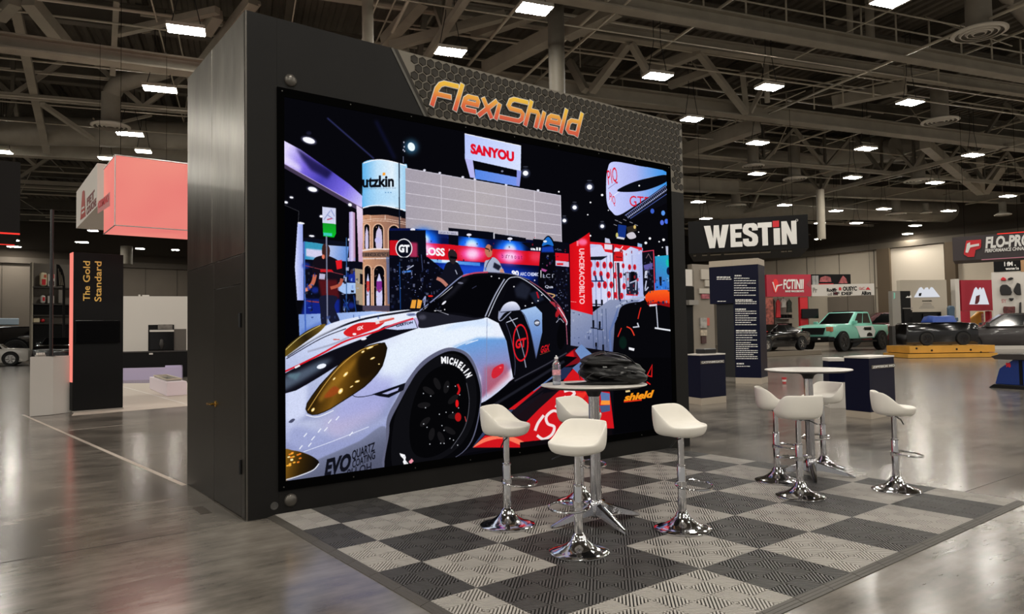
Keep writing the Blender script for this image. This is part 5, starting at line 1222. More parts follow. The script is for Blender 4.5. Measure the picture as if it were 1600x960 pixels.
# ---- left: black tower with the gold words
A, B = gpt(113.4, 645.5), gpt(192, 639.5); fa = Face(A, B)
tw = thing('display_tower', 'tall black display tower with gold vertical words and a dark screen', 'display tower', A)
zt = zat(113.4, 394, A)
part('body', fbox(MB(), A, B, .034, zt, .34), BLK, tw, bevel=.006)
part('plinth', fbox(MB(), A + (A - B) * .02, B, .005, .033, .36, out=.05), GREY, tw)
mb = MB(); n_ = -fa.n
a = A - fa.d * .012; zb = zat(113.4, 598, A)
part('edge_light', MB().obox(a + Vector((0, 0, zb)) + n_ * .02, fa.d * .011, n_ * .28, (0, 0, zt - zb)), emit('coral_edge_light', (255, 140, 125), .95), tw)
t_ = part('television', fa.box(MB(), 117, 501, 187, 536.5, 0, .05), TV, tw, bevel=.004)
for txt, bx, y0, y1, hp in (('The', 140.2, 470.5, 447.5, 10.2), ('Gold', 140.2, 441.5, 408.5, 10.2), ('Standard', 158, 471.5, 409, 10.2)):
    o_ = fa.p(bx, y0) + fa.n * .002; L_ = fa.p(bx, y1).z - o_.z; h = (fa.p(bx, y0) - fa.p(bx - hp, y0)).length
    part('lettering', letters(MB(), txt, o_, (0, 0, 1), -fa.d, h, width=L_, bold=.012, thick=.004), GOLDP, tw)
# ---- grey-white plinth with pole
P1, P2, P3 = gpt(46, 652), gpt(82.5, 648.7), gpt(108.5, 645.2); P4 = P1 + P3 - P2
zt = zat(46, 558, P1)
tag(part('plinth', MB().prism([q + Vector((0, 0, .005)) for q in (P1, P2, P3, P4)], (0, 0, zt - .005)), mat('pale_grey_plinth', (190, 186, 180), .5), bevel=.004), 'pale grey square plinth beside the black gold-lettered tower', 'plinth')
c = P2 + (P4 - P2) * .42
t = thing('stand_pole', 'slim black pole rising from the pale plinth', 'pole', (c.x, c.y, zt))
part('pole', MB().tube([(c.x, c.y, zt + .012), (c.x, c.y, zat(85, 328, c))], .033, 12), SATIN, t, smooth=40); part('flange', MB().lathe([(.09, 0), (.09, .012), (.035, .014)], 18, (c.x, c.y, zt)), SATIN, t)
c = P1 + (P3 - P1) * .27 + (P4 - P2) * .12; t = thing('parts_tray', 'small grey tray of parts on the pale plinth', 'tray', (c.x, c.y, zt))
mb = MB(); mb.cbox((c.x, c.y, zt), .17, .10, .035, .6); part('tray', mb, GREY, t, bevel=.006)
for k in range(4): part('bottle_cap', MB().lathe([(.018, .035), (.018, .075), (.001, .078)], 10, (c.x - .06 + k * .04, c.y - .035 + k * .025, zt)), WHITE, t)
# ---- pink fabric light box and the sign behind it
C0 = at(179.5, 352, 14.0); zb = C0.z; zt = zat(180, 242, C0); X, Y = Vector((1, 0, 0)), Vector((0, 1, 0))
pl = thing('hanging_light_box', 'large glowing pink fabric box hanging behind the booth', 'hanging sign', (C0.x, C0.y, zb))
def pinkm():
    m = emit('pink_backlit_fabric', (246, 138, 128), .92); nt = m.node_tree; e = [n for n in nt.nodes if n.type == 'EMISSION'][0]
    tc = nt.nodes.new('ShaderNodeTexCoord'); mp = nt.nodes.new('ShaderNodeMapping'); n = nt.nodes.new('ShaderNodeTexNoise'); n.inputs['Scale'].default_value = .45
    r = nt.nodes.new('ShaderNodeValToRGB'); r.color_ramp.elements[0].position = .35; r.color_ramp.elements[0].color = lin((240, 128, 122)) + (1,); r.color_ramp.elements[1].position = .7; r.color_ramp.elements[1].color = lin((252, 156, 138)) + (1,)
    nt.links.new(tc.outputs['Object'], n.inputs['Vector']); nt.links.new(n.outputs['Fac'], r.inputs[0]); nt.links.new(r.outputs[0], e.inputs[0]); return m
PINK = pinkm(); LY = 1.45; LX = 4.2
o_ = Vector((C0.x, C0.y, zb))
part('fabric_skin', MB().obox(o_, X * LX, Y * LY, (0, 0, zt - zb)), PINK, pl)
ES = mat('aluminium_edge', (176, 172, 170), .35, .6); k_ = .02
for a, b in ((o_, o_ + X * LX), (o_, o_ + Y * LY), (o_, o_ + Vector((0, 0, zt - zb))), (o_ + Vector((0, 0, zt - zb)), o_ + Vector((LX, 0, zt - zb))), (o_ + Vector((0, 0, zt - zb)), o_ + Vector((0, LY, zt - zb)))):
    part('edge_profile', MB().tube([a, b], .011, 6), ES, pl)
fs_ = Face(o_ + Y * LY, o_)
mb = MB(); fs_.poly(mb, [(153, 318), (172, 300), (172, 322), (153, 334)], .002); part('ghost_panel', mb, mat('dusty_pink', (206, 132, 130), .6), pl)
mb = MB(); letters(mb, 'CSSMNO', fs_.p(154, 326) + fs_.n * .008, (fs_.p(170.5, 314.5) - fs_.p(154, 326)), (0, 0, 1), .145, width=(fs_.p(170.5, 314.5) - fs_.p(154, 326)).length, bold=.03, thick=.003); part('lettering', mb, RED, pl)
for q in (.2, LX - .3): part('wire', MB().tube([o_ + X * q + Y * .7 + Vector((0, 0, zt - zb)), o_ + X * q + Y * .7 + Vector((0, 0, 9.3 - zb))], .005, 5), WIRE, pl)
Q0 = at(119, 357, 19.8); zb2 = Q0.z; zt2 = zat(119, 300, Q0); LY2 = 4.0
q_ = Vector((Q0.x, Q0.y - LY2, zb2)); sb = thing('logo_box_sign', 'white hanging box with a red cone logo, behind the pink box', 'hanging sign', q_)
part('box', MB().obox(q_, X * 2.2, Y * LY2, (0, 0, zt2 - zb2)), mat('white_sign_fabric', (222, 216, 208), .7), sb)
fq = Face(q_ + Y * LY2, q_)
mb = MB(); fq.poly(mb, [(126, 344), (129, 300), (131, 297.5), (132.5, 299), (134, 338)], .004); part('cone_logo', mb, mat('brick_red_print', (176, 58, 44), .5), sb)
mb = MB()
for ya, yb in ((325, 322), (332, 329)): fq.poly(mb, [(128.5, ya + 3.4), (132.6, yb + 2.6), (132.6, yb), (128.5, ya)], .009)
part('cone_bands', mb, TXT, sb)
for txt, xa, ya, xb, yb, h in (('FET', 136, 322.5, 148, 315.5, 11), ('COUCHE', 135.5, 336.5, 150.5, 328, 10)):
    a, b = fq.p(xa, ya), fq.p(xb, yb); mb = letters(MB(), txt, a + fq.n * .004, Vector((b.x - a.x, b.y - a.y, 0)), (0, 0, 1), abs(fq.p(xa, ya - h).z - a.z), width=math.hypot(b.x - a.x, b.y - a.y), bold=.05, thick=.003)
    part('lettering', mb, mat('brown_red_print', (120, 46, 40), .5), sb)
for q in (.3, 1.9): part('wire', MB().tube([q_ + X * q + Y * 2 + Vector((0, 0, zt2 - zb2)), q_ + X * q + Y * 2 + Vector((0, 0, 9.3 - zb2))], .005, 5), WIRE, sb)
# ---- black hanging box at the left edge with red light lines
K0 = at(31, 366, 9.6); kz = K0.z; kt = zat(31, 254, K0)
kb = thing('hanging_black_box', 'black hanging box with thin red light lines underneath, at the left edge', 'hanging sign', K0)
part('box', MB().obox(K0 - X * 2.6, X * 2.6, Y * 1.3, (0, 0, kt - kz)), mat('dark_fabric', (26, 23, 22), .8, spec=.2), kb)
RL = emit('red_light_line', (255, 60, 50), 1.1)
part('light_line', MB().tube([K0 - X * 2.6, K0], .011, 6), RL, kb); part('light_line', MB().tube([K0 - X * 2.6 + Y * 1.3, K0 + Y * 1.3], .011, 6), RL, kb)
for q in (-.4, -2.2): part('wire', MB().tube([K0 + X * q + Y * .6 + Vector((0, 0, kt - kz)), K0 + X * q + Y * .6 + Vector((0, 0, 9 - kz))], .005, 5), WIRE, kb)
# ---- white booth behind the tower
pf = thing('booth_platform', 'pale exhibition flooring behind the black tower', 'platform', gpt(150, 640))
part('deck', MB().prism([gpt(112, 650), gpt(330, 632), gpt(330, 598), gpt(150, 600)], (0, 0, .004)), mat('pale_carpet', (192, 182, 170), .6), pf)
for q in ([gpt(36, 648.5), gpt(46, 653)], [gpt(47, 653.5), gpt(288, 759)]): strip('edge_tape', q, .05, .003, mat('edge_tape_pale', (178, 168, 156), .5), pf)
part('white_line', MB().prism([Vector((x, y, .0045)) for q in stroke([tuple(gpt(192, 605).xy), tuple(gpt(290, 632).xy)], .06) for x, y in q], (0, 0, .004)), WHITE, pf)
A, B = gpt(185, 595), gpt(284, 592.5); lw = thing('low_wall', 'low lilac wall of the white booth behind the tower', 'low wall', A); z_ = zat(185, 576, A)
part('panel', fbox(MB(), A, B, 0, z_, .12), LILAC, lw); part('post', fbox(MB(), gpt(258, 593), gpt(283, 592.5), z_ + .001, zat(283, 571, B), .12), LILAC, lw)
P1, P2, P3 = gpt(233.5, 608), gpt(260.6, 620), gpt(292, 617.5); z_ = zat(260.6, 598, P2); bx = thing('display_case', 'low white display case with a glass top on the white booth', 'display case', P2)
part('case', MB().prism([q + Vector((0, 0, .006)) for q in (P1, P2, P3, P1 + P3 - P2)], (0, 0, z_ - .006)), mat('pinkish_white', (226, 214, 222), .5), bx, bevel=.01)
cc = (P1 + P3) / 2; part('glass_top', MB().prism([cc + (p - cc) * .72 + Vector((0, 0, z_)) for p in (P1, P2, P3, P1 + P3 - P2)], (0, 0, .03)), mat('glass_grey', (150, 150, 146), .1), bx)
part('rim', MB().tube([cc + (p - cc) * .74 + Vector((0, 0, z_ + .05)) for p in (P1, P2, P3, P1 + P3 - P2)], .02, 6, closed=True), PIPE, bx)
A, B = dpt(184, 27.5), dpt(296, 28.5); ct = thing('black_counter', 'long black counter under the white wall, behind the tower', 'counter', A); z_ = zat(190, 550, A)
part('body', fbox(MB(), A, B, 0, z_ - .05, .6), BLK, ct); part('worktop', fbox(MB(), A, B, z_ - .05, z_, .64, out=.04), mat('counter_edge', (46, 43, 42), .4), ct)
fk = Face(A, B); part('drawer_pull', fk.box(MB(), 233, 552, 239, 554.5, 0, .03), WHITE, ct)
A, B = dpt(186, 28.6), dpt(298, 29.6); ww = thing('white_wall_unit', 'tall white wall unit with a dark recess holding a screen', 'wall unit', A); fw = Face(A, B)
part('panel', fbox(MB(), A, B, 0, zat(190, 463, A), .2), WHITE, ww)
part('recess', fw.box(MB(), 231.5, 508, 272, 549, 0, .012), BLK, ww); part('recess', fw.box(MB(), 271, 514.5, 291, 548, 0, .010), mat('smoked_grey', (92, 86, 80), .3), ww)
part('shelf_box', fw.box(MB(), 247, 507.5, 270, 515, .0, .1), mat('mottled_grey', (112, 106, 100), .6, vary=.5, vscale=6), ww)
part('television', fw.box(MB(), 234.5, 519, 271, 547, 0, .09), TV, ww, bevel=.01); part('television_trim', fw.box(MB(), 234, 516, 272, 519, .0, .10), WHITE, ww)
mb = MB(); mb.lathe([(.02, 0), (.10, .2), (.06, .4), (.01, .42)], 10, fw.p(253, 546) + fw.n * .14); part('ornament', mb, mat('dark_ornament', (48, 44, 42), .4), ww, smooth=40)
for x0, x1, y0 in ((216, 219, 460.5), (222, 233, 461)): part('ledge_item', fw.box(MB(), x0, y0, x1, 463.2, .1, -.05), WHITE, ww)

# ---------------------------------------------------------------- vehicles (local: forward +x, left +y, floor 0)
RUB = mat('tyre_rubber', (18, 18, 18), .75); GLS = mat('car_glass', (10, 12, 13), .08); RIM = mat('dark_rim', (46, 46, 48), .3, .7)
LAMPW = mat('headlamp_clear', (210, 206, 196), .15); LAMPR = mat('tail_lamp_red', (150, 30, 24), .2)
def ring4(x, hw, z0, z1, tuck=.92, rnd=.06, top=.96):
    """cross-section with rounded shoulders"""
    return [Vector((x, y, z)) for y, z in [(-hw * tuck, z0), (hw * tuck, z0), (hw, z0 + (z1 - z0) * .35), (hw, z1 - rnd * 1.6), (hw * top, z1 - rnd * .4), (hw * top - rnd * 2, z1), (-hw * top + rnd * 2, z1), (-hw * top, z1 - rnd * .4), (-hw, z1 - rnd * 1.6), (-hw, z0 + (z1 - z0) * .35)]]
def vehicle(name, label, loc, heading, s, paint, st, cab, axles, wr, ww, W, rim=RIM, group=None, glass=GLS):
    """st: body stations (x, half width, z low, z high); cab: (rear foot, rear top, front top, front foot, z foot, z roof, half foot, half roof)"""
    root = thing(name, label, 'car' if 'truck' not in name else 'truck', (0, 0, 0), group)
    part('body', MB().hull([ring4(*q) for q in st]), paint, root, smooth=50, local=True, bevel=.02)
    if cab:
        xr, xrt, xft, xf, zf, zr, hf, hr = cab
        lo = [Vector(v) for v in ((xr, -hf, zf), (xf, -hf, zf), (xf, hf, zf), (xr, hf, zf))]; hi = [Vector(v) for v in ((xrt, -hr, zr), (xft, -hr, zr), (xft, hr, zr), (xrt, hr, zr))]
        part('cabin', MB().hull([lo, hi]), paint, root, local=True, bevel=.05)
        def pane(nm, a, b, c, d, u0, u1, v0, v1):
            f = lambda u, v: (a * (1 - u) + b * u) * (1 - v) + (d * (1 - u) + c * u) * v
            n = (b - a).cross(d - a).normalized(); q = [f(u0, v0), f(u1, v0), f(u1, v1), f(u0, v1)]
            cen = (lo[0] + lo[2] + hi[0] + hi[2]) / 4
            if n.dot(q[0] - cen) < 0: n = -n
            part(nm, MB().prism([p - n * .02 for p in q], n * .028), glass, root, local=True)
        pane('windscreen', lo[1], lo[2], hi[2], hi[1], .07, .93, .1, .93); pane('rear_window', lo[0], lo[3], hi[3], hi[0], .1, .9, .15, .9)
        for i0, i1 in ((0, 1), (3, 2)):
            pane('side_window', lo[i0], lo[i1], hi[i1], hi[i0], .10, .46, .14, .88); pane('side_window', lo[i0], lo[i1], hi[i1], hi[i0], .50, .86, .14, .88)
        for sy in (-1, 1):
            part('mirror', MB().box(xf - .28, sy * (hf + .02), zf + .02, xf - .16, sy * (hf + .24), zf + .2), paint, root, local=True, bevel=.03)
    for ax in axles:
        for sy in (-1, 1):
            AX = (Vector((1, 0, 0)), Vector((0, 0, 1)), Vector((0, sy, 0))); c = Vector((ax, sy * (W / 2 - ww), wr))
            part('wheel_arch', MB().lathe([(wr * 1.07, ww * .2), (wr * 1.07, ww + .012)], 24, c + Vector((0, 0, wr * .09)), ax=AX), BLK, root, local=True, smooth=40)
            w = part('tyre', MB().lathe([(wr * .6, ww * .3), (wr * .9, 0), (wr, ww * .12), (wr, ww * .9), (wr * .93, ww + .04), (wr * .64, ww + .045), (wr * .6, ww + .01)], 28, c, ax=AX), RUB, root, local=True, smooth=35)
            m_ = MB(); m_.lathe([(wr * .62, ww + .03), (wr * .54, ww - .02), (.001, ww - .02)], 24, c, ax=AX)
            for k in range(6):
                a = k * PI / 3; e = Vector((math.cos(a), 0, math.sin(a))); m_.tube([c + AX[2] * (ww + .015) + e * wr * .08, c + AX[2] * (ww + .025) + e * wr * .56], wr * .07, 5)
            m_.lathe([(wr * .16, ww - .02), (wr * .14, ww + .04), (.001, ww + .045)], 14, c, ax=AX)
            part('rim', m_, rim, w, local=True, smooth=40)
    root.location = Vector(loc); root.rotation_euler.z = heading; root.scale = (s, s, s)
    return root
def hd(p, q): return math.atan2(q.y - p.y, q.x - p.x)

# teal pickup
TEAL = mat('teal_paint', (128, 204, 184), .3, coat=.6); TEALW = mat('white_wrap', (218, 222, 218), .35)
Fm = gpt(1288, 549.5); view = Vector((Fm.x - CAM.x, Fm.y - CAM.y, 0)).normalized(); va = math.atan2(view.y, view.x)
hdg = va + PI + math.radians(32)                # nose towards the camera and to the left
hdg = va + PI - math.radians(31)
sc_ = 1.36
u_ = Vector((math.cos(hdg), math.sin(hdg), 0)); loc = Fm - u_ * 1.75 * sc_; loc.z = 0
pk = vehicle('pickup_truck', 'teal and white lifted pickup truck with black wheels', loc, hdg, sc_, TEAL,
             [(-2.72, .86, .78, 1.22), (-2.62, .93, .62, 1.28), (-1.1, .95, .60, 1.30), (.9, .95, .60, 1.35), (1.9, .96, .62, 1.33), (2.45, .93, .68, 1.27), (2.62, .82, .74, 1.14)],
             (-1.2, -1.08, .05, .95, 1.28, 1.93, .90, .74), (1.75, -1.82), .46, .30, 2.06)
def lp(mb, *a, **k): return mb.box(*a, **k)
part('bed_floor_cover', MB().box(-2.58, -.82, 1.27, -1.06, .82, 1.315), BLK, pk, local=True)
part('grille', MB().prism([(2.60, -.62, 1.16), (2.60, .62, 1.16), (2.66, .52, .84), (2.66, -.52, .84)], (.03, 0, 0)), BLK, pk, local=True)
part('bumper', MB().hull([[Vector((2.45, y, z)) for y, z in ((-.98, .50), (.98, .50), (.98, .72), (-.98, .72))], [Vector((2.74, y, z)) for y, z in ((-.84, .52), (.84, .52), (.84, .72), (-.84, .72))]]), BLK, pk, local=True, bevel=.03)
for sy in (-1, 1):
    part('headlamp', MB().box(2.42, sy * .62, .96, 2.62, sy * .92, 1.20), LAMPW if sy < 0 else mat('amber_lamp', (190, 110, 80), .2), pk, local=True, bevel=.03); part('fog_lamp', MB().box(2.70, sy * .3, .60, 2.76, sy * .42, .66), LAMPW, pk, local=True)
    part('side_step', MB().box(-1.3, sy * .90, .42, 1.2, sy * 1.03, .52), BLK, pk, local=True, bevel=.02)
    part('tail_lamp', MB().box(-2.70, sy * .80, .92, -2.60, sy * .945, 1.2), LAMPR, pk, local=True, bevel=.02)
    mb = MB(); y = sy * .955
    mb.prism([(-1.15, y, .66), (.15, y, .66), (.45, y, 1.12), (.62, y, 1.22), (-1.05, y, 1.22), (-1.3, y, .95)], (0, sy * .006, 0)); part('white_wrap', mb, TEALW, pk, local=True)
    mb = MB(); mb.prism([(-.9, y, 1.0), (-.25, y, 1.0), (-.2, y, 1.16), (-.9, y, 1.16)], (0, sy * .010, 0)); mb.prism([(-1.0, y, .70), (-.45, y, .70), (-.5, y, .84), (-.7, y, .9), (-.95, y, .84)], (0, sy * .010, 0)); part('door_graphic', mb, BLK, pk, local=True)
    part('door_handle', MB().box(-.28, sy * .95, 1.06, -.12, sy * .985, 1.09), BLK, pk, local=True)
part('roof_rack', MB().box(-.9, -.6, 1.94, -.1, .6, 1.98), BLK, pk, local=True, bevel=.01)

# black and red show car on a low stand, behind the navy column
BLKP = mat('black_car_paint', (12, 11, 12), .12, coat=.8); REDF = mat('red_flake', (190, 36, 30), .35, vary=.8, vscale=40); DKRED = mat('maroon_paint', (70, 16, 22), .25, vary=.4, vscale=6, coat=.5)
p = gpt(1203, 556); loc = Vector((p.x, p.y, .28)); va = hd(Vector((CAM.x, CAM.y, 0)), p)
CARST = [(-2.2, .72, .42, .80), (-2.05, .86, .28, .92), (-1.3, .92, .2, .98), (.6, .92, .2, .94), (1.6, .9, .22, .80), (2.1, .80, .24, .64), (2.25, .6, .3, .52)]
sv = vehicle('show_car', 'black show car with red flake bonnet on a low stand behind the navy column', loc, va + PI - math.radians(38), 1.16, BLKP, CARST, (-1.7, -.7, .0, .95, .92, 1.32, .80, .58), (1.35, -1.3), .34, .22, 1.84, rim=CHROME)
part('bonnet_wrap', MB().prism([(.98, -.70, .965), (.98, .70, .965), (1.7, .66, .815), (1.7, -.66, .815)], (.01, 0, .02)), REDF, sv, local=True)
part('headlamp', MB().box(2.0, -.62, .5, 2.2, -.3, .6), LAMPW, sv, local=True, bevel=.02); part('headlamp', MB().box(2.0, .3, .5, 2.2, .62, .6), LAMPW, sv, local=True, bevel=.02)
tag(part('car_stand', MB().cbox((p.x, p.y, 0), 6.0, 2.6, .275, va + PI - math.radians(38)), mat('stand_grey_beige', (118, 108, 94), .6), bevel=.02), 'low beige stand under the black and red show car', 'stand')
# maroon car behind the teal pickup
p = gpt(1376, 541.5); va = hd(Vector((CAM.x, CAM.y, 0)), p)
vehicle('maroon_car', 'maroon car standing behind the tail of the teal pickup', Vector((p.x, p.y, 0)), va + math.radians(100), 1.7, DKRED, [(-2.2, .8, .4, 1.0), (-2.0, .9, .3, 1.1), (1.6, .9, .3, 1.05), (2.2, .8, .35, .85)], (-1.9, -1.5, .2, 1.0, 1.05, 1.62, .8, .62), (1.35, -1.35), .38, .24, 1.84)
# black truck body on a yellow timber stand
A, B = gpt(1419, 560.5), gpt(1559, 558.5); ys = thing('timber_stand', 'yellow timber stand carrying a black truck', 'stand', A); z1 = zat(1419, 553, A); z2 = zat(1424, 541.5, A)
YW_ = mat('yellow_timber', (206, 150, 56), .5, vary=.15, vscale=1.2)
part('lower_beam', fbox(MB(), A, B, .02, z1 - .02, 2.6), YW_, ys); part('upper_beam', fbox(MB(), A + (B - A) * .035, B - (B - A) * .01, z1 + .02, z2, 2.4, out=-.12), YW_, ys); part('packer', fbox(MB(), A + (B - A) * .05, B - (B - A) * .05, z1 - .02, z1 + .02, 2.2, out=-.3), BLK, ys)
fy = Face(A, B)
for x, y in ((1434, 545), (1458, 548), (1497, 546), (1519, 547), (1535, 551)): part('bolt', MB().lathe([(.05, 0), (.05, .02), (.001, .03)], 10, fy.p(x, y) - fy.n * .13, ax=(fy.d, Vector((0, 0, 1)), fy.n)), BLK, ys)
c = (A + B) / 2 - fy.n * 1.4; sc2 = .82 * (B - A).length / 5.2
v = vehicle('black_truck', 'black truck body displayed on the yellow timber stand', Vector((c.x, c.y, z2)), math.atan2(fy.d.y, fy.d.x), sc2, BLKP, [(-2.6, .92, .06, 1.62), (-2.5, .95, .06, 1.70), (1.7, .95, .06, 1.70), (2.45, .94, .08, 1.64), (2.6, .9, .1, 1.5)], None, (1.45, -1.2), .50, .26, 2.0)
part('bed_cover', MB().box(-2.45, -.85, 1.70, 1.5, .85, 1.74), mat('cover_grey', (66, 62, 56), .5), v, local=True)
tp_ = Face(c, c + fy.d); zc_ = z2 + 1.74 * sc2
mb = MB(); a = fy.p(1470, 500) - fy.n * 1.3; b = fy.p(1509, 500) - fy.n * 1.3; a.z = b.z = zc_
rg = [[a + (b - a) * q + fy.n * y + Vector((0, 0, z)) for y, z in ((-.6, 0), (.6, 0), (.5, h), (0, h * 1.15), (-.5, h))] for q, h in ((0, .10), (.1, .30), (.5, .27), (.9, .30), (1, .06))]
tag(part('blue_tarpaulin', mb.hull(rg), mat('blue_tarp', (26, 66, 150), .45), smooth=60), 'folded blue tarpaulin on top of the black truck', 'tarpaulin')
# dark cars at the right edge
p = gpt(1578, 552); va = hd(Vector((CAM.x, CAM.y, 0)), p)
vehicle('grey_car', 'dark grey car half cut by the right edge, beside the timber stand', Vector((p.x, p.y, 0)), va + math.radians(98), 1.45, mat('dark_grey_paint', (52, 48, 48), .25, coat=.5), [(-2.2, .8, .4, .9), (-2.0, .9, .3, 1.0), (1.6, .9, .3, .98), (2.2, .8, .35, .8)], (-1.6, -1.1, .2, 1.0, .98, 1.5, .8, .62), (1.35, -1.35), .36, .24, 1.84)
# blue racing bodywork at the right edge
p = gpt(1555, 606); q = gpt(1640, 612); fb = Face(p, q); d_ = fb.d; n_ = -fb.n; U3 = Vector((0, 0, 1)); k_ = depth(p) / F_PX
rb = thing('racing_bodywork', 'blue and black racing car nose at the right edge', 'car part', p); BLUE = mat('racing_blue', (18, 48, 118), .3, coat=.5)
rg = [[p + d_ * x * k_ + n_ * y + U3 * z * k_ for x, z in ((0 + t, 6), (90, 6), (90, 44), (30, 44), (8 + t, 30))] for y, t in ((0, 0), (.9, 0), (1.2, 6))]
part('nose', MB().hull(rg), BLUE, rb, bevel=.01); part('splitter', MB().hull([[p + d_ * x * k_ + n_ * y + U3 * z * k_ for x, z in ((-7, 0), (90, 0), (90, 6), (2, 6), (-3, 3))] for y in (-.08, 1.1)]), SATIN, rb, bevel=.01)
part('stripe', MB().obox(p + d_ * 40 * k_ - n_ * .012 + U3 * 7 * k_, d_ * 5 * k_, n_ * .012, U3 * 36 * k_), BLK, rb); part('top_cover', MB().hull([[p + d_ * x * k_ + n_ * y + U3 * z * k_ for x, z in ((6, 44.5), (90, 44.5), (90, 54), (14, 53), (0, 49))] for y in (-.1, 1.2)]), mat('pewter', (74, 70, 68), .3, .5), rb, bevel=.01)
mb = letters(MB(), '98', p + d_ * 19 * k_ - n_ * .004 + U3 * 33 * k_, d_, U3, 6 * k_, width=8 * k_, bold=.05, thick=.003); part('number', mb, RED, rb)
# left side vehicles
p = gpt(20, 571.5); va = hd(Vector((CAM.x, CAM.y, 0)), p)
u_ = Vector((math.cos(va + math.radians(82)), math.sin(va + math.radians(82)), 0)); s_ = 1.05
vehicle('white_sports_car', 'white sports car cut by the left edge, rear wheel showing', Vector((p.x, p.y, 0)) + u_ * 1.3 * s_ - Vector((0, 0, 0)), va + math.radians(82), s_, mat('white_car_paint', (205, 200, 192), .3, coat=.5), [(-2.2, .8, .35, .95), (-2.05, .9, .25, 1.04), (-1.3, .93, .2, 1.08), (.6, .92, .2, 1.0), (1.7, .88, .22, .85), (2.2, .6, .3, .6)], (-1.1, -.7, .1, .8, 1.0, 1.35, .78, .58), (1.35, -1.3), .42, .24, 1.88, rim=mat('silver_rim', (150, 148, 145), .25, .8))
p = gpt(-42, 567); va = hd(Vector((CAM.x, CAM.y, 0)), p)
vt = vehicle('black_off_road_truck', 'tall black off-road truck behind the white sports car', Vector((p.x, p.y, 0)), va + math.radians(96), 1.75, BLKP, [(-2.2, .9, .6, 1.5), (-2.1, .98, .5, 1.6), (1.2, .98, .5, 1.55), (2.1, .9, .55, 1.3), (2.2, .8, .6, 1.1)], None, (1.4, -1.4), .5, .3, 2.0)
p2 = at(10, 497, depth(p)); mb = MB()
part('blue_sign', MB().obox((-1.6, -.5, 1.66), (2.1, 0, 0), (0, 1, 0), (0, 0, .3)), mat('pale_blue_sign', (172, 190, 204), .4), vt, local=True, bevel=.03)
p = gpt(93, 574); va = hd(Vector((CAM.x, CAM.y, 0)), p)
vehicle('black_off_road_truck', 'black truck behind the pale plinth and its pole', Vector((p.x, p.y, 0)), va + PI - math.radians(10), 1.0, BLKP, [(-2.2, .9, .6, 1.25), (-2.1, .98, .5, 1.35), (1.2, .98, .5, 1.35), (2.1, .95, .55, 1.2), (2.2, .85, .6, 1.1)], (-1.2, -.9, .2, .7, 1.3, 1.75, .85, .7), (1.4, -1.4), .5, .32, 2.0, rim=mat('brass_rim', (110, 92, 60), .3, .8))
# shelf display behind the pole
A, B = dpt(47, 52), dpt(116, 54); sh = thing('shelf_display', 'tall grey shelf display with white and red goods behind the black pole', 'shelf', A); fh = Face(A, B)
part('back_panel', fbox(MB(), A, B, 0, zat(47, 411, A), .2), mat('shelf_grey', (104, 97, 88), .7), sh)
part('upright', fh.box(MB(), 46, 411, 48, 560, 0, .6), PIPE, sh)
for y in (448.5, 475, 493, 505): part('shelf', fh.box(MB(), 48, y, 115, y + 1.8, 0, .6), mat('shelf_dark', (58, 54, 50), .6), sh)
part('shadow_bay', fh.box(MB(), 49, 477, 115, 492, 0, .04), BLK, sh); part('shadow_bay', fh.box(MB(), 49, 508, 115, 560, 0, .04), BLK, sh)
def good(name, lab, cat, x0, y0, x1, y1, m, bv=.1, extra=()):
    t = thing(name, lab, cat, fh.p((x0 + x1) / 2, y1) + fh.n * .3); part('body', fh.box(MB(), x0, y0, x1, y1, -.15, .5), m, t, bevel=bv)
    for (a, b, c, d, mm) in extra: part('print', fh.box(MB(), a, b, c, d, -.49, .515), mm, t)
CREAM = mat('cream_panel', (226, 212, 178), .5)
good('helmet_box', 'cream rounded box with red print on the top shelf', 'box', 60, 426, 72, 448, CREAM, .25, [(63, 437, 69, 446, RED), (66, 430, 70, 435, mat('print_orange', (190, 90, 60), .5))])
good('parts_carton', 'white and red carton on the top shelf beside the cream box', 'box', 72.5, 429, 83, 448, WHITE, .02, [(75, 429.5, 82, 436, RED), (74, 440, 82, 447, BLK)])
good('parts_bottle', 'small white bottle with a red letter on the second shelf', 'bottle', 61.5, 462, 69, 474.6, WHITE, .12, [(64, 465, 67.5, 471, RED)])
good('parts_carton', 'white carton with a black top on the second shelf', 'box', 72.5, 463, 82, 474.6, WHITE, .03, [(74, 459, 80, 463, BLK)])
good('parts_carton', 'grey carton right of the pole on the second shelf', 'box', 89, 453, 95.5, 474.2, mat('carton_grey', (128, 122, 114), .6), .02)
good('parts_carton', 'cream low carton on the third shelf', 'box', 49.5, 497.5, 60, 504.6, CREAM, .05); good('spray_can', 'red can lying on the third shelf', 'can', 62, 498.5, 68, 504, RED, .1)
t = thing('fan_banner', 'dark fan shaped banner right of the black pole', 'banner', dpt(94, 46)); ff = Face(dpt(88, 46), dpt(102, 46.6))
mb = MB(); ff.poly(mb, [(88, 448), (88, 413), (92, 414), (97, 422), (100, 433), (101, 447), (101, 560), (97.5, 560), (97.5, 447)], 0, .05); part('sail', mb, mat('banner_dark', (30, 28, 28), .7), t)
for x in (90, 92.5, 95): part('ray_stripe', MB().prism([ff.p(*q) + ff.n * .052 for q in ((x - .6 + .5, 420 + (x - 90) * 2), (x + .5, 420 + (x - 90) * 2), (x + 3.2, 446), (x + 2, 446))], ff.n * .01), PIPE, t)

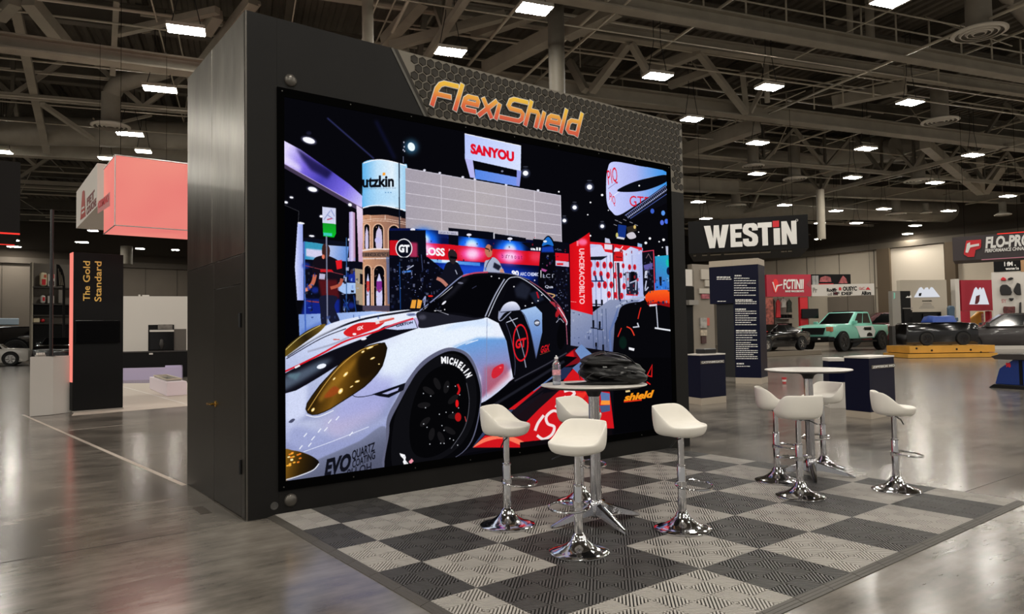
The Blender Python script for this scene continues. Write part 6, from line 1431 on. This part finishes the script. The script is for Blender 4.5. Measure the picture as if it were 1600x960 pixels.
# ---------------------------------------------------------------- right side: hanging sign with block letters
A = dpt(1079, 25.6); B = dpt(1267.5, 24.4); f_ = Face(A, B); z0 = (zat(1079, 397, A) + zat(1268, 386.5, B)) / 2; z1 = (zat(1079, 347, A) + zat(1267, 334, B)) / 2
hs = thing('hanging_sign', 'long black hanging sign with big white block letters', 'hanging sign', Vector((A.x, A.y, z0)))
part('box', fbox(MB(), A, B, z0, z1, 3.2), mat('sign_black', (12, 11, 12), .6, spec=.2), hs)
H = z1 - z0; Wd = (B - A).length
def sp(u, v): return A + f_.d * (u * Wd) + Vector((0, 0, z0 + v * H)) + f_.n * .004
BL = {'W': [[(0, 1), (.26, 1), (.36, .42), (.40, 1) , (.40, 1), (.60, 1), (.64, .42), (.74, 1), (1, 1), (.80, 0), (.58, 0), (.5, .5), (.42, 0), (.20, 0)]],
      'E': [[(0, 0), (1, 0), (1, .22), (.42, .22), (.42, .40), (.92, .40), (.92, .62), (.42, .62), (.42, .78), (1, .78), (1, 1), (0, 1)]],
      'S': [[(1, .68), (1, .82), (.92, .94), (.75, 1), (.25, 1), (.08, .93), (0, .8), (0, .66), (.08, .56), (.58, .38), (.62, .32), (.62, .24), (.55, .2), (.45, .2), (.38, .24), (.38, .34), (0, .34), (0, .16), (.1, .05), (.26, 0), (.74, 0), (.9, .05), (1, .17), (1, .38), (.92, .5), (.44, .68), (.38, .73), (.38, .78), (.45, .82), (.55, .82), (.62, .78), (.62, .68)]],
      'T': [[(.3, 0), (.7, 0), (.7, .78), (1, .78), (1, 1), (0, 1), (0, .78), (.3, .78)]],
      'i': [[(0, 0), (1, 0), (1, .72), (0, .72)]],
      'N': [[(0, 0), (.34, 0), (.34, .5), (.64, 0), (1, 0), (1, 1), (.66, 1), (.66, .5), (.36, 1), (0, 1)]]}
def pxu(px): return ((f_.p(px, 360) - A).dot(f_.d)) / Wd
def pxv(px, py): return (f_.p(px, py).z - z0) / H
v0, v1 = .10, .80
for ch, x0, x1, rk in (('W', 1100, 1139, 0), ('E', 1141, 1159.5, 0), ('S', 1160.5, 1184, 0), ('T', 1184, 1206, 0), ('i', 1208.5, 1218.5, 0), ('N', 1221, 1244.5, 0)):
    mb = MB(); u0, u1 = pxu(x0), pxu(x1)
    for poly in BL[ch]: mb.prism([sp(u0 + (u1 - u0) * x, v0 + .03 + (v1 - v0) * y) for x, y in poly], f_.n * .03)
    part('letter', mb, TXT, hs)
u0, u1 = pxu(1207.5), pxu(1217.5); mb = MB(); mb.prism([sp(u0 + (u1 - u0) * x, y) for x, y in ((0, .67), (1, .67), (1, .86), (0, .86))], f_.n * .03); part('letter_dot', mb, RED, hs, label='red square dot over the letter i')
mb = MB(); mb.tube([sp(pxu(1245.5), .84) + f_.d * (.035 * math.cos(a)) + Vector((0, 0, .035 * math.sin(a))) for a in np.linspace(0, 2 * PI, 17)[:-1]], .008, 5, closed=True); part('registered_mark', mb, TXT, hs)
sl = Face(A - f_.n * 3.2, A); mb = MB(); part('side_letter', letters(MB(), 'N', A - f_.n * 2.4 - f_.d * .004 + Vector((0, 0, z0 + .25)), f_.n, (0, 0, 1), H * .6, width=1.6, bold=.06, thick=.02), TXT, hs)
for q in (.1, .9): part('wire', MB().tube([A + (B - A) * q - f_.n * 1 + Vector((0, 0, z1)), A + (B - A) * q - f_.n * 1 + Vector((0, 0, 9.5))], .007, 5), WIRE, hs)
# under-edge light fittings of the sign
for x0, x1 in ((1082, 1086), (1096, 1104), (1109, 1126), (1131, 1188), (1189, 1205), (1222, 1227), (1228, 1231), (1233, 1239)):
    a = f_.p(x0, 391) - f_.n * .5; b = f_.p(x1, 391) - f_.n * .5; a.z = b.z = z0 - .001
    part('under_lamp', MB().tube([a - Vector((0, 0, .03)), b - Vector((0, 0, .03))], .028, 6), PIPE, hs)

# navy information column with header panel
A, B = gpt(1149.5, 599.5), gpt(1190, 600.5); C_ = gpt(1200, 597.5); fi = Face(A, B)
ic = thing('information_column', 'tall navy information column covered with white text lines', 'information board', A)
zt = zat(1190, 403, B); zb = .0; z9 = zat(1190, 591, B)
n_ = (C_ - B)
D = A + n_
part('base', MB().prism([A, B, C_, D], (0, 0, z9)), BEIGE, ic); part('body', MB().prism([p + Vector((0, 0, z9 + .002)) for p in (A, B, C_, D)], (0, 0, zat(1190, 413, B) - z9)), NAVY, ic)
zc_ = zat(1190, 413, B) + .006
part('cap', MB().prism([p + Vector((0, 0, zc_)) for p in (A, B, C_, D)], (0, 0, zt - zc_)), BEIGE, ic)
A2 = fi.p(1109.5, 480); A2.z = 0; zh0 = fi.p(1120, 475).z
hp = part('header_wing', MB().prism([p + Vector((0, 0, zh0)) for p in (A2, A - fi.d * .003, D - fi.d * .003, A2 + n_)], (0, 0, zc_ - .006 - zh0)), NAVY, ic); part('header_cap', MB().prism([p + Vector((0, 0, zc_)) for p in (A2, A - fi.d * .003, D - fi.d * .003, A2 + n_)], (0, 0, zt - zc_)), BEIGE, ic)
part('back_wing', MB().prism([p - fi.n * .15 for p in (fi.p(1119, 597) * 1, A, A - fi.n * .3, fi.p(1119, 597) - fi.n * .3)], (0, 0, zh0 + .2)) if False else fi.box(MB(), 1119, 474, 1148, 590, .5, -.2), SATIN, ic)
rt = random.Random(4)
def rows(y0, y1, n, xa, xb, bold_first=False):
    for k in range(n):
        y = y0 + (y1 - y0) * k / max(n - 1, 1); x = xa; mb = MB(); lim = xb if k % 3 else xa + (xb - xa) * rt.uniform(.5, 1)
        while x < lim:
            w = min(rt.uniform(1.6, 5), lim - x); fi.box(mb, x, y, x + w, y + (2.2 if bold_first and k == 0 else 1.3), -.001, .004); x += w + .7
        part('text_line', mb, TXT, ic)
rows(430, 433, 1, 1148, 1165, True); rows(434.5, 461, 8, 1147, 1181); rows(468, 474, 3, 1149, 1182, True); rows(482.5, 507, 8, 1149, 1182, True); rows(516, 531, 5, 1150, 1183, True); rows(535, 560, 9, 1150, 1184); rows(567.5, 572, 2, 1151, 1172, True); rows(432.5, 436, 2, 1120, 1143, True); rows(470.5, 470.5, 1, 1121, 1145)
# navy counters
def counter(lab, a, b, c, top_py, base_py, plate):
    """corner b nearest; a left, c right ground pixels"""
    A, B_, C_ = gpt(*a), gpt(*b), gpt(*c); D = A + C_ - B_; zt = zat(b[0], top_py, B_); z0 = zat(b[0], base_py, B_)
    t = thing('navy_counter', lab, 'counter', B_, 'navy counters'); cen = (A + C_) / 2
    part('base', MB().prism([A, B_, C_, D], (0, 0, z0)), BEIGE, t); part('body', MB().prism([p + Vector((0, 0, z0 + .002)) for p in (A, B_, C_, D)], (0, 0, zt - z0 - .03)), NAVY, t)
    part('worktop', MB().prism([cen + (p - cen) * 1.02 + Vector((0, 0, zt - .026)) for p in (A, B_, C_, D)], (0, 0, .026)), WHITE, t)
    f = Face(B_, C_); x0, y0, x1, y1, txt = plate; mb = MB(); f.box(mb, x0, y0, x1, y1, -.001, .012); part('name_plate', mb, mat('nickel_plate', (120, 114, 104), .3, .7), t)
    a_ = f.p(x0 + 1, y1 - 1.2); b_ = f.p(x1 - 1, y1 - 1.2); part('lettering', letters(MB(), txt, a_ + f.n * .014, f.d, (0, 0, 1), (f.p(x0, y0).z - f.p(x0, y1).z) * .6, width=(b_ - a_).dot(f.d), bold=.03, thick=.003), TXT, t)
    return t, A, B_, C_, zt
c1, A, B_, C_, zt = counter('navy counter with white worktop beside the right end of the booth', (1076, 630.5), (1096, 633.5), (1135, 629), 554, 623, (1094.5, 564.5, 1131, 569.5, 'CATFVNMKGATIC'))
p = (B_ + C_) / 2 + (A - B_) * .5; t = thing('card_tray', 'flat black case lying on the navy counter by the booth', 'case', Vector((p.x, p.y, zt)))
a_ = math.atan2((C_ - B_).y, (C_ - B_).x); part('case', MB().cbox((p.x, p.y, zt + .001), .42, .22, .10, a_), SATIN, t, bevel=.02); part('lid_stripe', MB().cbox((p.x, p.y, zt + .1015), .30, .05, .004, a_), GREY, t)
counter('navy counter behind the bare table, right of the white stools', (1322, 651), (1361, 655.5), (1400, 648.5), 558, 645, (1361, 571.5, 1398, 577, 'ZIPFIIKM MO'))
A, B = gpt(1297, 638), gpt(1323, 638); nb = thing('navy_block', 'lower navy block with white top behind the bare table', 'counter', A); zt = zat(1297, 560, A)
part('base', fbox(MB(), A, B, 0, zat(1297, 598, A), .4), WHITE, nb); part('body', fbox(MB(), A, B, zat(1297, 598, A) + .002, zt - .06, .4), NAVY, nb); part('top', fbox(MB(), A, B, zt - .058, zt, .45, out=.02), WHITE, nb)
# red paper cup on the floor
p = gpt(1225.5, 599.5); cup = thing('paper_cup', 'small red and white paper cup on the floor beyond the tables', 'cup', p); k_ = depth(p) / F_PX
part('cup', MB().lathe([(2.6 * k_, 0), (3.8 * k_, 9.5 * k_), (3.6 * k_, 9.5 * k_), (2.4 * k_, .3 * k_)], 16, p, cap=False), mat('cup_red', (196, 62, 66), .5), cup, smooth=40); part('band', MB().lathe([(3.05 * k_, 3 * k_), (3.42 * k_, 6 * k_)], 16, p, cap=False), TXT, cup, smooth=40)

# red booth sign with wheel logo, its posts and screen
A = dpt(1196, 49.5); B = dpt(1268, 50); fr = Face(A, B); rs = thing('red_booth_sign', 'wide red sign with white letters on red posts above the black show car', 'sign', A)
part('panel', fr.box(MB(), 1198.5, 429.5, 1268, 464, .25, 0), CRIM, rs)
part('letters', fr.text(MB(), 'FCTINII', 1223.5, 451.5, 1256, 14, .004, .03, bold=.03, shear=.15), TXT, rs); part('letters', fr.text(MB(), 'MAXE VINOOBONTE', 1227, 457, 1256, 3, .004, .02, bold=.03), TXT, rs)
mb = MB(); fr.poly(mb, [(1208 + 4.5 * (1 + .15 * math.sin(a)) * math.cos(a) + 3.5, 447 - 11 * math.sin(a)) for a in np.linspace(0, 2 * PI, 21)[:-1]], .004, .02); part('round_logo', mb, mat('vivid_red', (236, 44, 46), .45), rs)
mb = MB(); fr.poly(mb, [(1206, 441), (1208, 441), (1211, 453), (1213, 446), (1222, 444), (1222, 446), (1214.5, 448), (1211.5, 457)], .026, .015); part('logo_mark', mb, TXT, rs)
mb = MB(); fr.poly(mb, [(1260, 445), (1268, 434), (1268, 452)], .002, .01); part('corner_wedge', mb, mat('dull_red', (150, 60, 70), .5), rs)
part('post', fr.box(MB(), 1253, 464.3, 1265, 546, .3, -.05), RED, rs); part('post', fr.box(MB(), 1199, 464.3, 1211, 546, .3, -.05), mat('poster_red', (150, 78, 66), .5, vary=.7, vscale=5), rs)
part('back_panel', fr.box(MB(), 1211, 464.3, 1252, 545.5, 1.6, -1.5), mat('booth_back_grey', (146, 138, 128), .6), rs)
t = thing('television', 'black flat screen on the red post beside the teal pickup', 'television', fr.p(1264, 498) + fr.n * .1); part('screen', fr.box(MB(), 1251.5, 483, 1277.5, 498, -.04, .16), TV, t, bevel=.02); part('bracket', fr.box(MB(), 1262, 488, 1266, 494, .0, .04), BLK, t)
for k, (x0, x1, y0, y1, m, lab) in enumerate(((1212.6, 1219.4, 466, 520, BLK, 'black jacket hanging under the red sign'), (1221.6, 1228.4, 468, 496, RED, 'red jacket hanging under the red sign'), (1230.2, 1237, 466, 480, WHITE, 'white shirt hanging under the red sign'), (1239, 1246.5, 468, 488, mat('camo_green', (62, 70, 62), .8, vary=.5, vscale=8), 'camouflage shirt hanging under the red sign'))):
    t = thing('hanging_garment', lab, 'clothing', fr.p((x0 + x1) / 2, y1) - fr.n * .8); mb = MB(); xm = (x0 + x1) / 2
    fr.poly(mb, [(xm - 1, y0), (xm + 1, y0), (x1, y0 + 4), (x1 - .5, y0 + 10), (x1 + .5, y1), (x0 - .5, y1), (x0 + .5, y0 + 10), (x0, y0 + 4)], -.9, .16); part('cloth', mb, m, t, bevel=.03); part('hanger', MB().tube([fr.p(xm, y0) - fr.n * .82, fr.p(xm, y0 - 2) - fr.n * .82], .03, 5), BLK, t)
for y, n_g in ((497, 4), (511, 4)):
    t = thing('goods_shelf', 'grey shelf of black goods under the red sign, %s one' % ('upper' if y < 500 else 'lower'), 'shelf', fr.p(1240, y) - fr.n * 1.2); part('board', fr.box(MB(), 1229, y, 1251, y + 1.5, 1.48, -.9), GREY, t)
    for k in range(n_g): part('goods', fr.box(MB(), 1230 + k * 5.2, y - 6, 1234 + k * 5.2, y - .1, 1.4, -1.0), BLK, t)
# picture banners right of the red sign
A, B = dpt(1268.6, 43), dpt(1331, 43.4); fb2 = Face(A, B); bn = thing('picture_banner', 'dark banner with red car pictures right of the red sign', 'banner', fb2.p(1300, 447)); part('panel', fb2.box(MB(), 1269, 429, 1329.5, 446, .1, 0), BLK, bn)
part('picture', fb2.box(MB(), 1269, 431, 1279, 446, -.001, .02), mat('pale_picture', (160, 160, 158), .5, vary=.3, vscale=4), bn)
for pts in ([(1280, 441), (1282, 434), (1289, 431.5), (1297, 433), (1299, 441)], [(1310, 443), (1314, 435), (1317, 431), (1322, 436), (1324, 443)]): mb = MB(); fb2.poly(mb, pts, .004, .02); part('picture', mb, mat('red_picture', (170, 88, 90), .5, vary=.6, vscale=5), bn)
part('red_band', fb2.box(MB(), 1279, 443.4, 1302, 446, -.001, .025), RED, bn)
for x_ in (1276, 1322): part('stay', MB().tube([fb2.p(x_, 446) - fb2.n * .05, fb2.p(x_, 464) - fb2.n * .6], .04, 5), PIPE, bn)
A, B = dpt(1268.6, 42.4), dpt(1367, 42.2); fb3 = Face(A, B); bw = thing('logo_banner', 'long white banner with rows of small logos above the teal pickup', 'banner', fb3.p(1316, 462)); part('cloth', fb3.box(MB(), 1268.8, 445.2, 1366.5, 463.2, .06, 0), WHITE, bw)
for x0, y0, x1, y1, m, txt in ((1292, 456, 1308, 451, BLK, 'Rodffr'), (1317, 454.5, 1339, 448.5, BLK, 'OUSYC'), (1302, 461.5, 1332, 457, BLK, 'IIF DEF'), (1346, 461, 1361, 455.5, BLK, 'Alfors'), (1342, 453, 1351, 449, mat('pale_red', (196, 130, 130), .6), 'GsC'), (1293, 462, 1300, 458, GREY, 'oil'), (1270, 457, 1277, 450, GREY, 'Pr')):
    part('logo_text', fb3.text(MB(), txt, x0, y0, x1, y0 - y1, .003, .012, bold=.04), m, bw)
mb = MB(); fb3.poly(mb, [(1310.5, 454), (1310.5, 450.5), (1312.5, 448.5), (1314.5, 450.5), (1314.5, 454)], .003, .012); part('logo_red', mb, RED, bw); mb = MB(); fb3.poly(mb, [(1352, 453), (1356, 448.5), (1360, 453)], .003, .012); part('logo_red', mb, RED, bw); mb = MB(); fb3.poly(mb, [(1303, 459), (1306, 456), (1309, 459), (1306, 461.5)], .003, .012); part('logo_red', mb, mat('logo_maroon', (110, 40, 50), .5), bw)
for x_ in (1275, 1360): part('wire', MB().tube([fb3.p(x_, 446) - fb3.n * .03, Vector((fb3.p(x_, 446).x, fb3.p(x_, 446).y, 9.4)) - fb3.n * .03], .007, 5), WIRE, bw)
# grey kiosk and black rack
A, B = dpt(1395.5, 40), dpt(1411, 40.1); fk = Face(A, B); kk = thing('grey_kiosk', 'slim grey kiosk with dark lower half left of the black rack', 'kiosk', A)
part('lower_half', fk.box(MB(), 1395.5, 510, 1408.5, 553, .3, 0), mat('kiosk_dark', (54, 52, 50), .4), kk); part('upper_half', fk.box(MB(), 1395.5, 455, 1408.5, 509.6, .3, 0), mat('kiosk_grey', (138, 134, 126), .5), kk); mb = MB(); fk.poly(mb, [(1396.3, 457), (1398.5, 458), (1398.5, 466), (1396.3, 468)], .002); part('teal_mark', mb, TEAL, kk)
A, B = dpt(1409.5, 40.5), dpt(1427, 40.7); f2 = Face(A, B); br = thing('black_rack', 'black equipment rack in front of the beige booth wall', 'rack', A); part('frame', f2.box(MB(), 1409.5, 455, 1426, 553.5, .3, 0), BLK, br)
for y in (481.5, 508): part('divider', f2.box(MB(), 1410, y, 1425.5, y + 1.2, -.001, .03), GREY, br)
part('screen', f2.box(MB(), 1412, 485, 1425, 506, -.001, .05), TV, br); mb = MB(); f2.poly(mb, [(1415, 465.5), (1418, 462.5), (1420, 464), (1423, 461), (1424.5, 465.5)], .003, .01); part('logo', mb, TXT, br)
# beige booth wall with mountain logo
A, B = dpt(1411, 47), dpt(1483, 47.5); f3 = Face(A, B); bb = thing('beige_booth_wall', 'beige booth wall with a white triple mountain logo and dark screen', 'booth wall', A)
part('panel', f3.box(MB(), 1411, 438, 1483, 547, .4, 0), mat('beige_booth', (188, 178, 162), .6), bb); part('niche', f3.box(MB(), 1426, 488, 1471, 507, -.001, .02), BLK, bb); part('television', f3.box(MB(), 1441, 490.5, 1468, 499.5, -.02, .10), TV, bb)
MT = lambda x, y, w, h: [(x, y + h), (x + w * .20, y + h * .10), (x + w * .27, y), (x + w * .32, y + h * .12), (x + w * .38, y + h * .3), (x + w * .45, y + h * .05), (x + w * .52, y + .5), (x + w * .58, y + h * .3), (x + w * .66, y), (x + w * .72, y + h * .05), (x + w, y + h * .96)]
mb = MB(); f3.poly(mb, MT(1428, 449, 40, 16), .004, .05); part('mountain_logo', mb, emit('lit_white', (235, 238, 246), .8), bb)
mb = MB(); f3.poly(mb, [(1434.5, 463), (1435, 458.5), (1439, 458), (1438, 463)], .056, .01); part('logo_cut', mb, BLK, bb); part('text_line', f3.text(MB(), 'monntain', 1441, 471.5, 1456, 2.6, .003, .01, bold=.02), BLK, bb)
for k, (xa, xb) in enumerate(((1442, 1455), (1441, 1456), (1438, 1459), (1436, 1460))): part('text_line', f3.box(MB(), xa, 474 + k * 2.4, xb, 475 + k * 2.4, -.001, .006), GREY, bb)
t = thing('bucket_chair', 'slate blue seat shell standing by the beige booth wall', 'chair', f3.p(1475, 498) + f3.n * .5); mb = MB(); f3.poly(mb, [(1471, 499), (1470.5, 482), (1472, 478.5), (1478, 478.5), (1480.5, 481), (1480, 499)], .45, .25); part('shell', mb, mat('slate_blue', (66, 88, 108), .4), t, bevel=.08); part('bolster', f3.box(MB(), 1470, 497, 1482, 503, -.4, .9), mat('slate_blue', (66, 88, 108), .4), t, bevel=.05)
# crimson panel with mountain logo
A, B = dpt(1497, 47.5), dpt(1554, 47.9); f4 = Face(A, B); cp = thing('crimson_booth_panel', 'crimson booth panel with a white triple peak logo', 'booth wall', A)
part('white_side', f4.box(MB(), 1496.5, 436, 1503, 546, .4, 0), WHITE, cp); part('panel', f4.box(MB(), 1503.2, 438, 1552, 486, .4, 0), CRIM, cp); part('left_leg', f4.box(MB(), 1503.2, 486.3, 1518, 546, .4, 0), CRIM, cp); part('right_leg', f4.box(MB(), 1549, 486.3, 1552, 546, .4, 0), CRIM, cp)
mb = MB(); f4.poly(mb, [(1514.5, 476), (1522, 452), (1524.5, 449), (1527, 452.5), (1528.5, 454), (1530, 450), (1531.5, 449.5), (1533, 454), (1535.5, 449.5), (1537, 452), (1544.5, 476)], .004, .05); part('peak_logo', mb, emit('lit_white', (235, 238, 246), .8), cp); mb = MB(); f4.poly(mb, [(1522, 475.5), (1524, 463), (1530, 461), (1529, 471), (1526, 475.5)], .056, .01); part('logo_cut', mb, mat('logo_maroon', (110, 40, 50), .5), cp)
t = thing('gold_fairing', 'curved gold fairing standing under the crimson panel', 'car part', f4.p(1535, 505) - f4.n * .5); mb = MB(); f4.poly(mb, [(1522, 508), (1526, 498), (1534, 493), (1542, 486.5), (1549, 486.5), (1549, 508)], -.9, .3); part('shell', mb, mat('gold_ochre', (196, 142, 48), .4), t, bevel=.08); part('print', f4.box(MB(), 1545, 490, 1548, 506, .1, -.55) if False else f4.box(MB(), 1545, 490, 1548.5, 506, .6, -.58), mat('fairing_print', (180, 130, 130), .5, vary=.6, vscale=6), t)
# parts board
A, B = dpt(1552.5, 46), dpt(1612, 45); f5 = Face(A, B); pb = thing('parts_board', 'white display board hung with black and red car parts under a black header', 'display board', A)
part('board', f5.box(MB(), 1554.5, 425.5, 1612, 546.5, .25, 0), WHITE, pb); part('header', f5.box(MB(), 1553.5, 407, 1595, 425, .3, .04), BLK, pb); part('header', f5.box(MB(), 1595.3, 405, 1612, 425, .3, .02), mat('tan_header', (176, 136, 96), .6), pb)
part('lettering', f5.text(MB(), 'I fM .', 1569, 416, 1587, 6, .05, .01, bold=.04), TXT, pb); part('lettering', f5.text(MB(), 'worne I.a', 1571, 422, 1592, 3.6, .05, .01, bold=.05), TXT, pb)
part('lettering', f5.text(MB(), 'SY', 1565, 473.5, 1573, 5.5, .004, .01, bold=.02), mat('pale_red', (196, 130, 130), .6), pb)
DP = mat('dark_part', (26, 23, 24), .5); DR = mat('dark_red_part', (92, 40, 38), .5, vary=.6, vscale=10)
def bp(lab, pts, m, n_='car_part'):
    t = thing(n_, lab, 'car part', f5.p(*pts[0]) + f5.n * .02); mb = MB(); f5.poly(mb, pts, .003, .14); part('moulding', mb, m, t, bevel=.04)
bp('round red and black badge at the top left of the parts board', [(1563.5, 436), (1567, 433), (1572, 436), (1571.5, 439), (1564, 439)], RED, 'badge'); bp('flat black badge at the top of the parts board', [(1574, 436), (1579, 433.5), (1584, 435), (1580, 438), (1575.5, 438)], DP, 'badge')
bp('big domed black part on the parts board', [(1562.5, 448), (1566, 445), (1573, 445), (1579, 450), (1581, 457), (1579, 461.5), (1564, 461.5), (1562, 455)], DP); bp('big black part cut by the right edge on the parts board', [(1584, 452), (1589, 442), (1594, 444), (1595.5, 461.5), (1588, 461), (1583.5, 456)], DP)
bp('small black shield shaped part on the parts board', [(1576, 466), (1584, 466), (1583, 469), (1580, 471), (1577, 469)], DP); bp('mottled red and black part low on the parts board', [(1567, 484), (1568, 479), (1578, 479.5), (1586, 479), (1586, 489), (1579, 492), (1568, 490)], DR); bp('long dark bracket at the bottom of the parts board', [(1565, 499), (1566, 495.5), (1591, 495), (1592, 500), (1586, 502), (1584, 504), (1579, 501)], DP)
bp('narrow black part at the right of the parts board', [(1592.5, 473), (1595.5, 472), (1595.5, 499), (1593, 500), (1592, 488)], DP)
# grey performance sign at the right edge
A, B = dpt(1493, 26), dpt(1625, 24.6); f6 = Face(A, B); z0 = zat(1497, 407.5, A); z1 = zat(1493, 371, A); fp = thing('hanging_sign', 'grey hanging sign with a red logo and white letters at the right edge', 'hanging sign', Vector((A.x, A.y, z0)))
part('box', fbox(MB(), A, B, z0, z1, 1.6), mat('sign_grey', (58, 50, 52), .6), fp)
d6 = f6.d; U3 = Vector((0, 0, 1)); Lw = (B - A).length; Hh = z1 - z0
def s6(px, v): return A + d6 * ((f6.p(px, 385) - A).dot(d6)) + U3 * (z0 + v * Hh)
mb = MB(); mb.prism([s6(x, v) + f6.n * .004 for x, v in ((1505.5, .30), (1509, .70), (1510.5, .82), (1533.5, .82), (1533, .55), (1531.5, .45), (1524, .40), (1521.5, .12), (1512, .12), (1505.5, .25))], f6.n * .03); part('logo_plate', mb, RED, fp)
mb = MB(); mb.prism([s6(x, v) + f6.n * .036 for x, v in ((1508, .32), (1511, .68), (1516, .74), (1516, .62), (1530, .66), (1530, .56), (1516, .52), (1512, .30))], f6.n * .015); part('logo_mark', mb, TXT, fp)
part('letters', letters(MB(), 'FLO-PRO', s6(1539.5, .46) + f6.n * .004, d6, U3, Hh * .42, width=(s6(1611, .4) - s6(1539.5, .4)).length, bold=.045, shear=.15, thick=.03), TXT, fp)
part('letters', letters(MB(), 'PERFORMANCE CHNALITY', s6(1538.5, .27) + f6.n * .004, d6, U3, Hh * .13, width=(s6(1612, .4) - s6(1538.5, .4)).length, bold=.03, shear=.15, thick=.02), TXT, fp)
part('red_edge', MB().tube([A + (B - A) * .55 + U3 * z1 + f6.n * .005, B + U3 * z1 + f6.n * .005], .015, 6), RL, fp); part('pink_edge', MB().tube([A + (B - A) * .35 + U3 * (z0 - .02), B + U3 * (z0 - .02)], .015, 6), emit('pink_glow_line', (200, 130, 140), .7), fp)
for q in (.15, .8): part('wire', MB().tube([A + (B - A) * q - f6.n * .5 + U3 * z1, A + (B - A) * q - f6.n * .5 + U3 * 9.5], .007, 5), WIRE, fp)
# product board seen between the booth and the navy column
A, B = dpt(1070, 33), dpt(1120, 34); f7 = Face(A, B); gb = thing('product_board', 'grey product board between the booth and the navy column', 'display board', A)
part('board', f7.box(MB(), 1085, 413, 1118, 560, .3, 0), mat('board_grey', (136, 127, 115), .6), gb); part('white_panel', f7.box(MB(), 1070, 421, 1084.5, 447, .3, 0), WHITE, gb); part('television', f7.box(MB(), 1070, 448, 1084.5, 469, .3, .02), TV, gb); part('dark_bay', f7.box(MB(), 1070, 469.4, 1084.5, 560, .3, -.01), BLK, gb); part('grey_ledge', f7.box(MB(), 1070, 469.5, 1084.5, 477, -.001, .3), GREY, gb)
for x0, y0, x1, y1, m in ((1094, 421, 1108, 437, mat('product_white', (186, 178, 166), .6)), (1100, 438, 1108, 448, mat('product_white', (186, 178, 166), .6)), (1091, 451, 1108, 459, mat('product_white', (186, 178, 166), .6)), (1095, 460, 1108, 467, mat('product_pink', (170, 90, 100), .5, vary=.6, vscale=5)), (1093, 497, 1103, 513, mat('poster_pale', (160, 156, 150), .5, vary=.3, vscale=6)), (1103, 497, 1107, 509, mat('poster_coral', (196, 92, 80), .5)), (1094, 516, 1103, 525, mat('poster_cream', (190, 176, 156), .5, vary=.3, vscale=6)), (1095, 526, 1102, 537, mat('poster_maroon', (76, 48, 46), .5, vary=.4, vscale=6))):
    part('product', f7.box(MB(), x0, y0, x1, y1, -.001, .08), m, gb)
